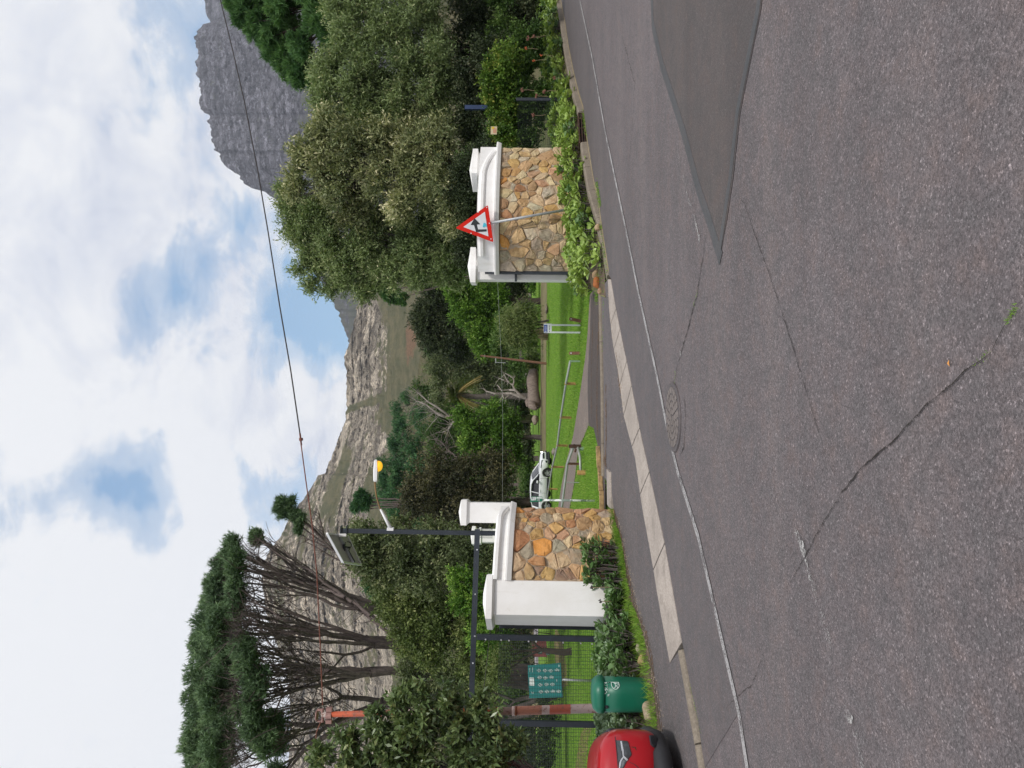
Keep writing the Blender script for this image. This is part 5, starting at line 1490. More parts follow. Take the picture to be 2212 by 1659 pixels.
# mixed scrub trees behind the left wall ----------------------------
GS = 'scrubby olive-green trees behind the left wall'
d = 29
tree('scrub_tree', 'tall olive-green scrub tree directly behind the solar panel and its pole', ground_at(1150, 1195, d), 0.16,
     [B(800, 1180, d, 42, 50), B(870, 1190, d, 60, 62), B(950, 1185, d, 60, 62), B(840, 1240, d, 50, 46), B(925, 1245, d, 60, 50), B(1010, 1220, d, 60, 70), B(1070, 1190, d, 50, 50), B(775, 1150, d+1, 20, 16), B(860, 1140, d+2, 34, 24)],
     62000, 0.13, 0.06, L_OLIVE, BARK_G, 61, group=GS, per=7, fr=.27, nb=90, stems=3, tintc=.3, tb=0.03)
d = 31
tree('scrub_tree', 'olive-brown scrub tree below the pine limbs, behind the white end block', ground_at(1150, 1330, d), 0.16,
     [B(845, 1310, d, 30, 50), B(900, 1310, d, 50, 60), B(965, 1330, d, 60, 60), B(895, 1370, d, 52, 50), B(950, 1400, d, 60, 56), B(1020, 1340, d, 50, 70), B(1030, 1420, d, 50, 60), B(1080, 1380, d, 50, 80)],
     56000, 0.13, 0.06, L_OLIVE2, BARK_G, 62, group=GS, per=7, fr=.27, nb=80, stems=3, tintc=.32)
d = 34
tree('scrub_tree', 'sparse olive scrub tree behind the green rules board', ground_at(1150, 1500, d), 0.16,
     [B(900, 1450, d, 40, 50), B(970, 1470, d, 56, 50), B(1040, 1470, d, 46, 60), B(930, 1520, d, 44, 44), B(1010, 1560, d, 56, 60), B(1085, 1420, d, 34, 60), B(900, 1600, d, 60, 60), B(1000, 1660, d, 70, 70), B(870, 1720, d, 70, 70), B(1010, 1790, d, 70, 80)],
     56000, 0.135, 0.06, L_OLIVE, BARK_G, 63, group=GS, per=6, fr=.27, nb=120, stems=3, tintc=.32)
d = 21
tree('green_bush', 'brighter green bush showing just above the dark fence beam behind the left wall', ground_at(1170, 1290, d), 0.07,
     [B(1010, 1255, d, 34, 30), B(1035, 1290, d, 40, 40), B(1000, 1300, d, 24, 26), B(1075, 1310, d, 40, 60), B(1050, 1370, d, 30, 40)], 16000, 0.085, 0.04, L_BRIGHT, BARK_G, 64, cat='bush', per=8, fr=.3, nb=50, stems=2)

# park trees --------------------------------------------------------
d = 60
tree('dark_tree', 'big dark brownish-green tree behind the white hatchback', ground_at(1170, 1080, d), 0.5,
     [B(950, 1030, d, 60, 55), B(945, 1100, d, 62, 55), B(1010, 1020, d, 62, 55), B(1020, 1100, d, 62, 62), B(900, 1060, d, 30, 40), B(1080, 1060, d, 52, 66), B(1090, 1120, d, 52, 50), B(895, 1110, d+2, 26, 34), B(1070, 1000, d, 44, 30), B(1110, 1160, d, 40, 70), B(1050, 1180, d, 50, 60)],
     60000, 0.22, 0.10, L_BROWNG, BARK_D, 71, per=3.2, fr=.27, nb=60, tintc=.32, core=.3)
d = 66
tree('leafy_tree', 'bright green leafy tree between the dark tree and the bleached dead branches', ground_at(1155, 945, d), 0.3,
     [B(1020, 915, d, 34, 34), B(1030, 960, d, 40, 34), B(1075, 905, d, 40, 38), B(1080, 960, d, 44, 40), B(1115, 925, d, 28, 40), B(1120, 975, d, 26, 30), B(1000, 895, d, 20, 24), B(1050, 985, d, 40, 22)],
     36000, 0.21, 0.11, L_BRIGHT, BARK_G, 72, per=3.6, fr=.28, nb=70, tintc=.3)
GP = 'pines beyond the park'
for i, (lab, d, base, bl, sd) in enumerate([
    ('blue-green pine whose top shows right of the street lamp', 95, (1120, 1010), [(875, 930, 24, 30), (900, 965, 26, 34), (855, 955, 18, 24), (870, 990, 30, 34), (905, 1010, 26, 40)], 81),
    ('broad blue-green pine below the lamp head, left of the dead trunk', 84, (1120, 1050), [(835, 1010, 22, 26), (860, 1035, 22, 34), (880, 1060, 22, 36), (895, 1030, 22, 40), (900, 1080, 24, 40), (850, 1080, 24, 24)], 82),
    ('dark pine hillside tree right of the lamp arm', 100, (1120, 1075), [(830, 1075, 18, 22), (835, 1045, 14, 20), (860, 1105, 26, 34), (910, 1120, 24, 34)], 83),
    ('small dark pine poking above the lamp arm', 62, (1120, 1100), [(776, 1088, 7, 9), (782, 1070, 9, 8), (795, 1078, 10, 8), (770, 1096, 5, 6), (790, 1092, 7, 6)], 84),
    ('low far pine right of the valley gap with dry twigs', 110, (1120, 900), [(862, 890, 18, 26), (880, 860, 10, 20), (915, 905, 22, 40)], 85),
    ('pine fragment left of the solar panel foot', 50, (1120, 1260), [(812, 1262, 16, 16), (800, 1245, 10, 12), (822, 1280, 14, 14)], 86)]):
    tree('pine_tree', lab, ground_at(*base, d), 0.25, [B(X, Y, d, a, b) for X, Y, a, b in bl], 16000 if i < 3 else 8000, 0.34, 0.075, L_PINEF, BARK_P, sd, group=GP, per=3.0 if i != 3 else 6, fr=.3, nb=26, frac=.6, minr=.04, tuft=5, up=.5, spread=.8, twig=.25)
d = 85
tree('grey_tree', 'grey-green feathery trees in the middle behind the palm', ground_at(1130, 800, d), 0.3,
     [B(960, 790, d, 30, 40), B(985, 750, d, 36, 34), B(1000, 800, d, 36, 40), B(1040, 770, d, 36, 46), B(1060, 820, d, 36, 40), B(950, 850, d, 24, 30), B(1090, 770, d, 30, 50), B(1100, 840, d, 30, 40), B(1100, 720, d, 30, 30)],
     34000, 0.28, 0.12, L_OLIVE, BARK_G, 91, per=2.2, fr=.27, nb=40, tintc=.25, tb=-.05)
tree('shaded_tree', 'low dark green tree mass between the palm and the far pine', ground_at(1130, 870, 90), 0.3,
     [B(925, 850, 90, 20, 20), B(945, 880, 90, 24, 26), B(975, 900, 90, 24, 30), B(1000, 870, 90, 24, 26), B(905, 835, 90, 10, 14), B(960, 820, 90, 16, 14), B(990, 930, 90, 24, 30), B(950, 940, 90, 30, 40), B(975, 990, 92, 40, 50)],
     26000, 0.26, 0.11, L_MIDG, BARK_G, 92, per=2.0, fr=.28, nb=30, tb=-.15)
d = 76
tree('cedar_tree', 'dark spreading conifer left of the right gate pier with hillside above it', ground_at(1150, 690, d), 0.45,
     [B(925, 690, d, 24, 40), B(950, 665, d, 26, 40), B(945, 730, d, 26, 40), B(985, 740, d, 30, 44), B(985, 690, d, 34, 44), B(1010, 760, d, 26, 26), B(920, 715, d, 14, 20), B(915, 660, d, 12, 14), B(965, 640, d, 30, 30), B(940, 610, d, 28, 34)],
     36000, 0.28, 0.12, L_DARKG, BARK_D, 93, per=2.6, fr=.26, nb=60, tintc=.25, low=-.2)
tree('pine_tree', 'small bright pine crown beside the dark cedar, over the red earth scar', ground_at(1150, 760, 88), 0.25,
     [B(955, 768, 88, 20, 16), B(935, 752, 88, 14, 14), B(975, 775, 88, 20, 14)], 9000, 0.3, 0.07, L_PINER, BARK_P, 94, per=3, fr=.3, nb=14, tuft=5)
tree('pine_tree', 'round green pine touching the left side of the tall pale shrub', ground_at(1150, 560, 60), 0.1,
     [B(850, 638, 60, 22, 16), B(868, 648, 60, 18, 12), B(832, 628, 60, 14, 12)], 9000, 0.24, 0.06, L_PINER, BARK_P, 95, per=5, fr=.3, nb=14, tuft=5, tb=-.05)
d = 62
tree('leafy_tree', 'bright green park tree with forked trunk left of the right gate pier', ground_at(1164, 650, d), 0.34,
     [B(990, 625, d, 30, 36), B(1010, 665, d, 36, 36), B(1020, 610, d, 36, 30), B(1050, 640, d, 38, 44), B(1040, 700, d, 34, 40), B(1075, 690, d, 30, 40), B(1050, 745, d, 26, 28), B(1085, 640, d, 26, 36), B(1000, 580, d, 30, 30), B(1080, 590, d, 30, 30)],
     46000, 0.20, 0.10, L_BRIGHT, BARK_D, 96, per=3.6, fr=.28, nb=90, tintc=.3, fork=tuple(at(1118, 648, d)))
tree('leafy_tree', 'slim leaning tree trunk with leaves above the flat rock on the lawn', ground_at(1166, 722, 56), 0.2,
     [B(1090, 725, 56, 24, 30), B(1095, 690, 56, 20, 26), B(1080, 755, 56, 18, 20)], 9000, 0.15, 0.07, L_MIDG, BARK_D, 97, per=4, fr=.3, nb=20, fork=tuple(at(1120, 716, 56)))
tree('wispy_bush', 'wispy yellow-green willow-like bush behind the small blue sign', ground_at(1168, 700, 44), 0.08,
     [B(1125, 700, 44, 34, 34), B(1110, 725, 44, 26, 28), B(1145, 680, 44, 20, 26), B(1140, 735, 44, 20, 24), B(1105, 690, 44, 22, 24)], 15000, 0.22, 0.03, L_OLIVE2, BARK_G, 98, cat='bush', per=5, fr=.34, nb=40, stems=3, up=-.2, droop=.3)
tree('dark_bush', 'rounded dark bush under the forked trunk on the lawn edge', ground_at(1160, 680, 70), 0.08,
     [B(1140, 680, 70, 14, 20), B(1145, 665, 70, 12, 14)], 7000, 0.14, 0.07, L_DARKG, BARK_D, 99, cat='bush', per=5, fr=.34, nb=10)
for i, (X, Y, d_, rv, rh, mt, lab) in enumerate([
    (1120, 790, 74, 26, 40, L_MIDG, 'mid green bush behind the rusty leaning pole'), (1125, 860, 78, 22, 34, L_DARKG, 'dark bush behind the bleached dead branches'),
    (1148, 752, 70, 12, 22, L_BRIGHT, 'low light green bush beside the dark rock'), (1148, 800, 72, 10, 16, L_MIDG, 'low tufted bush right of the fallen log'),
    (1140, 1030, 78, 16, 40, L_MIDG, 'shaded bush behind the hatchback bonnet'), (1140, 975, 78, 14, 34, L_DARKG, 'dark low bush below the bright tree'), (1130, 900, 80, 20, 34, L_DARKG, 'dark undergrowth behind the fallen log'),
    (1140, 1120, 66, 22, 50, L_DARKG, 'dark undergrowth behind the hatchback rear'), (1152, 780, 66, 6, 12, L_OLIVE2, 'small yellowish bush by the rusty pole'), (1150, 598, 80, 14, 30, L_BRIGHT, 'light green bush seen past the gate channel'),
    (1120, 610, 66, 34, 40, L_DARKG, 'dark shrubbery right of the forked trunk'), (1120, 740, 80, 28, 50, L_DARKG, 'dark shrubbery behind the wispy bush')]):
    tree('park_bush', lab, ground_at(1165, Y, d_), 0.05, [B(X, Y, d_, rv, rh), B(X+rv*.3, Y+rh*.5, d_, rv*.7, rh*.6), B(X+rv*.3, Y-rh*.5, d_, rv*.7, rh*.6)], 5000, 0.2, 0.10, mt, BARK_D, 120+i, cat='bush', group='bushes along the park edge', per=4, fr=.3, nb=12)

for i, (X, Y, d_, rv, rh, mt, lab) in enumerate([
    (1120, 1370, 50, 30, 46, L_OLIVE, 'olive bush behind the first fence post'), (1118, 1450, 54, 34, 50, L_DARKG, 'dark bush behind the rules board'), (1122, 1530, 52, 30, 44, L_MIDG, 'green bush behind the striped pole'),
    (1118, 1610, 54, 34, 50, L_DARKG, 'dark bush behind the fence at the left picture edge'), (1110, 1290, 48, 30, 50, L_OLIVE, 'olive bush hidden behind the white end block'), (1115, 1700, 54, 34, 60, L_DARKG, 'dark bush outside the left picture edge'), (1112, 1210, 50, 34, 50, L_DARKG, 'dark bush behind the left stone wall')]):
    tree('park_bush', lab, ground_at(1165, Y, d_), 0.05, [B(X, Y, d_, rv, rh), B(X+rv*.4, Y+rh*.5, d_, rv*.8, rh*.6), B(X+rv*.4, Y-rh*.5, d_, rv*.8, rh*.6)], 8000, 0.2, 0.10, mt, BARK_D, 220+i, cat='bush', group='bushes behind the fence', per=4, fr=.3, nb=12)

# a wooded backdrop so no bare ground shows between crowns
bl = []
rr_ = random.Random(3)
for i in range(46):
    Y = -250+i*48; bl.append(B(1095+rr_.uniform(-10, 10), Y, 118, 42, 42)); bl.append(B(1050+rr_.uniform(-25, 25), Y+20, 128, 42, 44))
C, R = clumps_of(bl, 0.9, 140, .3)
V, Q, t = leaves(C, R, 50000, 0.7, 0.36, 141, tintc=.3)
wd = np_mesh('distant_wood', V, Q, L_MIDG, None, attrs={'tint': ('FACE', t)}); wd['kind'] = 'stuff'

# palm ---------------------------------------------------------------
d = 72
pc = at(985, 852, d)
pm = thing('palm_tree', 'shaggy palm with arching fronds and dry skirt in the middle of the trees', 'palm', ground_at(1130, 852, d))
mb = MB(); limb(mb, (pc.x, pc.y, 0.3), pc, 0.35, 0.25, random.Random(1), .03, 10); mb.build('trunk', BARK_G, pm, smooth=True)
V, T_ = [], []
rp = np.random.default_rng(5)
L_PALM = m_leaf('palm_frond', (0.05, 0.085, 0.02), (0.14, 0.16, 0.05), (0.33, 0.24, 0.10), 0.5)
for k in range(60):
    w = rp.uniform(0, 2*math.pi); el = rp.uniform(-0.9, 1.2); dry = el < -0.25
    Lf = rp.uniform(1.6, 2.5)
    dirv = np.array([math.cos(w)*math.cos(el), math.sin(w)*math.cos(el), math.sin(el)])
    for j in range(26):
        f = (j+3)/28
        c_ = np.array(pc) + dirv*Lf*f + np.array([0, 0, -0.75*f*f*Lf*0.6])
        for s_ in (-1, 1):
            sd_ = np.cross(dirv, [0, 0, 1]); sd_ = sd_/max(1e-6, np.linalg.norm(sd_))
            a_ = unit(sd_*s_*0.8 + dirv*0.6 + np.array([0, 0, -0.35]))
            l_ = 0.5*(1-f*0.6)
            w_ = np.cross(a_, [0.1, 0.2, 1]); w_ = w_/np.linalg.norm(w_)*0.035
            V += [c_, c_+a_*l_*.5+w_, c_+a_*l_, c_+a_*l_*.5-w_]; T_.append(0.95 if dry else rp.uniform(.1, .7))
V = np.array(V); np_mesh('crown', V, np.arange(len(V)).reshape(-1, 4), L_PALM, pm, attrs={'tint': ('FACE', T_)})

# dead trunk with bare limbs, and the fallen log ---------------------
d = 78
r = random.Random(12)
dt = thing('dead_tree', 'bleached broken dead trunk with bare upper branches right of the palm', 'tree', ground_at(1120, 905, d))
mb = MB()
P = [at(1150, 905, d), at(1000, 905, d), at(985, 904, d), at(962, 900, d)]
mb.tube(P, [0.42, 0.38, 0.40, 0.16], 10)
mb.build('trunk', BARK_L, dt, smooth=True); mb = MB()
for pts in ([(975, 901), (945, 880), (925, 868), (905, 850)], [(970, 903), (940, 890), (918, 872), (900, 866)], [(985, 904), (975, 918), (968, 928)], [(962, 900), (950, 897), (940, 892)]):
    P = [at(X, Y, d) for X, Y in pts]; mb.tube(P, [0.18, 0.12, 0.08, 0.03][:len(P)], 6)
    for p in P[1:]:
        for _ in range(7): limb(mb, p, p+Vector((r.uniform(-1, 1), r.uniform(-1, 1), r.uniform(-.3, 1.4)))*r.uniform(.8, 2.2), 0.035, 0.01, r, .2, 3, 3)
mb.build('branch', BARK_W, dt, smooth=True)
dm = thing('dead_tree', 'dark bare tree with a fine haze of leafless twigs behind the bright park tree', 'tree', ground_at(1120, 990, 82))
mb = MB(); fk = at(990, 990, 82); limb(mb, dm.location, fk, .3, .22, r, .03, 8)
T_ = [at(r.uniform(910, 985), r.uniform(920, 1085), 82+r.uniform(-4, 4)) for _ in range(110)]
grow_tree(mb, fk, T_, .2, r, .4, .03); mb.build('trunk', BARK_P, dm)

d = 63
lg = thing('fallen_log', 'thick grey fallen log lying on the lawn edge with its broken end facing us', 'log', ground_at(1166, 840, d))
def blob_tube(mb, pts, rs, n=14, noise=0.12, seed=0):
    rr = random.Random(seed)
    b0 = len(mb.v); mb.tube(pts, rs, n)
    for i in range(b0, len(mb.v)):
        v = mb.v[i]; k = 1+rr.uniform(-noise, noise)
        mb.v[i] = (v[0]+rr.uniform(-1, 1)*noise*rs[0]*.5, v[1]+rr.uniform(-1, 1)*noise*rs[0]*.5, v[2]+rr.uniform(-1, 1)*noise*rs[0]*.5)
gz_ = pz(*lg.location.xy)
P = [at(1152, 803, d+2), at(1151, 815, d+1.6), at(1150, 828, d+1), at(1152, 842, d+.5), at(1153, 856, d), at(1154, 868, d-.4), at(1156, 876, d-.8)]
mb = MB(); blob_tube(mb, P, [.42, .5, .52, .5, .52, .56, .50], 14, .14, 2); mb.build('bole', BARK_L, lg, smooth=True)
mb = MB(); blob_tube(mb, [at(1150, 868, d-.4), at(1150, 878, d-1.2), at(1158, 884, d-1.7)], [.4, .34, .1], 10, .25, 5); blob_tube(mb, [at(1142, 866, d), at(1140, 877, d-.8)], [.3, .12], 8, .3, 8); mb.build('root_stub', BARK_L, lg, smooth=True)
db = thing('dead_branches', 'bleached bare antler-like branches standing on the end of the fallen log', 'branches', tuple(at(1138, 866, d)))
mb = MB(); r = random.Random(77)
def zz7(x, y): return (1003+x*.17157, 585.5+y*.17157)
for pts in ([(770, 1600), (690, 1580), (590, 1540), (480, 1545), (390, 1545), (280, 1515), (245, 1480)], [(770, 1600), (700, 1560), (640, 1500), (560, 1500), (470, 1505), (420, 1435)], [(640, 1500), (610, 1440), (560, 1400), (500, 1375), (440, 1350)],
            [(610, 1440), (625, 1400), (620, 1350), (640, 1330)], [(560, 1400), (530, 1360), (500, 1300)], [(480, 1545), (500, 1610)], [(590, 1540), (520, 1600)], [(620, 1350), (560, 1310), (520, 1290)]):
    P = [at(*zz7(*p), d+r.uniform(-.2, .2)) for p in pts]
    n = len(P); r0 = 0.13 if len(pts) > 5 else 0.05
    mb.tube(P, [r0*(1-i/n)+.02 for i in range(n)], 6)
    for p in P[1:]:
        for _ in range(3): limb(mb, p, p+Vector((r.uniform(-1, 1), 0, r.uniform(-.2, 1)))*r.uniform(.3, .8), 0.022, 0.008, r, .2, 3, 2)
mb.build('branch', BARK_W, db)
d = 46
st_ = thing('tree_stump', 'splintered pale brown tree stump standing right behind the blue sign', 'stump', ground_at(1183, 724, d))
mb = MB(); gz_ = st_.location
for (x0, x1, y0, y1, top) in [(990, 1050, 745, 765, 812), (1000, 1050, 765, 790, 900), (1000, 1050, 790, 820, 925), (1010, 1050, 820, 850, 925), (990, 1050, 770, 800, 880)]:
    a = at(*zz7(1060, (y0+y1)/2), d+r.uniform(-.2, .2)); b = at(*zz7(top, (y0+y1)/2 + (15 if top < 850 else 0)), d)
    blob_tube(mb, [a, a.lerp(b, .5), b], [.16, .15, .06 if top > 850 else .09], 8, .3, y0)
M_STUMP = m_bark('split_wood', (0.20, 0.13, 0.08), (0.42, 0.32, 0.22)); mb.build('stump', M_STUMP, st_)

# pale-leaved tall shrubs behind the right wall ----------------------
GR = 'tall pale-leaved trees behind the right wall'
d = 24
tree('laurel_tree', 'tall narrow-leaved tree rising left of the warning sign, with sprays against the sky', ground_at(1180, 560, d), 0.16,
     [B(640, 450, d, 30, 40), B(680, 470, d, 40, 50), B(650, 500, d, 30, 30), B(720, 510, d, 44, 56), B(690, 560, d, 36, 36), B(760, 560, d, 50, 60), B(820, 520, d, 50, 60), B(850, 590, d, 44, 50), B(900, 560, d, 50, 60), B(800, 620, d, 36, 28),
      B(650, 582, d, 14, 14), B(680, 615, d, 16, 18), B(730, 620, d, 30, 18), B(870, 480, d, 50, 50), B(625, 415, d, 20, 22), B(930, 500, d, 40, 50), B(965, 560, d, 44, 50), B(990, 600, d, 30, 22), B(1010, 500, d, 30, 50)],
     125000, 0.115, 0.036, L_PALE, BARK_G, 101, group=GR, per=8, fr=.24, nb=130, stems=3, tintc=.2, fold=.15, tb=.04)
d = 22.3
tree('laurel_tree', 'creamy-tipped broad tree directly above the right gate wall', ground_at(1180, 400, d), 0.15,
     [B(660, 330, d, 26, 30), B(650, 385, d, 28, 28), B(700, 350, d, 44, 50), B(700, 300, d, 30, 40), B(760, 330, d, 50, 56), B(740, 400, d, 50, 46), B(830, 380, d, 50, 56), B(820, 300, d, 56, 40), B(900, 350, d, 50, 60), B(890, 430, d, 50, 50), B(960, 400, d, 40, 60), B(960, 310, d, 44, 56), B(640, 420, d, 14, 16), B(770, 432, d+1.2, 50, 50), B(800, 450, d+1.2, 60, 60), B(760, 400, d+1.6, 70, 70), B(900, 300, d+1.2, 60, 60), B(720, 262, d, 34, 30), B(985, 460, d, 34, 50)],
     105000, 0.12, 0.044, L_PALE2, BARK_G, 102, group=GR, per=8, fr=.24, nb=130, stems=3, tintc=.3, fold=.15, tb=.02)
d = 23.5
tree('laurel_tree', 'grey-green dense tree at the right beneath the stone pine', ground_at(1170, 120, 27.5), 0.12,
     [B(735, 20, d, 30, 40), B(760, 80, d, 34, 46), B(735, 130, d, 40, 44), B(700, 160, d, 30, 30), B(720, 200, d, 34, 40), B(710, 235, d, 30, 26), B(790, 190, d, 50, 56), B(820, 110, d, 56, 60), B(820, 20, d, 60, 60), B(880, 60, d, 60, 70), B(880, 160, d, 60, 60), B(860, 235, d, 50, 40), B(940, 220, d, 44, 50), B(950, 120, d, 50, 60), B(930, 20, d, 60, 60), B(760, -60, d, 60, 60), B(880, -60, d, 60, 60), B(690, 215, d, 16, 18), B(770, 245, d, 40, 30), B(860, 240, d+1, 60, 60), B(930, 260, d+1, 60, 60), B(960, 180, d+1, 60, 70), B(800, 220, d+1, 60, 60)],
     125000, 0.115, 0.038, L_PALE, BARK_G, 103, group=GR, per=8, fr=.24, nb=140, stems=3, tintc=.2, fold=.15, tb=.04)
d = 23
for i, (lab, Y, bl, mt, n_) in enumerate([
    ('dark hanging foliage in the shade at the far right edge', 20, [(1010, 20, 40, 50), (1050, 60, 40, 50), (1040, -30, 50, 50), (1085, 20, 30, 50), (1000, 90, 36, 40)], L_DARKG, 16000),
    ('dark shaded undergrowth right of the right gate wall', 170, [(1010, 170, 36, 50), (1050, 200, 40, 50), (1060, 130, 36, 50), (1010, 250, 36, 40), (1100, 250, 40, 40), (1110, 200, 40, 40), (1030, 290, 36, 30), (1090, 120, 30, 50)], L_DARKG, 22000),
    ('dark foliage behind the white parapet of the right wall', 430, [(1010, 380, 24, 60), (1020, 460, 26, 60), (1020, 540, 26, 50), (1060, 430, 40, 60), (1060, 520, 40, 50), (1060, 350, 40, 50)], L_DARKG, 18000)]):
    dd = [25, 23, 21.5][i]
    tree('shade_bush', lab, ground_at(1170, Y, dd), 0.08, [B(X, Y_, dd, a, b) for X, Y_, a, b in bl], n_, 0.09, 0.045, mt, BARK_D, 110+i, cat='bush', group='dark bushes behind the right wall', per=7, fr=.3, nb=0, stems=2, tb=-.1)
for i, (lab, Y, d_, bl, mt) in enumerate([
    ('bright green climbing vine mass between the drain and the blue post', 200, 21.2, [(1075, 130, 22, 30), (1060, 165, 24, 28), (1085, 190, 26, 34), (1075, 230, 24, 30), (1100, 155, 24, 40), (1105, 245, 20, 30), (1115, 205, 20, 34), (1060, 205, 16, 20)], L_VINE),
    ('fresh green ground vine at the far right behind the succulents', 60, 24.5, [(1090, 40, 24, 40), (1100, 90, 22, 34), (1085, 0, 26, 40), (1070, 70, 18, 24)], L_MIDG),
    ('small yellow-green bush by the yellow notice on the mesh fence', 285, 20.6, [(1090, 290, 14, 16), (1075, 282, 10, 10), (1108, 298, 12, 14)], L_VINE)]):
    tree('vine_bush', lab, ground_at(1150, Y, d_), 0.04, [B(X, Y_, d_, a, b) for X, Y_, a, b in bl], 14000 if i < 2 else 3500, 0.065, 0.045, mt, BARK_G, 115+i, cat='bush', per=14, fr=.28, nb=0, stems=2)

for i, (lab, Y, dd, bl, mt) in enumerate([
    ('low dark undergrowth at the far right edge above the succulents', 20, 24.6, [(1130, -20, 40, 50), (1140, 40, 34, 46), (1110, 60, 34, 40), (1160, 10, 26, 50)], L_DARKG),
    ('low shaded undergrowth behind the highest seed head', 110, 23.4, [(1125, 90, 36, 46), (1150, 130, 30, 46), (1130, 160, 34, 40), (1165, 90, 20, 40)], L_MIDG),
    ('shaded green undergrowth directly above the kerb drain', 230, 21.6, [(1140, 210, 34, 44), (1150, 260, 30, 40), (1120, 280, 34, 30), (1165, 230, 22, 44), (1150, 300, 26, 22)], L_MIDG),
    ('olive green undergrowth filling the gap beside the blue post', 190, 21.9, [(1110, 190, 36, 46), (1120, 240, 30, 40), (1100, 140, 34, 40)], L_VINE)]):
    tree('undergrowth_bush', lab, ground_at(1180, Y, dd), 0.03, [B(X, Y_, dd, a, b) for X, Y_, a, b in bl], 16000, 0.075, 0.05, mt, BARK_D, 170+i, cat='bush', group='undergrowth behind the right bank', per=14, fr=.3, nb=0, stems=3, tb=-.08)

# leathery shrub at near left ---------------------------------------
d = 9.3
tree('leathery_shrub', 'big leathery-leaved shrub at lower left in front of the striped pole', (at(1350, 1760, 9.6).x, 9.7, 0.0), 0.035,
     [B(820, 1560, d, 34, 34), B(870, 1520, d, 36, 36), B(910, 1490, d, 26, 20), B(760, 1600, d, 40, 34), B(700, 1640, d, 36, 34), B(850, 1600, d, 60, 50), B(920, 1560, d, 60, 56), B(980, 1520, d, 46, 40), B(1000, 1590, d, 60, 56), B(1060, 1560, d, 44, 40), B(1080, 1620, d, 50, 50), B(1125, 1610, d, 34, 26),
      B(920, 1650, d, 70, 60), B(780, 1680, d, 70, 50), B(1050, 1690, d, 70, 60), B(1040, 1525, d, 30, 20), B(900, 1750, d, 120, 70), B(1080, 1760, d, 80, 70)],
     27000, 0.098, 0.038, L_SHRUB, BARK_G, 150, cat='shrub', per=34, fr=.26, nb=160, stems=4, tintc=.26, minr=.004, tuft=6, spread=.8, up=.4, fold=.12, tb=.0)

# ------------------------------------------------------------------ succulents
def leaf_mesh(name, L, W, thick, mat, cup=0.25):
    vs = [(0, 0, 0), (L*.3, W*.16, .0), (L*.3, -W*.16, .0), (L*.66, W*.48, cup*W*.5), (L*.66, -W*.48, cup*W*.5), (L*.9, W*.38, cup*W*.6), (L*.9, -W*.38, cup*W*.6), (L, 0, cup*W*.35), (L*.66, 0, -.02*L), (L*.9, 0, -.005*L), (L*.3, 0, -.012*L)]
    fs = [(0, 2, 10), (0, 10, 1), (10, 2, 4, 8), (1, 10, 8, 3), (8, 4, 6, 9), (3, 8, 9, 5), (9, 6, 7), (5, 9, 7)]
    me = bpy.data.meshes.new(name); me.from_pydata(vs, [], fs); me.materials.append(mat)
    me.polygons.foreach_set('use_smooth', [True]*len(me.polygons)); me.update()
    return me
def m_succ(name, c1, c2, edge):
    m, g = mat_base(name)
    oc = g.n('ShaderNodeObjectInfo').outputs['Random']
    p = objc(g)
    c = g.mix(oc, c1, c2)
    x = g.n('ShaderNodeSeparateXYZ', {0: p}).outputs[0]
    n = g.noise(geopos(g), 25, 4, .6)
    c = g.mix(g.ramp(n, [(.4, 0), (.7, .45)]), c, edge)
    c = g.mix(g.ramp(x, [(0.0, 0.3), (0.25, 0.0)]), c, edge)
    nd = g.n('ShaderNodeBsdfPrincipled', {'Base Color': c, 'Roughness': 0.38}); nd.inputs['Specular IOR Level'].default_value = .4
    tr = g.n('ShaderNodeBsdfTranslucent', {'Color': g.mix(1, c, (1.1, 1.2, .6), 'MULTIPLY')})
    return finish(m, g, g.n('ShaderNodeMixShader', {0: .15, 1: nd.outputs[0], 2: tr.outputs[0]}).outputs[0])
S_GREEN = m_succ('succulent_green', (0.15, 0.27, 0.045), (0.29, 0.42, 0.08), (0.36, 0.42, 0.13))
S_DEEP = m_succ('succulent_deep_green', (0.05, 0.13, 0.035), (0.12, 0.22, 0.07), (0.18, 0.25, 0.10))
S_BLUE = m_succ('succulent_grey_green', (0.08, 0.15, 0.08), (0.17, 0.25, 0.14), (0.22, 0.28, 0.15))
LEAFM = {}
for key, mt in (('g', S_GREEN), ('d', S_DEEP), ('b', S_BLUE)):
    LEAFM[key] = [leaf_mesh('succulent_leaf', *a, mt) for a in ((.15, .10, .01), (.12, .095, .01), (.17, .09, .01))]
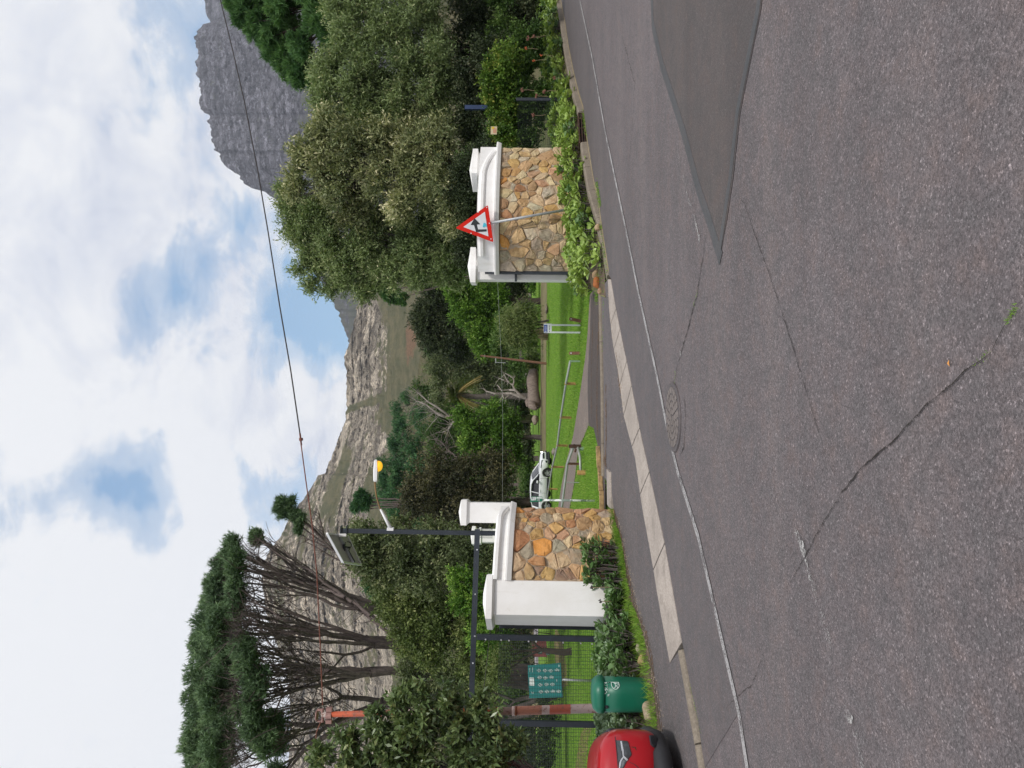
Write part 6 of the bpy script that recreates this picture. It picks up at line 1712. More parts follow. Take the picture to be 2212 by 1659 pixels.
def succulent(c, h, spread, key, label, seed, group, nros=4, nleaf=9, scale=1.0):
    r = random.Random(seed)
    t = thing('succulent_plant', label, 'succulent', tuple(c), group)
    mb = MB()
    for k in range(nros):
        w = r.uniform(0, 2*math.pi); rad = spread*math.sqrt(r.random())
        tip = Vector((math.cos(w)*rad, math.sin(w)*rad*0.8, h*(r.uniform(.15, 1.05) if k else 1.0)))
        lo = Vector((math.cos(w)*rad*.4, math.sin(w)*rad*.3, 0))
        mb.tube([tuple(lo), tuple(lo.lerp(tip, .5)+Vector((r.uniform(-.03, .03), 0, 0))), tuple(tip)], [.012, .01, .008], 5)
        tilt = Matrix.Rotation(r.uniform(-.4, .4), 3, 'X') @ Matrix.Rotation(r.uniform(-.4, .4), 3, 'Y')
        for j in range(nleaf):
            a = j*2.4 + r.uniform(-.25, .25); el = (0.15 + 1.05*j/nleaf)*r.uniform(.8, 1.15)
            o = bpy.data.objects.new('leaf', r.choice(LEAFM[key])); COL.objects.link(o); o.parent = t
            s = scale*r.uniform(.75, 1.15)*(1.08-0.45*j/nleaf)
            Mx = (tilt @ Matrix.Rotation(a, 3, 'Z') @ Matrix.Rotation(-el, 3, 'Y')).to_4x4()
            o.matrix_local = Matrix.Translation(tip+Vector((0, 0, -.02+.03*j/nleaf))) @ Mx @ Matrix.Diagonal((s, s, s, 1))
    mb.build('stem', BARK_G, t, local=True)
    return t
def bedR(u, f):
    i = u*59; i0 = int(i); i1 = min(59, i0+1); k = i-i0
    a = BANKV[i0]*(1-k)+BANKV[i1]*k
    j = f*6; j0 = min(5, int(j)); return a[j0]*(1-(j-j0))+a[j0+1]*(j-j0)
def proj(p):
    rel = Vector(p)-EYE; return (1106-FPX*rel.dot(UP_)/rel.dot(F_), 829.5-FPX*rel.dot(RT_)/rel.dot(F_))
rs_ = random.Random(21)
cnt = 0
places = []
for i in range(6000):
    u, f = rs_.uniform(.3, 1), rs_.uniform(0.0, .97)
    p = bedR(u, f); Yp = proj(p)[1]
    if not (-8 < Yp < 640): continue
    md = 0.25 if Yp > 310 else 0.31
    if Yp < 300 and f > .85: continue
    if Yp > 572 and f < .5: continue
    if all((p[0]-q[0])**2+(p[1]-q[1])**2 > md**2 for q in places): places.append(p)
ZN = [(60, 'at the far right edge of the bank'), (130, 'on the bank near the highest seed head'), (200, 'on the bank right of the kerb drain'), (262, 'behind the right half of the kerb drain'), (310, 'behind the left half of the kerb drain'), (345, 'under the right end of the right wall'),
      (385, 'under the right capped pier'), (425, 'under the middle of the right wall'), (465, 'right beside the sign post foot'), (500, 'just left of the sign post foot'), (545, 'under the left third of the right wall'), (590, 'below the dark gate channel'), (999, 'beside the orange boulder')]
def zone_r(p, Yp):
    z = next(n_ for y_, n_ in ZN if Yp < y_)
    q = proj(p); kx = np.interp(Yp, [a[1] for a in KERB_R], [a[0] for a in KERB_R]); dx = kx-q[0]
    row = 'by the kerb' if dx < 26 else 'in the middle row' if dx < 44 else 'highest up'
    return 'green succulent %s, %s' % (z, row)
for i, p in enumerate(places):
    Yp = proj(p)[1]
    h = 0.34 if Yp < 560 else 0.26
    if 330 < Yp < 560: h = 0.40
    succulent((p[0], p[1], p[2]-.02), h*rs_.uniform(.8, 1.15), .20, 'g' if rs_.random() < .8 else 'd', zone_r(p, Yp), 300+i, 'round-leaved succulents on the right bank', 5, 8, 1.2 if Yp > 300 else 1.4)
# hide the foot of the wall by the piers: left bed
zl = lambda x, y, d: at(921.7+x*.2206, 1030+y*.2206, d)
def lbrow(u):
    i = u*38.999; k = int(i); return LBV[k]*(1-(i-k))+LBV[min(39, k+1)]*(i-k)
placesL = []; f_of = []
def lbz(x, y): return pz(x, y)+0.09
for i in range(2500):
    u, f = rs_.random(), rs_.uniform(.20, .97)
    a = lbrow(u); q = a[0]*(1-f)+a[4]*f
    Yp = proj(q)[1]
    if Yp < 1180 or Yp > 1600: continue
    if 1345 > Yp > 1290 and f < .35: continue
    if all((q[0]-k[0])**2+(q[1]-k[1])**2 > .20**2 for k in placesL): placesL.append(q); f_of.append(f)
for i, q in enumerate(placesL):
    Yp = proj(q)[1]
    key = 'd' if Yp < 1300 else ('b' if Yp > 1450 else rs_.choice('dbd'))
    h = 0.50 if Yp < 1262 else .22 if Yp < 1350 else .36
    if Yp < 1255: lab, grp_ = 'dark green succulent heaped against the left stone wall, %s' % ('right end of the heap' if Yp < 1205 else 'middle of the heap' if Yp < 1232 else 'left end of the heap'), 'succulents at the foot of the left wall'
    elif Yp < 1440: lab, grp_ = 'succulent %s, %s' % ('under the white end block' if Yp < 1350 else 'under the first fence post' if Yp < 1390 else 'between fence post and green bin', 'close to the walkway' if f_of[i] < .5 else 'close to the fence'), 'succulents under the mesh fence'
    else: lab, grp_ = 'grey-green succulent %s, %s' % ('in front of the bin' if Yp < 1505 else 'left of the bin foot' if Yp < 1550 else 'between bin and red car', 'close to the walkway' if f_of[i] < .5 else 'close to the fence'), 'succulents around the green bin'
    succulent((q[0], q[1], lbz(q[0], q[1])), h*rs_.uniform(.8, 1.1), .14, key, lab, 700+i, grp_, 8, 8, 0.85)
# flower heads: orange aloe-like and brown seed heads
M_ORF = m_simple('orange_flower', (0.55, 0.13, 0.04), .6, .2, 30, 0)
M_BRF = m_simple('brown_seed_head', (0.20, 0.085, 0.06), .8, .3, 30, 0)
M_STK = m_simple('dry_stalk', (0.22, 0.17, 0.10), .8, .3, 30, 0)
def flower(X, Y, d, mt, label, hpx, size=.05, grp=None, seed=0, name='flower_stalk'):
    r = random.Random(seed); top = at(X, Y, d); bot = top - Vector((r.uniform(-.04, .04), 0, hpx*d/FPX))
    t = thing(name, label, 'flower', tuple(bot), grp)
    mb = MB(); mb.tube([bot, bot.lerp(top, .5)+Vector((r.uniform(-.02, .02), 0, 0)), top], .006, 5); mb.build('stalk', M_STK, t)
    mb = MB()
    for k in range(16):
        v = Vector((r.gauss(0, 1), r.gauss(0, 1), r.gauss(0, .7))).normalized()*size*r.uniform(.4, 1)
        p = top+v; s = size*.28
        mb.add([p+Vector((s, 0, 0)), p+Vector((0, s, 0)), p+Vector((-s, 0, 0)), p+Vector((0, -s, 0)), p+Vector((0, 0, s*1.3)), p-Vector((0, 0, s*1.3))], [(0, 1, 4), (1, 2, 4), (2, 3, 4), (3, 0, 4), (1, 0, 5), (2, 1, 5), (3, 2, 5), (0, 3, 5)])
    mb.build('flower_head', mt, t)
z1_ = lambda x, y: (975.9+x*.19608, y*.19608)
for i, (x, y, mt, lab) in enumerate([(818, 532, M_ORF, 'single orange flower head above the dark gap left of the vine'), (905, 670, M_ORF, 'orange-red flower head drooping over the succulents'), (985, 605, M_ORF, 'yellow-orange leaf-like flower low on the succulents'),
    (840, 420, M_BRF, 'brown seed head highest on the right bank'), (900, 400, M_BRF, 'broad brown seed head near the far right kerb'), (930, 1060, M_BRF, 'largest rusty seed head beside the yellow-green vine'), (780, 990, M_BRF, 'upper brown seed head over the vine'), (900, 1270, M_BRF, 'brown seed head level with the drain'), (1020, 1010, M_BRF, 'rusty seed head low above the kerb'), (1130, 860, M_BRF, 'dried seed head just behind the kerb')]):
    flower(*z1_(x, y), 19.5 if y > 900 else 21, mt, lab, 26, .06 if mt is M_BRF else .04, 'flower and seed heads on the right bank', i)
for i, (x, y, lab) in enumerate([(1445, 200, 'orange flower right of the white gate pier foot'), (1520, 262, 'small orange flower near the orange boulder'), (1630, 285, 'red flower nearest the dark lane')]):
    flower(*zz7(x, y), 17.4, M_ORF, lab, 8, .04, 'small flowers by the boulders', 50+i)
for i, (x, y, h, lab) in enumerate([(1615, 1085, 60, 'dead umbrella flower stem tallest against the white end block'), (1700, 1220, 40, 'dead flower stem second against the white end block'), (1765, 1270, 36, 'dark dead flower cluster against the white end block'), (1775, 1370, 36, 'lowest dead flower cluster by the dark fence post'), (1745, 1440, 40, 'dead stem in front of the fence post')]):
    flower(*[(921.7+x*.2206), (1030+y*.2206)], 11.4, m_simple('dead_flower', (0.05, 0.045, 0.045), .8, .2, 30, 0), lab, h, .035, 'dead flower stems in front of the white end block', 60+i)
# ------------------------------------------------------------------ boulders
def boulder(X, Y, rpx, d, col, label, name='boulder', sz=(1, .8, .8), seed=0, group=None, sink=.25):
    r = random.Random(seed); c = at(X, Y, d); R = rpx*d/FPX*1.12
    bm = bmesh.new(); bmesh.ops.create_icosphere(bm, subdivisions=3, radius=1)
    planes = [(Vector((r.gauss(0, 1), r.gauss(0, 1), r.gauss(0, 1))).normalized(), r.uniform(.62, .9)) for _ in range(11)]
    for v in bm.verts:
        n_ = v.co.normalized(); k = 1.0
        for pn, dd in planes:
            q = n_.dot(pn)
            if q > .05: k = min(k, dd/q)
        v.co = n_*k*(1+.03*math.sin(n_.x*9+seed)*math.sin(n_.y*7+seed)) + Vector((r.uniform(-1, 1), r.uniform(-1, 1), r.uniform(-1, 1)))*.012
        v.co.x *= R*sz[0]*1.15; v.co.y *= R*sz[1]*1.15; v.co.z *= R*sz[2]*1.15
    me = bpy.data.meshes.new(name); bm.to_mesh(me); bm.free()
    o = link(name, me, M_BOULD); o.location = c; me.polygons.foreach_set('use_smooth', [True]*len(me.polygons))
    o.color = (*col, 1)
    return tag(o, label, 'rock', group)
def m_bould():
    m, g = mat_base('boulder_rock'); oc = g.n('ShaderNodeObjectInfo').outputs['Color']; p = geopos(g)
    n = g.noise(p, 6, 6, .7, .5); f = g.noise(p, 40, 4, .7)
    c = g.mix(g.ramp(n, [(.35, 0), (.65, 1)]), g.mix(1, oc, (.6, .55, .5), 'MULTIPLY'), oc)
    c = g.mix(g.ramp(f, [(.35, .5), (.5, 0)]), c, (.1, .08, .06))
    return finish(m, g, pr(g, c, .85, bump(g, g.math('ADD', n, f), .6, .02), 0, .2))
M_BOULD = m_bould()
GB, GL, GF = 'boulders edging the right bed', 'stones edging the left bed', 'rocks in the park'
for i, a in enumerate([
    (1289.5, 611, 10.5, 17.3, (.42, .15, .05), 'rounded orange boulder at the left end of the right bed', GB), (1287, 593, 9, 17.3, (.45, .32, .20), 'tan boulder between the orange boulder and the succulents', GB), (1297, 629, 6.5, 17.1, (.40, .25, .17), 'small pinkish boulder at the edge of the dark lane', GB),
    (1291.5, 492, 7, 17.0, (.48, .36, .23), 'tan boulder at the lip of the right kerb', GB), (1290, 560, 6, 17.2, (.45, .30, .14), 'ochre stone half hidden under the succulents', GB),
    (1383, 1399, 10, 10.5, (.42, .36, .29), 'pale grey boulder under the fence, topmost of the left edging stones', GL), (1389, 1428, 12, 10.2, (.52, .38, .20), 'large yellow-tan boulder next to the pale grey one', GL), (1391, 1472, 9, 9.85, (.52, .40, .22), 'yellow stone against the foot of the green bin', GL),
    (1401, 1537, 17, 9.25, (.44, .36, .26), 'biggest pale boulder left of the bin among leaves', GL), (1354, 1280, 6.5, 11.4, (.48, .36, .22), 'tan stone in the weeds below the white end block', GL), (1363, 1322, 7, 11.1, (.46, .38, .24), 'cream stone below the corner of the white end block', GL),
    (1339, 1182, 7, 12.1, (.46, .34, .24), 'cream stone at the wall foot beside a reddish one', GL), (1343, 1196, 6, 12.0, (.34, .18, .12), 'reddish stone at the wall foot', GL), (1374, 1360, 6, 10.8, (.46, .38, .25), 'small cream stone near the fence post', GL), (1322, 1165, 6, 12.7, (.3, .24, .16), 'brownish stone against the left stone wall', GL), (1327, 1150, 9, 12.75, (.40, .36, .28), 'squarish grey stone at the right part of the wall foot', GL),
    (1156, 909, 8.5, 64, (.34, .29, .24), 'rounded boulder left of the fallen log', GF), (1196, 976, 6, 33, (.30, .27, .24), 'grey boulder on the lawn beside the rail fence', GF), (1181, 668, 7, 45, (.30, .25, .21), 'flat grey rock on the lawn near the right gate pier', GF), (1131, 765, 13, 72, (.10, .085, .085), 'dark humped rock behind the rusty pole', GF),
    (1137, 811, 5, 72, (.2, .19, .18), 'grey boulder behind the log, under the trees', GF), (1193, 1008, 3, 38, (.34, .35, .25), 'tiny pale stone between hatchback and rail', GF), (1145, 636, 5, 85, (.25, .22, .2), 'small rock behind the lawn near the gate channel', GF)]):
    X, Y, rp, d_, col, lab, gr = a
    if gr != GF: d_ = gp(X+rp*.7, Y).y - (.3 if gr == GB else 0)
    boulder(X, Y, rp, d_, col, lab, seed=500+i, group=gr, sz=(1.0, .85, .8) if gr != GF else (1.1, .9, .75))
bpy.data.objects['boulder.018'].scale = (1.2, 1, .55)

# ------------------------------------------------------------------ bin
M_BIN = m_simple('green_bin_plastic', (0.005, 0.12, 0.07), .42, .08, 5, .05, 50, dirt=((0.02, 0.13, 0.085), 4, .6))
DB = 9.75
bc = at(1400, 1501, DB); bz = pz(bc.x, bc.y)+.03
bn = thing('litter_bin', 'green plastic litter bin with rounded lid and white scribbles in front of the fence', 'bin', (bc.x, bc.y, bz))
p2 = lambda x, y, d: at(1030+.2206*x, 1301+.2206*y, d)
ztop_b = at(1277, 1500, DB).z - bz; zl_ = at(1301, 1500, DB).z - bz
rb = 0.205
mb = MB(); mb.lathe((0, 0, 0), [(rb*.90, 0), (rb*.95, .05), (rb*.985, zl_*.6), (rb*.99, zl_-.01)], 36, sq=1.2); mb.build('body', M_BIN, bn, smooth=True, local=True)
mb = MB(); mb.lathe((0, 0, 0), [(rb*1.0, zl_-.012), (rb*1.055, zl_-.008), (rb*1.06, zl_+.05), (rb*.99, zl_+.085), (rb*.80, ztop_b-.015), (rb*.5, ztop_b-.003), (0.01, ztop_b)], 36, sq=1.2)
mb.build('lid', M_BIN, bn, smooth=True, local=True)
mb = MB()
for w in (math.radians(-128),):
    c = Vector((rb*1.0*math.cos(w), rb*1.0*math.sin(w), zl_-.035)); mb.box(c, (.15, .03, .035), w+math.pi/2)
    c2 = Vector((rb*1.0*math.cos(w), rb*1.0*math.sin(w), zl_-.035))
mb.build('hinge', M_SBLACK, bn, local=True)
M_SCR = m_simple('white_scribble', (0.55, 0.66, 0.62), .6, .15, 60, 0)
def on_bin(px, py, rad=1.012):
    p = p2(px+(16 if px < 1300 else 0), py, DB-rb)      # picture point (zoomed fence view)
    x = (p.x*(DB-rb*0.8)/(DB-rb)-bc.x); z = p.z-bz
    x = max(-rb*.96, min(rb*.96, x))
    k = 3.2; y = -(rb**k-abs(x)**k)**(1/k)
    return Vector((x*rad, y*rad, z))
def scrib(strokes, w=.0045):
    mb = MB()
    for st in strokes:
        P = [on_bin(*p) for p in st]
        mb.tube(P, w, 4)
    return mb
S = [[(1222, 895), (1262, 870), (1240, 850), (1222, 845)], [(1230, 845), (1270, 850)], [(1222, 830), (1262, 840), (1270, 815), (1225, 820), (1262, 800)], [(1222, 800), (1268, 805)], [(1222, 775), (1265, 800), (1262, 770), (1225, 770)], [(1245, 790), (1245, 770)],
     [(1215, 758), (1240, 762)], [(1215, 742), (1268, 750)], [(1240, 758), (1240, 742)], [(1215, 735), (1245, 742), (1270, 735)], [(1262, 905), (1280, 900)], [(1265, 893), (1284, 889)],
     [(1280, 758), (1310, 770), (1335, 755), (1300, 735), (1285, 748)]]
scrib(S).build('scribble', M_SCR, bn, local=True)
circ = [(1362+38*math.cos(t_), 812+34*math.sin(t_)) for t_ in np.linspace(0, 6.3, 18)]
S2 = [circ, [(1335, 790), (1395, 812), (1345, 838)], [(1362, 800), (1362, 832)], [(1350, 780), (1388, 838)]]
scrib(S2, .005).build('circled_scribble', M_SCR, bn, local=True)

# ------------------------------------------------------------------ signs in the park
def flat_board(name, corners, thick, mat, parent):
    """corners in order; extruded away from the camera"""
    mb = MB(); n = (corners[1]-corners[0]).cross(corners[3]-corners[0]).normalized()
    if n.y < 0: n = -n
    vs = list(corners)+[c+n*thick for c in corners]
    mb.add(vs, [(0, 1, 2, 3), (7, 6, 5, 4), (0, 4, 5, 1), (1, 5, 6, 2), (2, 6, 7, 3), (3, 7, 4, 0)])
    o = mb.build(name, mat, parent); bm_fix(o); return o
def text_obj(name, body, size, loc, rot, mat, parent, align='CENTER', depth=.001):
    cu = bpy.data.curves.new(name, 'FONT'); cu.body = body; cu.size = size; cu.align_x = align; cu.align_y = 'CENTER'; cu.extrude = depth
    o = bpy.data.objects.new(name, cu); COL.objects.link(o); cu.materials.append(mat)
    o.parent = parent; lo = Vector(loc)-world_org(parent); o.location = lo; o.rotation_euler = rot
    return o
M_TEAL = m_simple('teal_board', (0.012, 0.16, 0.16), .45, .12, 4, 0)
M_BW = m_simple('board_white', (0.62, 0.66, 0.66), .5, .05, 6, 0)
M_BLUE = m_simple('sign_blue', (0.015, 0.05, 0.30), .45, .1, 6, 0)
M_SGREEN = m_simple('sign_green', (0.015, 0.16, 0.09), .45, .1, 6, 0)
DG = 17.5
z3 = lambda x, y, d=DG: at((2000+x/6.32)/1.8445, (2600+y/6.32)/1.8445, d)
rbd = thing('rules_board', 'square teal rules board with rows of white ring pictograms behind the mesh fence', 'notice board', tuple(ground_at(1260, 1472, DG)))
K = [z3(645, 330), z3(1480, 270), z3(1525, 1125), z3(690, 1150)]     # top right, bottom right, bottom left, top left
flat_board('board', K, .02, M_TEAL, rbd)
def rk(u, v, off=.004):    # u across from the left 0..1, v down 0..1
    p = (K[3].lerp(K[0], u)).lerp(K[2].lerp(K[1], u), v); return Vector((p.x, p.y-off, p.z))
rows_ = [(885+90, [930, 1080, 1230, 1385], 0), (0, [], 0)]
for (x, y) in [(932, 450), (1080, 450), (1225, 455), (1385, 440), (945, 625), (1090, 635), (1240, 620), (960, 810), (1115, 800), (1265, 800), (980, 985), (1130, 980), (1280, 975), (1425, 975)]:
    c = z3(x, y); c.y -= .008; R = .0275*1.35
    mb = MB()
    n = 18; vs = []
    for k in range(n):
        w = 2*math.pi*k/n
        for rr in (R, R*.78): vs.append((c.x+rr*math.cos(w), c.y, c.z+rr*math.sin(w)))
    mb.add(vs, [(2*k, 2*k+1, (2*k+3) % (2*n), (2*k+2) % (2*n)) for k in range(n)])
    s = R*.7; mb.add([(c.x-s, c.y, c.z+s*.8), (c.x-s*.8, c.y, c.z+s), (c.x+s, c.y, c.z-s*.8), (c.x+s*.8, c.y, c.z-s)], [(0, 1, 2, 3)])
    rr_ = random.Random(int(x+y)); a_, b_ = rr_.uniform(-.4, .3)*R, rr_.uniform(-.3, .4)*R
    mb.box((c.x+a_, c.y-.001, c.z+b_), (R*.45, .001, R*.35), 0); mb.box((c.x-b_, c.y-.001, c.z-a_), (R*.18, .001, R*.6), 0)
    mb.box((c.x, c.y, c.z-R*1.3), (R*1.3, .001, R*.16)); mb.box((c.x, c.y, c.z+R*1.25), (R*1.1, .001, R*.12))
    mb.build('pictogram', M_BW, rbd)
flat_board('white_notice', [z3(680, 625)-Vector((0, .006, 0)), z3(800, 625)-Vector((0, .006, 0)), z3(815, 835)-Vector((0, .006, 0)), z3(700, 830)-Vector((0, .006, 0))], .002, M_BW, rbd)
mb = MB()
for (x, y, w) in [(700, 430, .10), (735, 430, .12), (770, 430, .12), (760, 1020, .03), (745, 1000, .03), (790, 1010, .05), (1405, 600, .03), (1355, 690, .03), (1380, 700, .05)]:
    c = z3(x, y); mb.box((c.x, c.y-.006, c.z), (w, .001, .008))
mb.build('caption', M_BW, rbd)
mb = MB(); mb.box(z3(1435, 330)-Vector((0, .008, 0)), (.05, .002, .015)); mb.build('strip', M_BW, rbd)
a = at(1210, 1468, DG+.03); b = at(1290, 1471, DG+.03)
mb = MB(); mb.tube([a+Vector((0, .02, .2)), b], .028, 10); mb.build('post', M_GALV, rbd, smooth=True)

# sign on a pole beside the left wall, in front of the hatchback
DW = 16.5
z8 = lambda x, y, d=DW: at((2050+x/5.531)/1.8445, (1750+y/5.531)/1.8445, d)
wb = thing('park_sign', 'small green edged white notice on a paint-splashed pole beside the left stone wall', 'sign', tuple(ground_at(1285, 1081, DW)))
flat_board('board', [z8(365, 1262), z8(612, 1268), z8(608, 1375), z8(340, 1385)], .02, M_SGREEN, wb)
flat_board('notice', [z8(372, 1272)-Vector((0, .004, 0)), z8(478, 1272)-Vector((0, .004, 0)), z8(474, 1345)-Vector((0, .004, 0)), z8(362, 1350)-Vector((0, .004, 0))], .002, M_BW, wb)
flat_board('notice', [z8(490, 1274)-Vector((0, .004, 0)), z8(606, 1276)-Vector((0, .004, 0)), z8(602, 1310)-Vector((0, .004, 0)), z8(488, 1308)-Vector((0, .004, 0))], .002, M_BW, wb)
mb = MB()
for (x, y, w) in [(385, 1300, .05), (400, 1300, .05), (430, 1300, .04), (450, 1330, .03), (520, 1340, .045), (535, 1340, .05)]:
    c = z8(x, y); mb.box((c.x, c.y-.006, c.z), (w, .001, .006))
mb.build('print', M_SBLACK, wb)
e_ = [z8(530+28*math.cos(t_), 1338+16*math.sin(t_))-Vector((0, .004, 0)) for t_ in np.linspace(0, 2*math.pi, 14)[:-1]]
mb = MB(); mb.add(e_, [tuple(range(13))]); o = mb.build('oval_badge', M_BW, wb)
m, g = mat_base('splashed_pole'); n = g.noise(geopos(g), 9, 3, .6)
M_SPL = finish(m, g, pr(g, g.mix(g.ramp(n, [(.5, 0), (.53, 1)]), (.22, .27, .24), (.72, .74, .72)), .5))
mb = MB(); mb.tube([z8(600, 1345)+Vector((0, .03, 0)), z8(1770, 1355)], .024, 10); mb.build('pole', M_SPL, wb, smooth=True)

# blue and white parks sign on two legs
DBL = 20.2
bl_ = thing('park_sign', 'little blue and white park sign on two white legs standing on the lawn', 'sign', tuple(ground_at(1254, 710, DBL)))
q7 = lambda x, y, d=DBL: at(*zz7(x, y), d)
flat_board('board', [q7(1000, 662), q7(1100, 662), q7(1100, 776), q7(1000, 774)], .02, M_BW, bl_)
flat_board('blue_panel', [q7(1003, 676)-Vector((0, .003, 0)), q7(1046, 676)-Vector((0, .003, 0)), q7(1046, 772)-Vector((0, .003, 0)), q7(1003, 772)-Vector((0, .003, 0))], .002, M_BLUE, bl_)
mb = MB(); r = random.Random(3)
for x_, hh in ((1018, .016), (1031, .014)):
    y_ = 690
    while y_ < 752:
        w_ = r.uniform(1.5, 4); c = q7(x_, y_+w_/2); mb.box((c.x, c.y-.006, c.z), (.0105*w_*.19, .001, hh*r.uniform(.7, 1))); y_ += w_+r.uniform(1, 1.8)
c = q7(1024, 762); mb.box((c.x, c.y-.006, c.z), (.016, .001, .05))
mb.build('lettering', M_BW, bl_)
mb = MB()
for a0, a1 in ((683, 704), (712, 745)):
    y_ = a0
    while y_ < a1:
        w_ = r.uniform(2, 4); c = q7(1073, y_+w_/2); mb.box((c.x, c.y-.003, c.z), (.0105*w_*.19*1.0, .001, r.uniform(.014, .024))); y_ += w_+1.2
mb.build('lettering', M_SBLACK, bl_)
c = q7(1071, 762); mb = MB(); mb.box((c.x, c.y-.003, c.z), (.02, .001, .02), 0); mb.build('pictogram', M_SBLACK, bl_)
for y in (680, 772):
    mb = MB(); mb.box((q7(1280, y).x, DBL+.03, (q7(1000, y).z+q7(1468, y).z)/2), (.045, .045, q7(1000, y).z-q7(1468, y).z-.02)); mb.build('leg', M_BW, bl_, bevel=.004)

# small green signs and pale tents far behind the fence
DS2 = 33
GSG = 'small green signs behind the fence'
for i, (x0, x1, y0, y1, lab) in enumerate([(598, 640, 445, 508, 'upper small green sign with white lettering behind the fence'), (674, 714, 452, 520, 'lower small green sign with white lettering behind the fence')]):
    c = p2((x0+x1)/2, (y0+y1)/2, DS2); t_ = thing('green_sign', lab, 'sign', tuple(ground_at(1215, 1408, DS2)), GSG)
    kk = [p2(x0, y0, DS2), p2(x1, y0, DS2), p2(x1, y1, DS2), p2(x0, y1, DS2)]
    flat_board('board', kk, .03, M_SGREEN, t_)
    mb = MB()
    for q in (.25, .45, .65, .8):
        a = kk[0].lerp(kk[1], q); b = kk[3].lerp(kk[2], q); a, b = a.lerp(b, .12), a.lerp(b, .88)
        mb.box(((a.x+b.x)/2, a.y-.012, (a.z+b.z)/2), ((a-b).length, .004, .022))
    mb.build('lettering', M_BW, t_)
    mb = MB(); mb.tube([p2(x1, (y0+y1)/2, DS2+.05), (c.x, DS2+.05, 0)], .03, 6); mb.build('post', M_STEEL, t_)
M_CREAM = m_simple('cream_wall', (.52, .44, .28), .8, .08, 2, .1, 20); M_BRICK = m_simple('dull_red_wall', (.20, .05, .055), .8, .15, 3, .1, 20)
DH = 60
hs = thing('park_kiosk', 'cream and dull red kiosk just visible through the fence mesh', 'kiosk', tuple(ground_at(1160, 1412, DH)))
a, b = p2(590, 535, DH), p2(360, 465, DH)
wd_ = b.x-a.x; mb = MB()
mb.box(((a.x+b.x)/2, DH+1.5, (p2(590, 500, DH).z+0)/2), (abs(wd_), 3, p2(500, 500, DH).z)); mb.build('lower_wall', M_BRICK, hs)
mb = MB(); zt_, zb_ = p2(360, 500, DH).z, p2(500, 500, DH).z; mb.box(((a.x+b.x)/2, DH+1.5, (zt_+zb_)/2), (abs(wd_)*.98, 2.9, zt_-zb_-.02)); mb.build('upper_wall', M_CREAM, hs)
mb = MB(); mb.box(((a.x+b.x)/2, DH+1.5, zt_+.06), (abs(wd_)*1.15, 3.5, .12)); mb.build('roof', M_STEEL, hs)
for k in (-.3, .3):
    mb = MB(); mb.box(((a.x+b.x)/2+k*abs(wd_), DH-.01, (zt_+zb_)/2), (.35, .06, .8)); mb.build('window', M_SBLACK, hs)
a = p2(470, 1115, 58); hs2 = thing('park_kiosk', 'pale kiosk fragment left of the striped pole through the fence mesh', 'kiosk', tuple(ground_at(1160, 1550, 58)))
mb = MB(); mb.box((a.x, 59.5, a.z/2+.7), (1.9, 3, 1.6+a.z-.9)); mb.build('wall', M_CREAM, hs2); mb = MB(); mb.box((a.x, 59.5, a.z+1.15), (2.4, 3.5, .14)); mb.build('roof', M_STEEL, hs2)
# clipped dark hedge behind the fence
hd = thing('dark_hedge', 'long clipped dark hedge running behind the fence at lower left', 'hedge', tuple(ground_at(1205, 1600, 30)))
bl2 = [B(1185, 1480+k*36, 31, 26, 30, 1.2) for k in range(12)] + [B(1150, 1590+k*40, 31, 22, 30, 1.2) for k in range(8)]
crown(hd, bl2, 30000, .09, .045, L_DARKG, 210, per=5, fr=.3, name='foliage', tb=-.2)
tree('trunk_tree', 'dark twisted tree trunk with small leaves behind the rules board', ground_at(1240, 1405, 27), .16, [B(1090, 1400, 27, 30, 50), B(1075, 1450, 27, 26, 40), B(1100, 1350, 27, 24, 40)], 9000, .08, .04, L_OLIVE2, BARK_D, 211, per=7, fr=.3, nb=30)
# earth patches on the lawn behind the fence
for i, P_ in enumerate([[(1200, 1355), (1213, 1380), (1222, 1430), (1226, 1480), (1212, 1490), (1200, 1440), (1196, 1390)], [(1255, 1580), (1262, 1570), (1278, 1572), (1270, 1600), (1265, 1640), (1262, 1700), (1240, 1710), (1243, 1650), (1250, 1605)]]):
    sheet('earth_patch', P_, -.012, m_simple('bare_red_earth', (.17, .085, .05), .95, .4, 4, .5, 30, dirt=((.08, .12, .03), 3, .56)))

# ------------------------------------------------------------------ rails, posts and barrier in the park
M_RAIL = m_simple('galvanised_pipe', (.34, .36, .33), .5, .15, 6, 0, metal=.3)
M_YPOST = m_simple('ochre_timber_post', (.38, .23, .08), .85, .3, 9, .3, 40); M_RPOST = m_simple('rusty_red_post', (.17, .08, .05), .8, .3, 9, .3, 40); M_GPOST = m_simple('faded_green_post', (.20, .30, .20), .7, .2, 9, .1, 40)
z8a = lambda x, y: (1003+x*.17978, 813.2+y*.17978)
posts = [(zz7(1280, 1418), zz7(1398, 1418)), (z8a(1230, 88), z8a(1328, 92)), (z8a(1160, 490), z8a(1282, 496)), (z8a(1118, 828), z8a(1237, 832)), (z8a(1058, 1085), z8a(1192, 1090)), (z8a(1012, 1350), z8a(1117, 1356))]
posts = posts[:1]+posts[2:] if False else posts
rf = thing('rail_fence', 'low single-pipe rail fence on short ochre posts crossing the lawn to the hatchback', 'fence', tuple(gp(*posts[0][1])))
pts = []
d0 = gp(*zz7(1455, 1140)).y
gpz = q7(1335, 1135, d0); pts.append(gpz)
mb = MB(); mb.box((gpz.x, d0, (gpz.z+gp(*zz7(1455, 1140)).z)/2), (.045, .045, gpz.z-gp(*zz7(1455, 1140)).z+.05)); mb.build('end_post', M_GPOST, rf)
seen = []
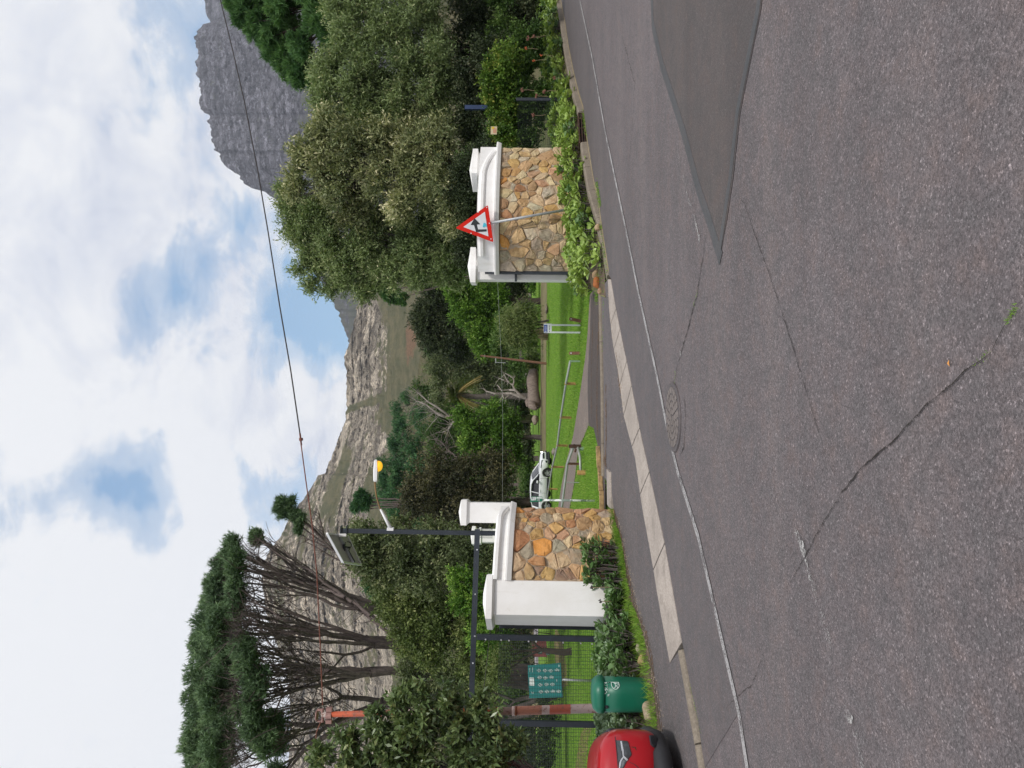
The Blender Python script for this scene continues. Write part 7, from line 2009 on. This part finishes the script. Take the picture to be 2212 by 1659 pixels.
for (t_, b_) in posts:
    g_ = gp(*b_); tp_ = at(*t_, g_.y)
    if any(abs(g_.x-s_) < .2 for s_ in seen): continue
    seen.append(g_.x)
    mb = MB(); mb.tube([g_-Vector((0, 0, .1)), tp_+Vector((0, 0, .04))], .042, 8); mb.build('post', M_YPOST, rf)
    pts.append(tp_)
last = pts[-1]+(pts[-1]-pts[-2])*1.0; pts.append(at(1177, 1105, last.y)); pts.append(at(1172, 1170, last.y+6))
mb = MB(); mb.tube(pts, .035, 8); mb.build('pipe', M_RAIL, rf, smooth=True)
bg_ = gp(*z8a(1430, 870)); dB_ = bg_.y
ba = thing('boom_gate', 'low pipe barrier gate with forked arms on stub posts across the park path', 'gate', tuple(bg_))
mb = MB(); P = [at(*z8a(1308, 850), dB_), at(*z8a(1240, 1040), dB_+1.2), at(*z8a(1212, 1260), dB_+1.8), at(*z8a(1180, 1500), dB_+2.2), at(*z8a(1165, 1620), dB_+2.4)]
mb.tube(P, .035, 8); mb.build('arm', M_RAIL, ba, smooth=True)
mb = MB(); P2 = [at(*z8a(1362, 845), dB_), at(*z8a(1392, 975), dB_-.3), at(*z8a(1398, 1150), dB_-.5)]; mb.tube(P2, .035, 8); mb.build('arm', M_RAIL, ba, smooth=True)
mb = MB(); mb.box(at(*z8a(1330, 838), dB_), (.09, .08, .34)); mb.tube([at(*z8a(1308, 830), dB_), at(*z8a(1345, 850), dB_)], .05, 8); mb.tube([at(*z8a(1340, 870), dB_-.05), at(*z8a(1330, 910), dB_-.05)], .03, 6); mb.build('head', M_RUST, ba)
mb = MB(); a = at(*z8a(1375, 865), dB_); mb.tube([a, (a.x, a.y, pz(a.x, a.y)-.05)], .05, 8); mb.build('post', M_GPOST, ba)
mb = MB(); a = at(*z8a(1358, 1155), dB_-.5); mb.tube([a, (a.x, a.y, pz(a.x, a.y)-.05)], .065, 10); mb.build('post', M_YPOST, ba)
mb = MB(); a = at(*z8a(1240, 1048), dB_+1.2); mb.tube([a, (a.x, a.y, pz(a.x, a.y)-.05)], .035, 8); mb.build('post', M_RPOST, ba)
mb = MB(); a = at(*z8a(1210, 1272), dB_+1.8); mb.tube([a, (a.x, a.y, pz(a.x, a.y)-.05)], .016, 6); mb.build('stay', M_RAIL, ba)
for (a_, b_, lab) in [((1322, 600), (1468, 632), 'leaning rusty stub post right of the blue park sign'), ((1322, 1035), (1456, 1033), 'upright rusty stub post left of the blue park sign')]:
    g_ = gp(*zz7(*b_)[0:2]); tpp = at(*zz7(*a_), g_.y)
    t_ = thing('stub_post', lab, 'post', tuple(g_), 'rusty stub posts on the lawn')
    mb = MB(); mb.box((g_+tpp)/2, (.085, .085, (tpp-g_).length), 0, mat3=(tpp-g_).to_track_quat('Z', 'Y').to_matrix()); mb.build('post', M_RPOST, t_, bevel=.005)
    mb = MB(); u_ = g_.lerp(tpp, .85); mb.tube([(u_.x, u_.y-.045, u_.z), (u_.x, u_.y-.05, u_.z)], .018, 8); mb.build('reflector', M_BW, t_)
g_ = gp(1181, 785.5); tpp = at(1038, 768, g_.y)
t_ = thing('leaning_pole', 'tall leaning rusty brown pole with a small cross arm on the lawn', 'pole', tuple(g_))
mb = MB(); mb.tube([g_, tpp], [.085, .055], 8); mb.build('shaft', M_RPOST, t_)
mb = MB(); a = at(*zz7(395, 1088), g_.y); bar(mb, a, at(*zz7(395, 1158), g_.y), .06, .06); bar(mb, at(*zz7(400, 1150), g_.y), at(*zz7(520, 1155), g_.y), .04, .04); bar(mb, at(*zz7(255, 1055), g_.y), at(*zz7(255, 1085), g_.y), .05, .06); mb.build('cross_arm', M_GALV, t_)
# things right of the right wall: blue post, yellow notice on mesh
DY = 20.9
t_ = thing('blue_post', 'short dark blue post among the shaded leaves right of the wall', 'post', tuple(ground_at(1150, 232, 22)))
mb = MB(); a, b = at(*z1_(255, 1190), 22), at(*z1_(530, 1185), 22); mb.box((a+b)/2, (.12, .12, a.z-b.z+.6)); mb.build('shaft', m_simple('navy_paint', (.015, .035, .10), .5, .2, 9, 0), t_)
DN = 19.6
t_ = thing('warning_notice', 'small white notice with a yellow symbol fixed to the mesh right of the wall', 'notice', tuple(at(*z1_(462, 1440), DN)))
flat_board('board', [at(*z1_(430, 1393), DN), at(*z1_(500, 1393), DN), at(*z1_(496, 1480), DN), at(*z1_(428, 1480), DN)], .006, M_CREAM, t_)
flat_board('symbol', [at(*z1_(440, 1400), DN-.004), at(*z1_(462, 1395), DN-.004), at(*z1_(472, 1412), DN-.004), at(*z1_(442, 1425), DN-.004)], .002, m_simple('notice_yellow', (.6, .45, .02), .5, .1, 9, 0), t_)
mb = MB(); c = at(*z1_(474, 1440), DN); 
for k in range(3): mb.box((c.x, DN-.004, c.z-.03+k*.03), (.12, .002, .008))
mb.build('print', M_RED, t_)
f2 = thing('mesh_fence', 'dark mesh fence stub running right from the right gate wall into the leaves', 'fence', (3.0+2.9, 19.4, .4))
a, b = at(1120, 316, 18.7), at(1120, 215, 20.8)
mb = MB(); z = .35
while z < 1.95:
    mb.tube([(a.x, a.y, z), (b.x, b.y, z)], .003, 3, caps=False); z += .05
for k in range(30):
    q = a.lerp(b, k/29); mb.tube([(q.x, q.y, .3), (q.x, q.y, 1.95)], .003, 3, caps=False)
o = mb.build('wire_mesh', M_WIRE, f2); o['kind'] = 'stuff'
mb = MB(); mb.box((b.x, b.y, 1.1), (.08, .08, 1.8)); mb.build('post', M_STEEL, f2)

# ------------------------------------------------------------------ cars (x forward, y left, z up)
def m_carpaint(name, c, coat=.8):
    m, g = mat_base(name)
    return finish(m, g, pr(g, c, .38, None, .0, .3, Coat_Weight=coat, Coat_Roughness=.05))
M_GLASS = m_simple('car_glass', (.012, .014, .016), .06, .1, 5, 0, spec=.7)
M_TYRE = m_simple('tyre_rubber', (.018, .018, .019), .85, .2, 20, .2, 60)
M_CLAD = m_simple('black_cladding', (.022, .022, .025), .6, .15, 20, .1, 60)
M_RIM = m_simple('alloy_rim', (.50, .50, .51), .35, .08, 20, 0, metal=.7)
M_LIGHT = m_simple('headlamp_glass', (.16, .17, .18), .08, .2, 30, 0, metal=.4, spec=.8)
M_CHROME = m_simple('chrome_strip', (.75, .75, .76), .2, .05, 20, 0, metal=.9)
def loft(sections, closed=True, capends=True):
    mb = MB(); n = len(sections[0]); vs = [p for s in sections for p in s]
    fs = [(k*n+i, k*n+(i+1) % n, (k+1)*n+(i+1) % n, (k+1)*n+i) for k in range(len(sections)-1) for i in range(n if closed else n-1)]
    if capends: fs += [tuple(range(n-1, -1, -1)), tuple((len(sections)-1)*n+i for i in range(n))]
    mb.add(vs, fs); return mb
def car(name, label, cat, loc, rotz, L, W, H, wb_, rw, fo, paint, belt, bonnet, prof_roof, suv=False):
    t = thing(name, label, cat, loc, None, rotz)
    xf, xr = L/2, -L/2
    ax_f = xf-fo; ax_r = ax_f-wb_
    st = [(-1.0, .80, .48), (-.975, .90, .30), (-.90, .97, .24), (-.6, 1.0, .20), (-.2, 1.0, .18), (.2, 1.0, .18), (.55, 1.0, .19), (.78, .985, .2), (.90, .94, .22), (.965, .86, .26), (1.0, .70, .36)]
    secs = []
    for f, wf, zb_ in st:
        x = f*L/2; w = W/2*wf
        zs_ = belt
        if f > .30: zs_ = belt + (bonnet-belt)*min(1, (f-.30)/.62)**1.25
        if f > .93: zs_ = bonnet - (f-.93)/.07*0.14
        if f >= 1.0: zs_ = bonnet-.22
        if f < -.93: zs_ = belt-.02
        hgt = zs_-zb_
        half = [(0, zb_), (w*.70, zb_), (w*.93, zb_+hgt*.10), (w*1.0, zb_+hgt*.38), (w*.99, zb_+hgt*.70), (w*.96, zb_+hgt*.88), (w*.90, zb_+hgt*.965), (w*.82, zs_), (w*.40, zs_+.03), (0, zs_+.04)]
        ring = [(x, y, z) for y, z in half] + [(x, -y, z) for y, z in half[-2:0:-1]]
        secs.append(ring)
    mb = loft(secs)
    body = mb.build('body', paint, t, smooth=True, local=True, sub=2)
    # wheel openings, cut once and baked into the mesh
    cb = MB()
    for x in (ax_f, ax_r):
        for s_ in (-1, 1): cb.tube([(x, s_*(W/2-.26), rw), (x, s_*(W/2+.2), rw)], rw*1.16, 28)
    cutter = cb.build('cutter', None, t, local=True)
    bmod = body.modifiers.new('arches', 'BOOLEAN'); bmod.object = cutter; bmod.operation = 'DIFFERENCE'; bmod.solver = 'EXACT'
    bpy.context.view_layer.update()
    dg = bpy.context.evaluated_depsgraph_get()
    me = bpy.data.meshes.new_from_object(body.evaluated_get(dg)); body.modifiers.clear(); body.data = me
    me.polygons.foreach_set('use_smooth', [True]*len(me.polygons))
    bpy.data.objects.remove(cutter)
    # cabin
    cs = []
    for (x, z, wt) in prof_roof:
        wbase = W/2*.93 if x > xr+.1 else W/2*.86
        wt_ = W/2*wt
        cs.append([(x, -wbase, belt-.06), (x, -(wbase*.4+wt_*.6), belt+(z-belt)*.55), (x, -wt_, z-.05), (x, -wt_*.7, z), (x, 0, z+.015), (x, wt_*.7, z), (x, wt_, z-.05), (x, (wbase*.4+wt_*.6), belt+(z-belt)*.55), (x, wbase, belt-.06)])
    gl = loft(cs, closed=True).build('windows', M_GLASS, t, smooth=False, local=True)
    rf_ = MB(); k0 = [i for i, p in enumerate(prof_roof) if p[1] > H-.16]
    secs = []
    for i in k0:
        x, z, wt = prof_roof[i]; w = W/2*wt+.012
        secs.append([(x, -w-.012, z-.085), (x, -w, z-.045), (x, -w*.7, z+.012), (x, 0, z+.028), (x, w*.7, z+.012), (x, w, z-.045), (x, w+.012, z-.085)])
    loft(secs, closed=False, capends=False).build('roof', paint, t, smooth=True, local=True)
    for s_ in (-1, 1):
        mbp = MB()
        for i in range(len(prof_roof)-1):
            a, b = cs[i], cs[i+1]
            j = 2 if s_ < 0 else 6
            mbp.tube([Vector(a[j])+Vector((0, s_*.008, 0)), Vector(b[j])+Vector((0, s_*.008, 0))], .038, 6)
        mid_i = len(cs)//2
        for i, rr in ((mid_i, .03), (len(cs)-2, .07)):
            j = (0, 1, 2) if s_ < 0 else (8, 7, 6)
            mbp.tube([Vector(cs[i][q])+Vector((0, s_*.004, 0)) for q in j], rr, 6)
        mbp.build('pillar', paint if not suv else paint, t, local=True)
        mb = MB(); mb.box((ax_f-.62, s_*(W/2+.06), belt+.06), (.12, .2, .12)); mb.build('mirror', paint, t, local=True, bevel=.03)
        for x in ([ax_r+wb_*.46, ax_r+wb_*.16] if True else []):
            mb = MB(); mb.box((x, s_*(W/2-.004), belt-.14), (.18, .025, .03)); mb.build('door_handle', paint, t, local=True, bevel=.006)
        mb = MB()
        for x in (ax_f-.40, ax_r+wb_*.40): mb.tube([(x, s_*(W/2*.995), .3), (x, s_*(W/2+.001), .55), (x, s_*(W/2*.985), belt-.12)], .005, 4)
        mb.build('door_seam', M_SBLACK, t, local=True)
        mb = MB(); mb.box(((ax_f+ax_r)/2, s_*(W/2-.01), .27), (wb_-2.3*rw, .05, .14 if not suv else .2)); mb.build('sill', M_CLAD, t, local=True, bevel=.02)
        for x in (ax_f, ax_r):
            if suv:
                mb = MB(); n = 22; vs = []
                for k in range(n+1):
                    w = math.pi*(k/n)*1.12-.06*math.pi
                    for rr, yy in ((rw*1.14, W/2-.06), (rw*1.14, W/2+.022), (rw*1.34, W/2+.018), (rw*1.36, W/2-.03)): vs.append((x+rr*math.cos(w), s_*yy, rw+rr*math.sin(w)))
                mb.add(vs, [(k*4+i, k*4+i+1, (k+1)*4+i+1, (k+1)*4+i) for k in range(n) for i in range(3)]); mb.build('arch_trim', M_CLAD, t, local=True)
            wh = MB(); y0 = W/2-.20; y1 = W/2-.015
            P = [(rw*.62, y0), (rw*.92, y0), (rw, y0+.03), (rw, y1-.03), (rw*.93, y1), (rw*.68, y1-.005), (rw*.66, y1-.03)]
            n = 32; vs = [(x+r_*math.cos(2*math.pi*k/n), s_*yy, rw+r_*math.sin(2*math.pi*k/n)) for r_, yy in P for k in range(n)]
            wh.add(vs, [(j*n+k, j*n+(k+1) % n, (j+1)*n+(k+1) % n, (j+1)*n+k) for j in range(len(P)-1) for k in range(n)])
            wo = wh.build('wheel', M_TYRE, t, local=True, smooth=True)
            rm = MB(); n = 28
            P = [(rw*.66, y1-.03), (rw*.64, y1-.012), (rw*.60, y1-.02), (rw*.58, y1-.09)]
            vs = [(x+r_*math.cos(2*math.pi*k/n), s_*yy, rw+r_*math.sin(2*math.pi*k/n)) for r_, yy in P for k in range(n)]
            rm.add(vs, [(j*n+k, j*n+(k+1) % n, (j+1)*n+(k+1) % n, (j+1)*n+k) for j in range(3) for k in range(n)])
            for q in range(5):
                w = 2*math.pi*q/5+.3; dx, dz = math.cos(w), math.sin(w)
                for sp in (-.13, .13):
                    px_, pz_2 = -dz*sp*rw*.9, dx*sp*rw*.9
                    rm.add([(x+dx*rw*.08-dz*.02*s_, s_*(y1-.012), rw+dz*rw*.08), (x+dx*rw*.1+px_*.5-dz*.02, s_*(y1-.012), rw+dz*rw*.1+pz_2*.5+dx*.02), (x+dx*rw*.63+px_-dz*.02, s_*(y1-.016), rw+dz*rw*.63+pz_2+dx*.02), (x+dx*rw*.63+px_+dz*.02, s_*(y1-.016), rw+dz*rw*.63+pz_2-dx*.02), (x+dx*rw*.1+px_*.5+dz*.02, s_*(y1-.012), rw+dz*rw*.1+pz_2*.5-dx*.02)], [(0, 1, 2, 3, 4)])
            rm.tube([(x, s_*(y1-.04), rw), (x, s_*(y1-.005), rw)], rw*.15, 12)
            rm.build('rim', M_RIM, wo, local=True)
            dd_ = MB(); dd_.tube([(x, s_*(y1-.12), rw), (x, s_*(y1-.10), rw)], rw*.62, 20); dd_.build('brake_disc', M_SBLACK, wo, local=True)
    return t
# white hatchback
cw = gp(1191, 1003); cw2 = gp(1194, 1088)
hdg = math.atan2(cw.y-cw2.y, cw.x-cw2.x)
hdg = -0.42
mid_w = (cw+cw2)/2
Lw, Ww, Hw = 3.9, 1.68, 1.45
PWHITE = m_carpaint('white_car_paint', (.70, .71, .73))
# right side of the car faces us; wheelbase from the picture
hat = car('white_hatchback', 'white hatchback parked on the lawn, its tail hidden by the left stone wall', 'car', (mid_w.x+.75*math.sin(hdg)*-1*0, mid_w.y+.8, pz(mid_w.x, mid_w.y)), hdg, Lw, Ww, Hw, 2.5, .315, .80, PWHITE, .93, .80,
     [(1.02, .92, .80), (.45, 1.33, .68), (.15, 1.44, .66), (-.4, 1.47, .66), (-1.1, 1.44, .66), (-1.55, 1.34, .64), (-1.93, .98, .72)])
hat.scale = (.9, .88, .86)
for s_ in (-1, 1):
    mb = MB(); P = [(1.93, s_*.52, .66), (1.80, s_*.68, .67), (1.52, s_*.80, .76), (1.50, s_*.79, .80), (1.75, s_*.70, .77), (1.92, s_*.56, .74)]
    n_ = Vector((.75, s_*.66, 0)); vs = [Vector(p)+n_*.045 for p in P]+[Vector(p)-n_*.06 for p in P]
    mb.add(vs, [(0, 1, 2, 3, 4, 5), (11, 10, 9, 8, 7, 6)]+[(i, 6+i, 6+(i+1) % 6, (i+1) % 6) for i in range(6)]); o = mb.build('headlight', M_LIGHT, hat, local=True); bm_fix(o)
    mb = MB(); mb.box((1.86, s_*.60, .42), (.16, .2, .12), s_*-.5); mb.build('fog_lamp_recess', M_SBLACK, hat, local=True, bevel=.02)
mb = MB(); mb.box((1.955, 0, .60), (.05, .7, .12)); mb.box((1.95, 0, .36), (.06, .9, .14)); mb.build('grille', M_SBLACK, hat, local=True, bevel=.01)
mb = MB(); mb.tube([(1.75, -.72, .24), (1.9, -.55, .23), (1.97, 0, .22), (1.9, .55, .23), (1.75, .72, .24)], .07, 8); mb.build('front_lip', M_CLAD, hat, local=True, smooth=True)

# red crossover at the left edge
PRED = m_carpaint('red_car_paint', (.36, .006, .012), .55)
Lr, Wr, Hr = 4.3, 1.79, 1.63
hr = 0.50
NOSE = at(1390, 1592, 7.8)
dirx, diry = math.cos(hr), math.sin(hr)
# the front right corner of the car sits at NOSE
cxr = NOSE.x - dirx*(Lr/2-.10) - diry*(Wr/2-.25)*1.0
cyr = NOSE.y - diry*(Lr/2-.10) + dirx*(Wr/2-.25)*1.0
suv = car('red_crossover', 'glossy red crossover car entering at the lower left edge, only its nose visible', 'car', (cxr, cyr, pz(cxr, cyr)+.03), hr, Lr, Wr, Hr, 2.6, .345, .86, PRED, 1.0, .91,
     [(.95, 1.02, .80), (.35, 1.48, .70), (0, 1.60, .68), (-.6, 1.63, .68), (-1.4, 1.58, .67), (-1.75, 1.45, .66), (-2.05, 1.08, .74)], suv=True)
# panels that hug the body: picture outlines dropped onto the real body surface, then mirrored to the far side
from mathutils.bvhtree import BVHTree
bpy.context.view_layer.update()
sbody = [c for c in suv.children if c.name.startswith('body')][0]
MWc = Matrix.Translation(suv.location) @ Matrix.Rotation(hr, 4, 'Z'); MI = MWc.inverted()
bvh = BVHTree.FromPolygons([v.co.copy() for v in sbody.data.vertices], [tuple(p.vertices) for p in sbody.data.polygons])
zc_ = lambda x, y: ((2350+x/5.53)/1.8445, (2850+y/5.53)/1.8445)
def hug(outline, name, mat, out=.010, nn=16):
    xs_ = [p[0] for p in outline]; ys_ = [p[1] for p in outline]
    eye = MI @ EYE
    # rings from the outline to the centre
    cxx, cyy = sum(xs_)/len(xs_), sum(ys_)/len(ys_)
    dense = []
    for i in range(len(outline)):
        a, b = outline[i], outline[(i+1) % len(outline)]
        for k in range(4): dense.append((a[0]+(b[0]-a[0])*k/4, a[1]+(b[1]-a[1])*k/4))
    rings = [1.0, .93, .7, .4]
    vs = []; prev = None
    for ri, f in enumerate(rings):
        for p in dense:
            q = (cxx+(p[0]-cxx)*f, cyy+(p[1]-cyy)*f)
            d_ = (MI.to_3x3() @ ray(*zc_(*q))).normalized()
            hit = bvh.ray_cast(eye, d_)
            if hit[0] is None: h = prev
            else: h = (hit[0], hit[1] if hit[1].dot(d_) < 0 else -hit[1])
            if h is None: return
            prev = h
            vs.append(h[0]+h[1]*(0.0 if ri == 0 else out))
    k = len(dense); fs = []
    for ri in range(3): fs += [(ri*k+i, ri*k+(i+1) % k, (ri+1)*k+(i+1) % k, (ri+1)*k+i) for i in range(k)]
    fs.append(tuple(3*k+i for i in range(k)))
    for sg in (1, -1):
        mb = MB(); mb.add([(v.x, v.y*sg, v.z) for v in vs], fs)
        o = mb.build(name, mat, suv, local=True); bm_fix(o)
        c0 = o.data.polygons[-1]
        if c0.normal.dot(Vector((1, -sg*0.6, 0))) < 0: o.data.flip_normals()
M_LENS = m_simple('headlamp_lens', (.045, .05, .055), .05, .3, 30, 0, spec=.8)
hug([(575, 545), (690, 548), (825, 562), (850, 600), (885, 720), (925, 860), (905, 905), (830, 990), (735, 1175), (690, 1230), (650, 1230), (620, 1000), (600, 780)], 'headlight', M_LENS, .012)
hug([(672, 562), (700, 562), (745, 760), (755, 900), (850, 985), (820, 1020), (745, 950), (665, 1075), (660, 1200), (640, 1200), (645, 1060), (735, 920), (715, 760)], 'light_strip', M_CHROME, .018)
hug([(690, 1080), (720, 1000), (750, 985), (775, 1010), (740, 1110), (700, 1180)], 'indicator', M_LIGHT, .016)
hug([(1540, 375), (1590, 410), (1690, 640), (1690, 680), (1640, 730), (1400, 735), (1320, 660), (1290, 450), (1340, 380)], 'fog_lamp_surround', PRED, .012)
hug([(1300, 455), (1440, 460), (1545, 520), (1615, 715), (1400, 712), (1335, 650)], 'fog_lamp_recess', M_SBLACK, .018)
hug([(862, 1020), (930, 1050), (1005, 1085), (1100, 1170), (1090, 1180), (1000, 1095), (925, 1060), (860, 1030)], 'panel_seam', M_SBLACK, .002)
hug([(1610, 865), (1622, 865), (1632, 985), (1620, 985)], 'panel_seam', M_RUST, .02)
hug([(905, 692), (1015, 695), (1035, 775), (1028, 778), (1008, 702), (905, 699)], 'tow_cover_seam', M_RUST, .002)
hug([(552, 470), (568, 470), (600, 800), (632, 1180), (615, 1180), (585, 800)], 'bonnet_seam', M_SBLACK, .003)
mb = MB(); P = [(1.35, -.90, .30), (1.62, -.885, .27), (1.86, -.76, .27), (2.03, -.50, .28), (2.10, 0, .29), (2.03, .50, .28), (1.86, .76, .27), (1.62, .885, .27), (1.35, .90, .30)]
mb.tube(P, .105, 10); mb.build('lower_bumper', M_CLAD, suv, local=True, smooth=True)
mb = MB(); mb.box((2.10, 0, .66), (.08, 1.0, .26)); mb.build('grille', M_SBLACK, suv, local=True, bevel=.03)

# ------------------------------------------------------------------ grass blades and weeds
def pip(px_, py_, poly):
    inside = np.zeros(len(px_), bool); n = len(poly); j = n-1
    for i in range(n):
        xi, yi = poly[i]; xj, yj = poly[j]
        c = ((yi > py_) != (yj > py_)) & (px_ < (xj-xi)*(py_-yi)/((yj-yi) if yj != yi else 1e-9)+xi)
        inside ^= c; j = i
    return inside
def blades(name, P, Hh, Wd, mat, lean=.35, seed=0, kind='stuff'):
    r = np.random.default_rng(seed); n = len(P)
    w = r.uniform(0, 2*math.pi, n); sd_ = np.stack([np.cos(w), np.sin(w), np.zeros(n)], 1)
    l = r.normal(0, lean, (n, 2)); h = Hh*r.uniform(.5, 1.4, n)
    tip = P + np.stack([l[:, 0]*h, l[:, 1]*h, h], 1)
    V = np.stack([P-sd_*Wd/2, P+sd_*Wd/2, tip], 1).reshape(-1, 3)
    o = np_mesh(name, V, np.arange(3*n).reshape(n, 3), mat, None, attrs={'tint': ('FACE', np.clip(r.normal(.5, .22, n), 0, 1))})
    o['kind'] = kind; return o
L_GRASS = m_leaf('grass_blade', (0.07, 0.17, 0.02), (0.22, 0.38, 0.05), (0.42, 0.46, 0.12), .6, .3)
r2 = np.random.default_rng(88)
n = 260000
yy = 13.0*np.exp(r2.uniform(0, 1, n)**1.0*math.log(75/13.0)); xx = yy*r2.uniform(-.56, .14, n)
lane_poly = [tuple(p) for p in LANE_W]; dark_poly = [xy(*p) for p in DARK]
ins = pip(xx, yy, lw) & ~pip(xx, yy, lane_poly) & ~pip(xx, yy, dark_poly)
trk = pip(xx, yy, [xy(*p) for p in [(1168, 1000), (1169, 780), (1169, 590), (1180, 590), (1179, 800), (1179, 1000)]])
ins &= ~(trk & (r2.random(n) < .8))
xx, yy = xx[ins], yy[ins]
P = np.stack([xx, yy, pz(xx, yy)-.02], 1)
o = blades('grass', P, .055*1.0, .012, L_GRASS, .5, 2)
def bed_grass(name, n, fn, h, seed, w=.009):
    P = fn(n); blades(name, P, h, w, L_GRASS, .5, seed)
def edgeL(n):
    out = []
    for _ in range(n):
        u = rs_.random(); f = abs(rs_.gauss(0, .10))+.03; a = lbrow(u); q = a[0]*(1-f)+a[4]*f
        Yp = proj(q)[1]
        if Yp > 1610 or math.sin(Yp*.11)+math.sin(Yp*.037+1)+math.sin(f*60)*.5 < rs_.uniform(-.9, 1.2): continue
        out.append((q[0], q[1], pz(q[0], q[1])+.04))
    return np.array(out)
bed_grass('weed_grass', 9000, edgeL, .055, 5)
def fillL(n):
    out = []
    for _ in range(n):
        u = rs_.random(); f = rs_.random(); a = lbrow(u); q = a[0]*(1-f)+a[4]*f
        out.append((q[0], q[1], pz(q[0], q[1])+.06))
    return np.array(out)
bed_grass('bed_weeds', 12000, fillL, .09, 6)
def fillR(n):
    out = []
    for _ in range(n):
        p = bedR(rs_.uniform(.3, 1), rs_.random()); out.append((p[0], p[1], p[2]-.01))
    return np.array(out)
bed_grass('bed_weeds', 9000, fillR, .10, 7)
# weeds in the cracks and along the kerb
def crackpts(pts, n, w):
    P = [Vector(xy(*p)) for p in pts]; L = [0]
    for a, b in zip(P, P[1:]): L.append(L[-1]+(b-a).length)
    out = []
    for _ in range(n):
        s = rs_.random()*L[-1]; j = max(k for k in range(len(L)-1) if L[k] <= s); q = P[j].lerp(P[j+1], (s-L[j])/(L[j+1]-L[j]))
        x, y = q.x+rs_.gauss(0, w), q.y+rs_.gauss(0, w); out.append((x, y, pz(x, y)+.005))
    return out
W_ = crackpts([(2200, 662), (2178, 695)], 90, .006) + crackpts([(2140, 760), (2105, 792)], 30, .006) + crackpts([(1508, 630), (1500, 660)], 50, .012) + crackpts([(1460, 800), (1458, 835)], 60, .015) + crackpts([(1460, 1385), (1466, 1440)], 160, .03)+crackpts([(1492, 1480), (1515, 1580)], 120, .02)
blades('crack_weeds', np.array(W_), .008, .003, L_GRASS, .7, 9)
W_ = crackpts([(1300, 590), (1290, 640)], 1500, .12)+crackpts([(1292, 395), (1300, 445)], 500, .04)+crackpts([(1262, 240), (1270, 300)], 300, .03)+crackpts([(1300, 480), (1316, 600)], 300, .03)+crackpts([(1311, 600), (1306, 760)], 200, .03)
blades('kerb_weeds', np.array([(a, b, c+.01) for a, b, c in W_][::3]), .06, .01, L_GRASS, .6, 10)
# loose grit and fallen leaves
M_GRIT = m_simple('grit', (.30, .24, .18), .9, .5, 40, 0)
mb = MB()
G_ = crackpts([(1340, 1120), (1400, 1380), (1440, 1580)], 260, .09)+crackpts([(1345, 800), (1352, 900)], 60, .1)+crackpts([(1318, 620), (1330, 740)], 60, .06)+crackpts([(1276, 314), (1310, 560)], 80, .04)
for (x, y, z) in G_:
    s = rs_.uniform(.004, .012); z += .03 if y > 6 else .0
    mb.add([(x-s, y, z+.01), (x, y-s, z+.008), (x+s, y, z+.011), (x, y+s, z+.014)], [(0, 1, 2, 3)])
o = mb.build('grit', M_GRIT); o['kind'] = 'stuff'
fl = gp(2055, 785); mb = MB(); mb.add([(fl.x-.012, fl.y, fl.z+.006), (fl.x, fl.y-.006, fl.z+.012), (fl.x+.014, fl.y+.002, fl.z+.008), (fl.x, fl.y+.008, fl.z+.012)], [(0, 1, 2, 3)])
tag(mb.build('fallen_leaf', m_simple('yellow_leaf', (.5, .22, .05), .7, .2, 20, 0)), 'single small yellow fallen leaf on the asphalt near the long crack', 'leaf')

# ------------------------------------------------------------------ air
if True:
    hz = bpy.data.meshes.new('haze'); bm = bmesh.new(); bmesh.ops.create_cube(bm, size=1); bm.to_mesh(hz); bm.free()
    m = bpy.data.materials.new('haze'); m.use_nodes = True; m.node_tree.nodes.clear(); g = NG(m.node_tree)
    v = g.n('ShaderNodeVolumePrincipled', {'Color': (.78, .84, .95, 1), 'Density': 0.00010, 'Anisotropy': .2})
    o_ = g.n('ShaderNodeOutputMaterial'); m.node_tree.links.new(v.outputs[0], o_.inputs['Volume'])
    ho = link('haze', hz, m); ho.scale = (5200, 3700, 1500); ho.location = (0, 1400, 650); ho['kind'] = 'stuff'
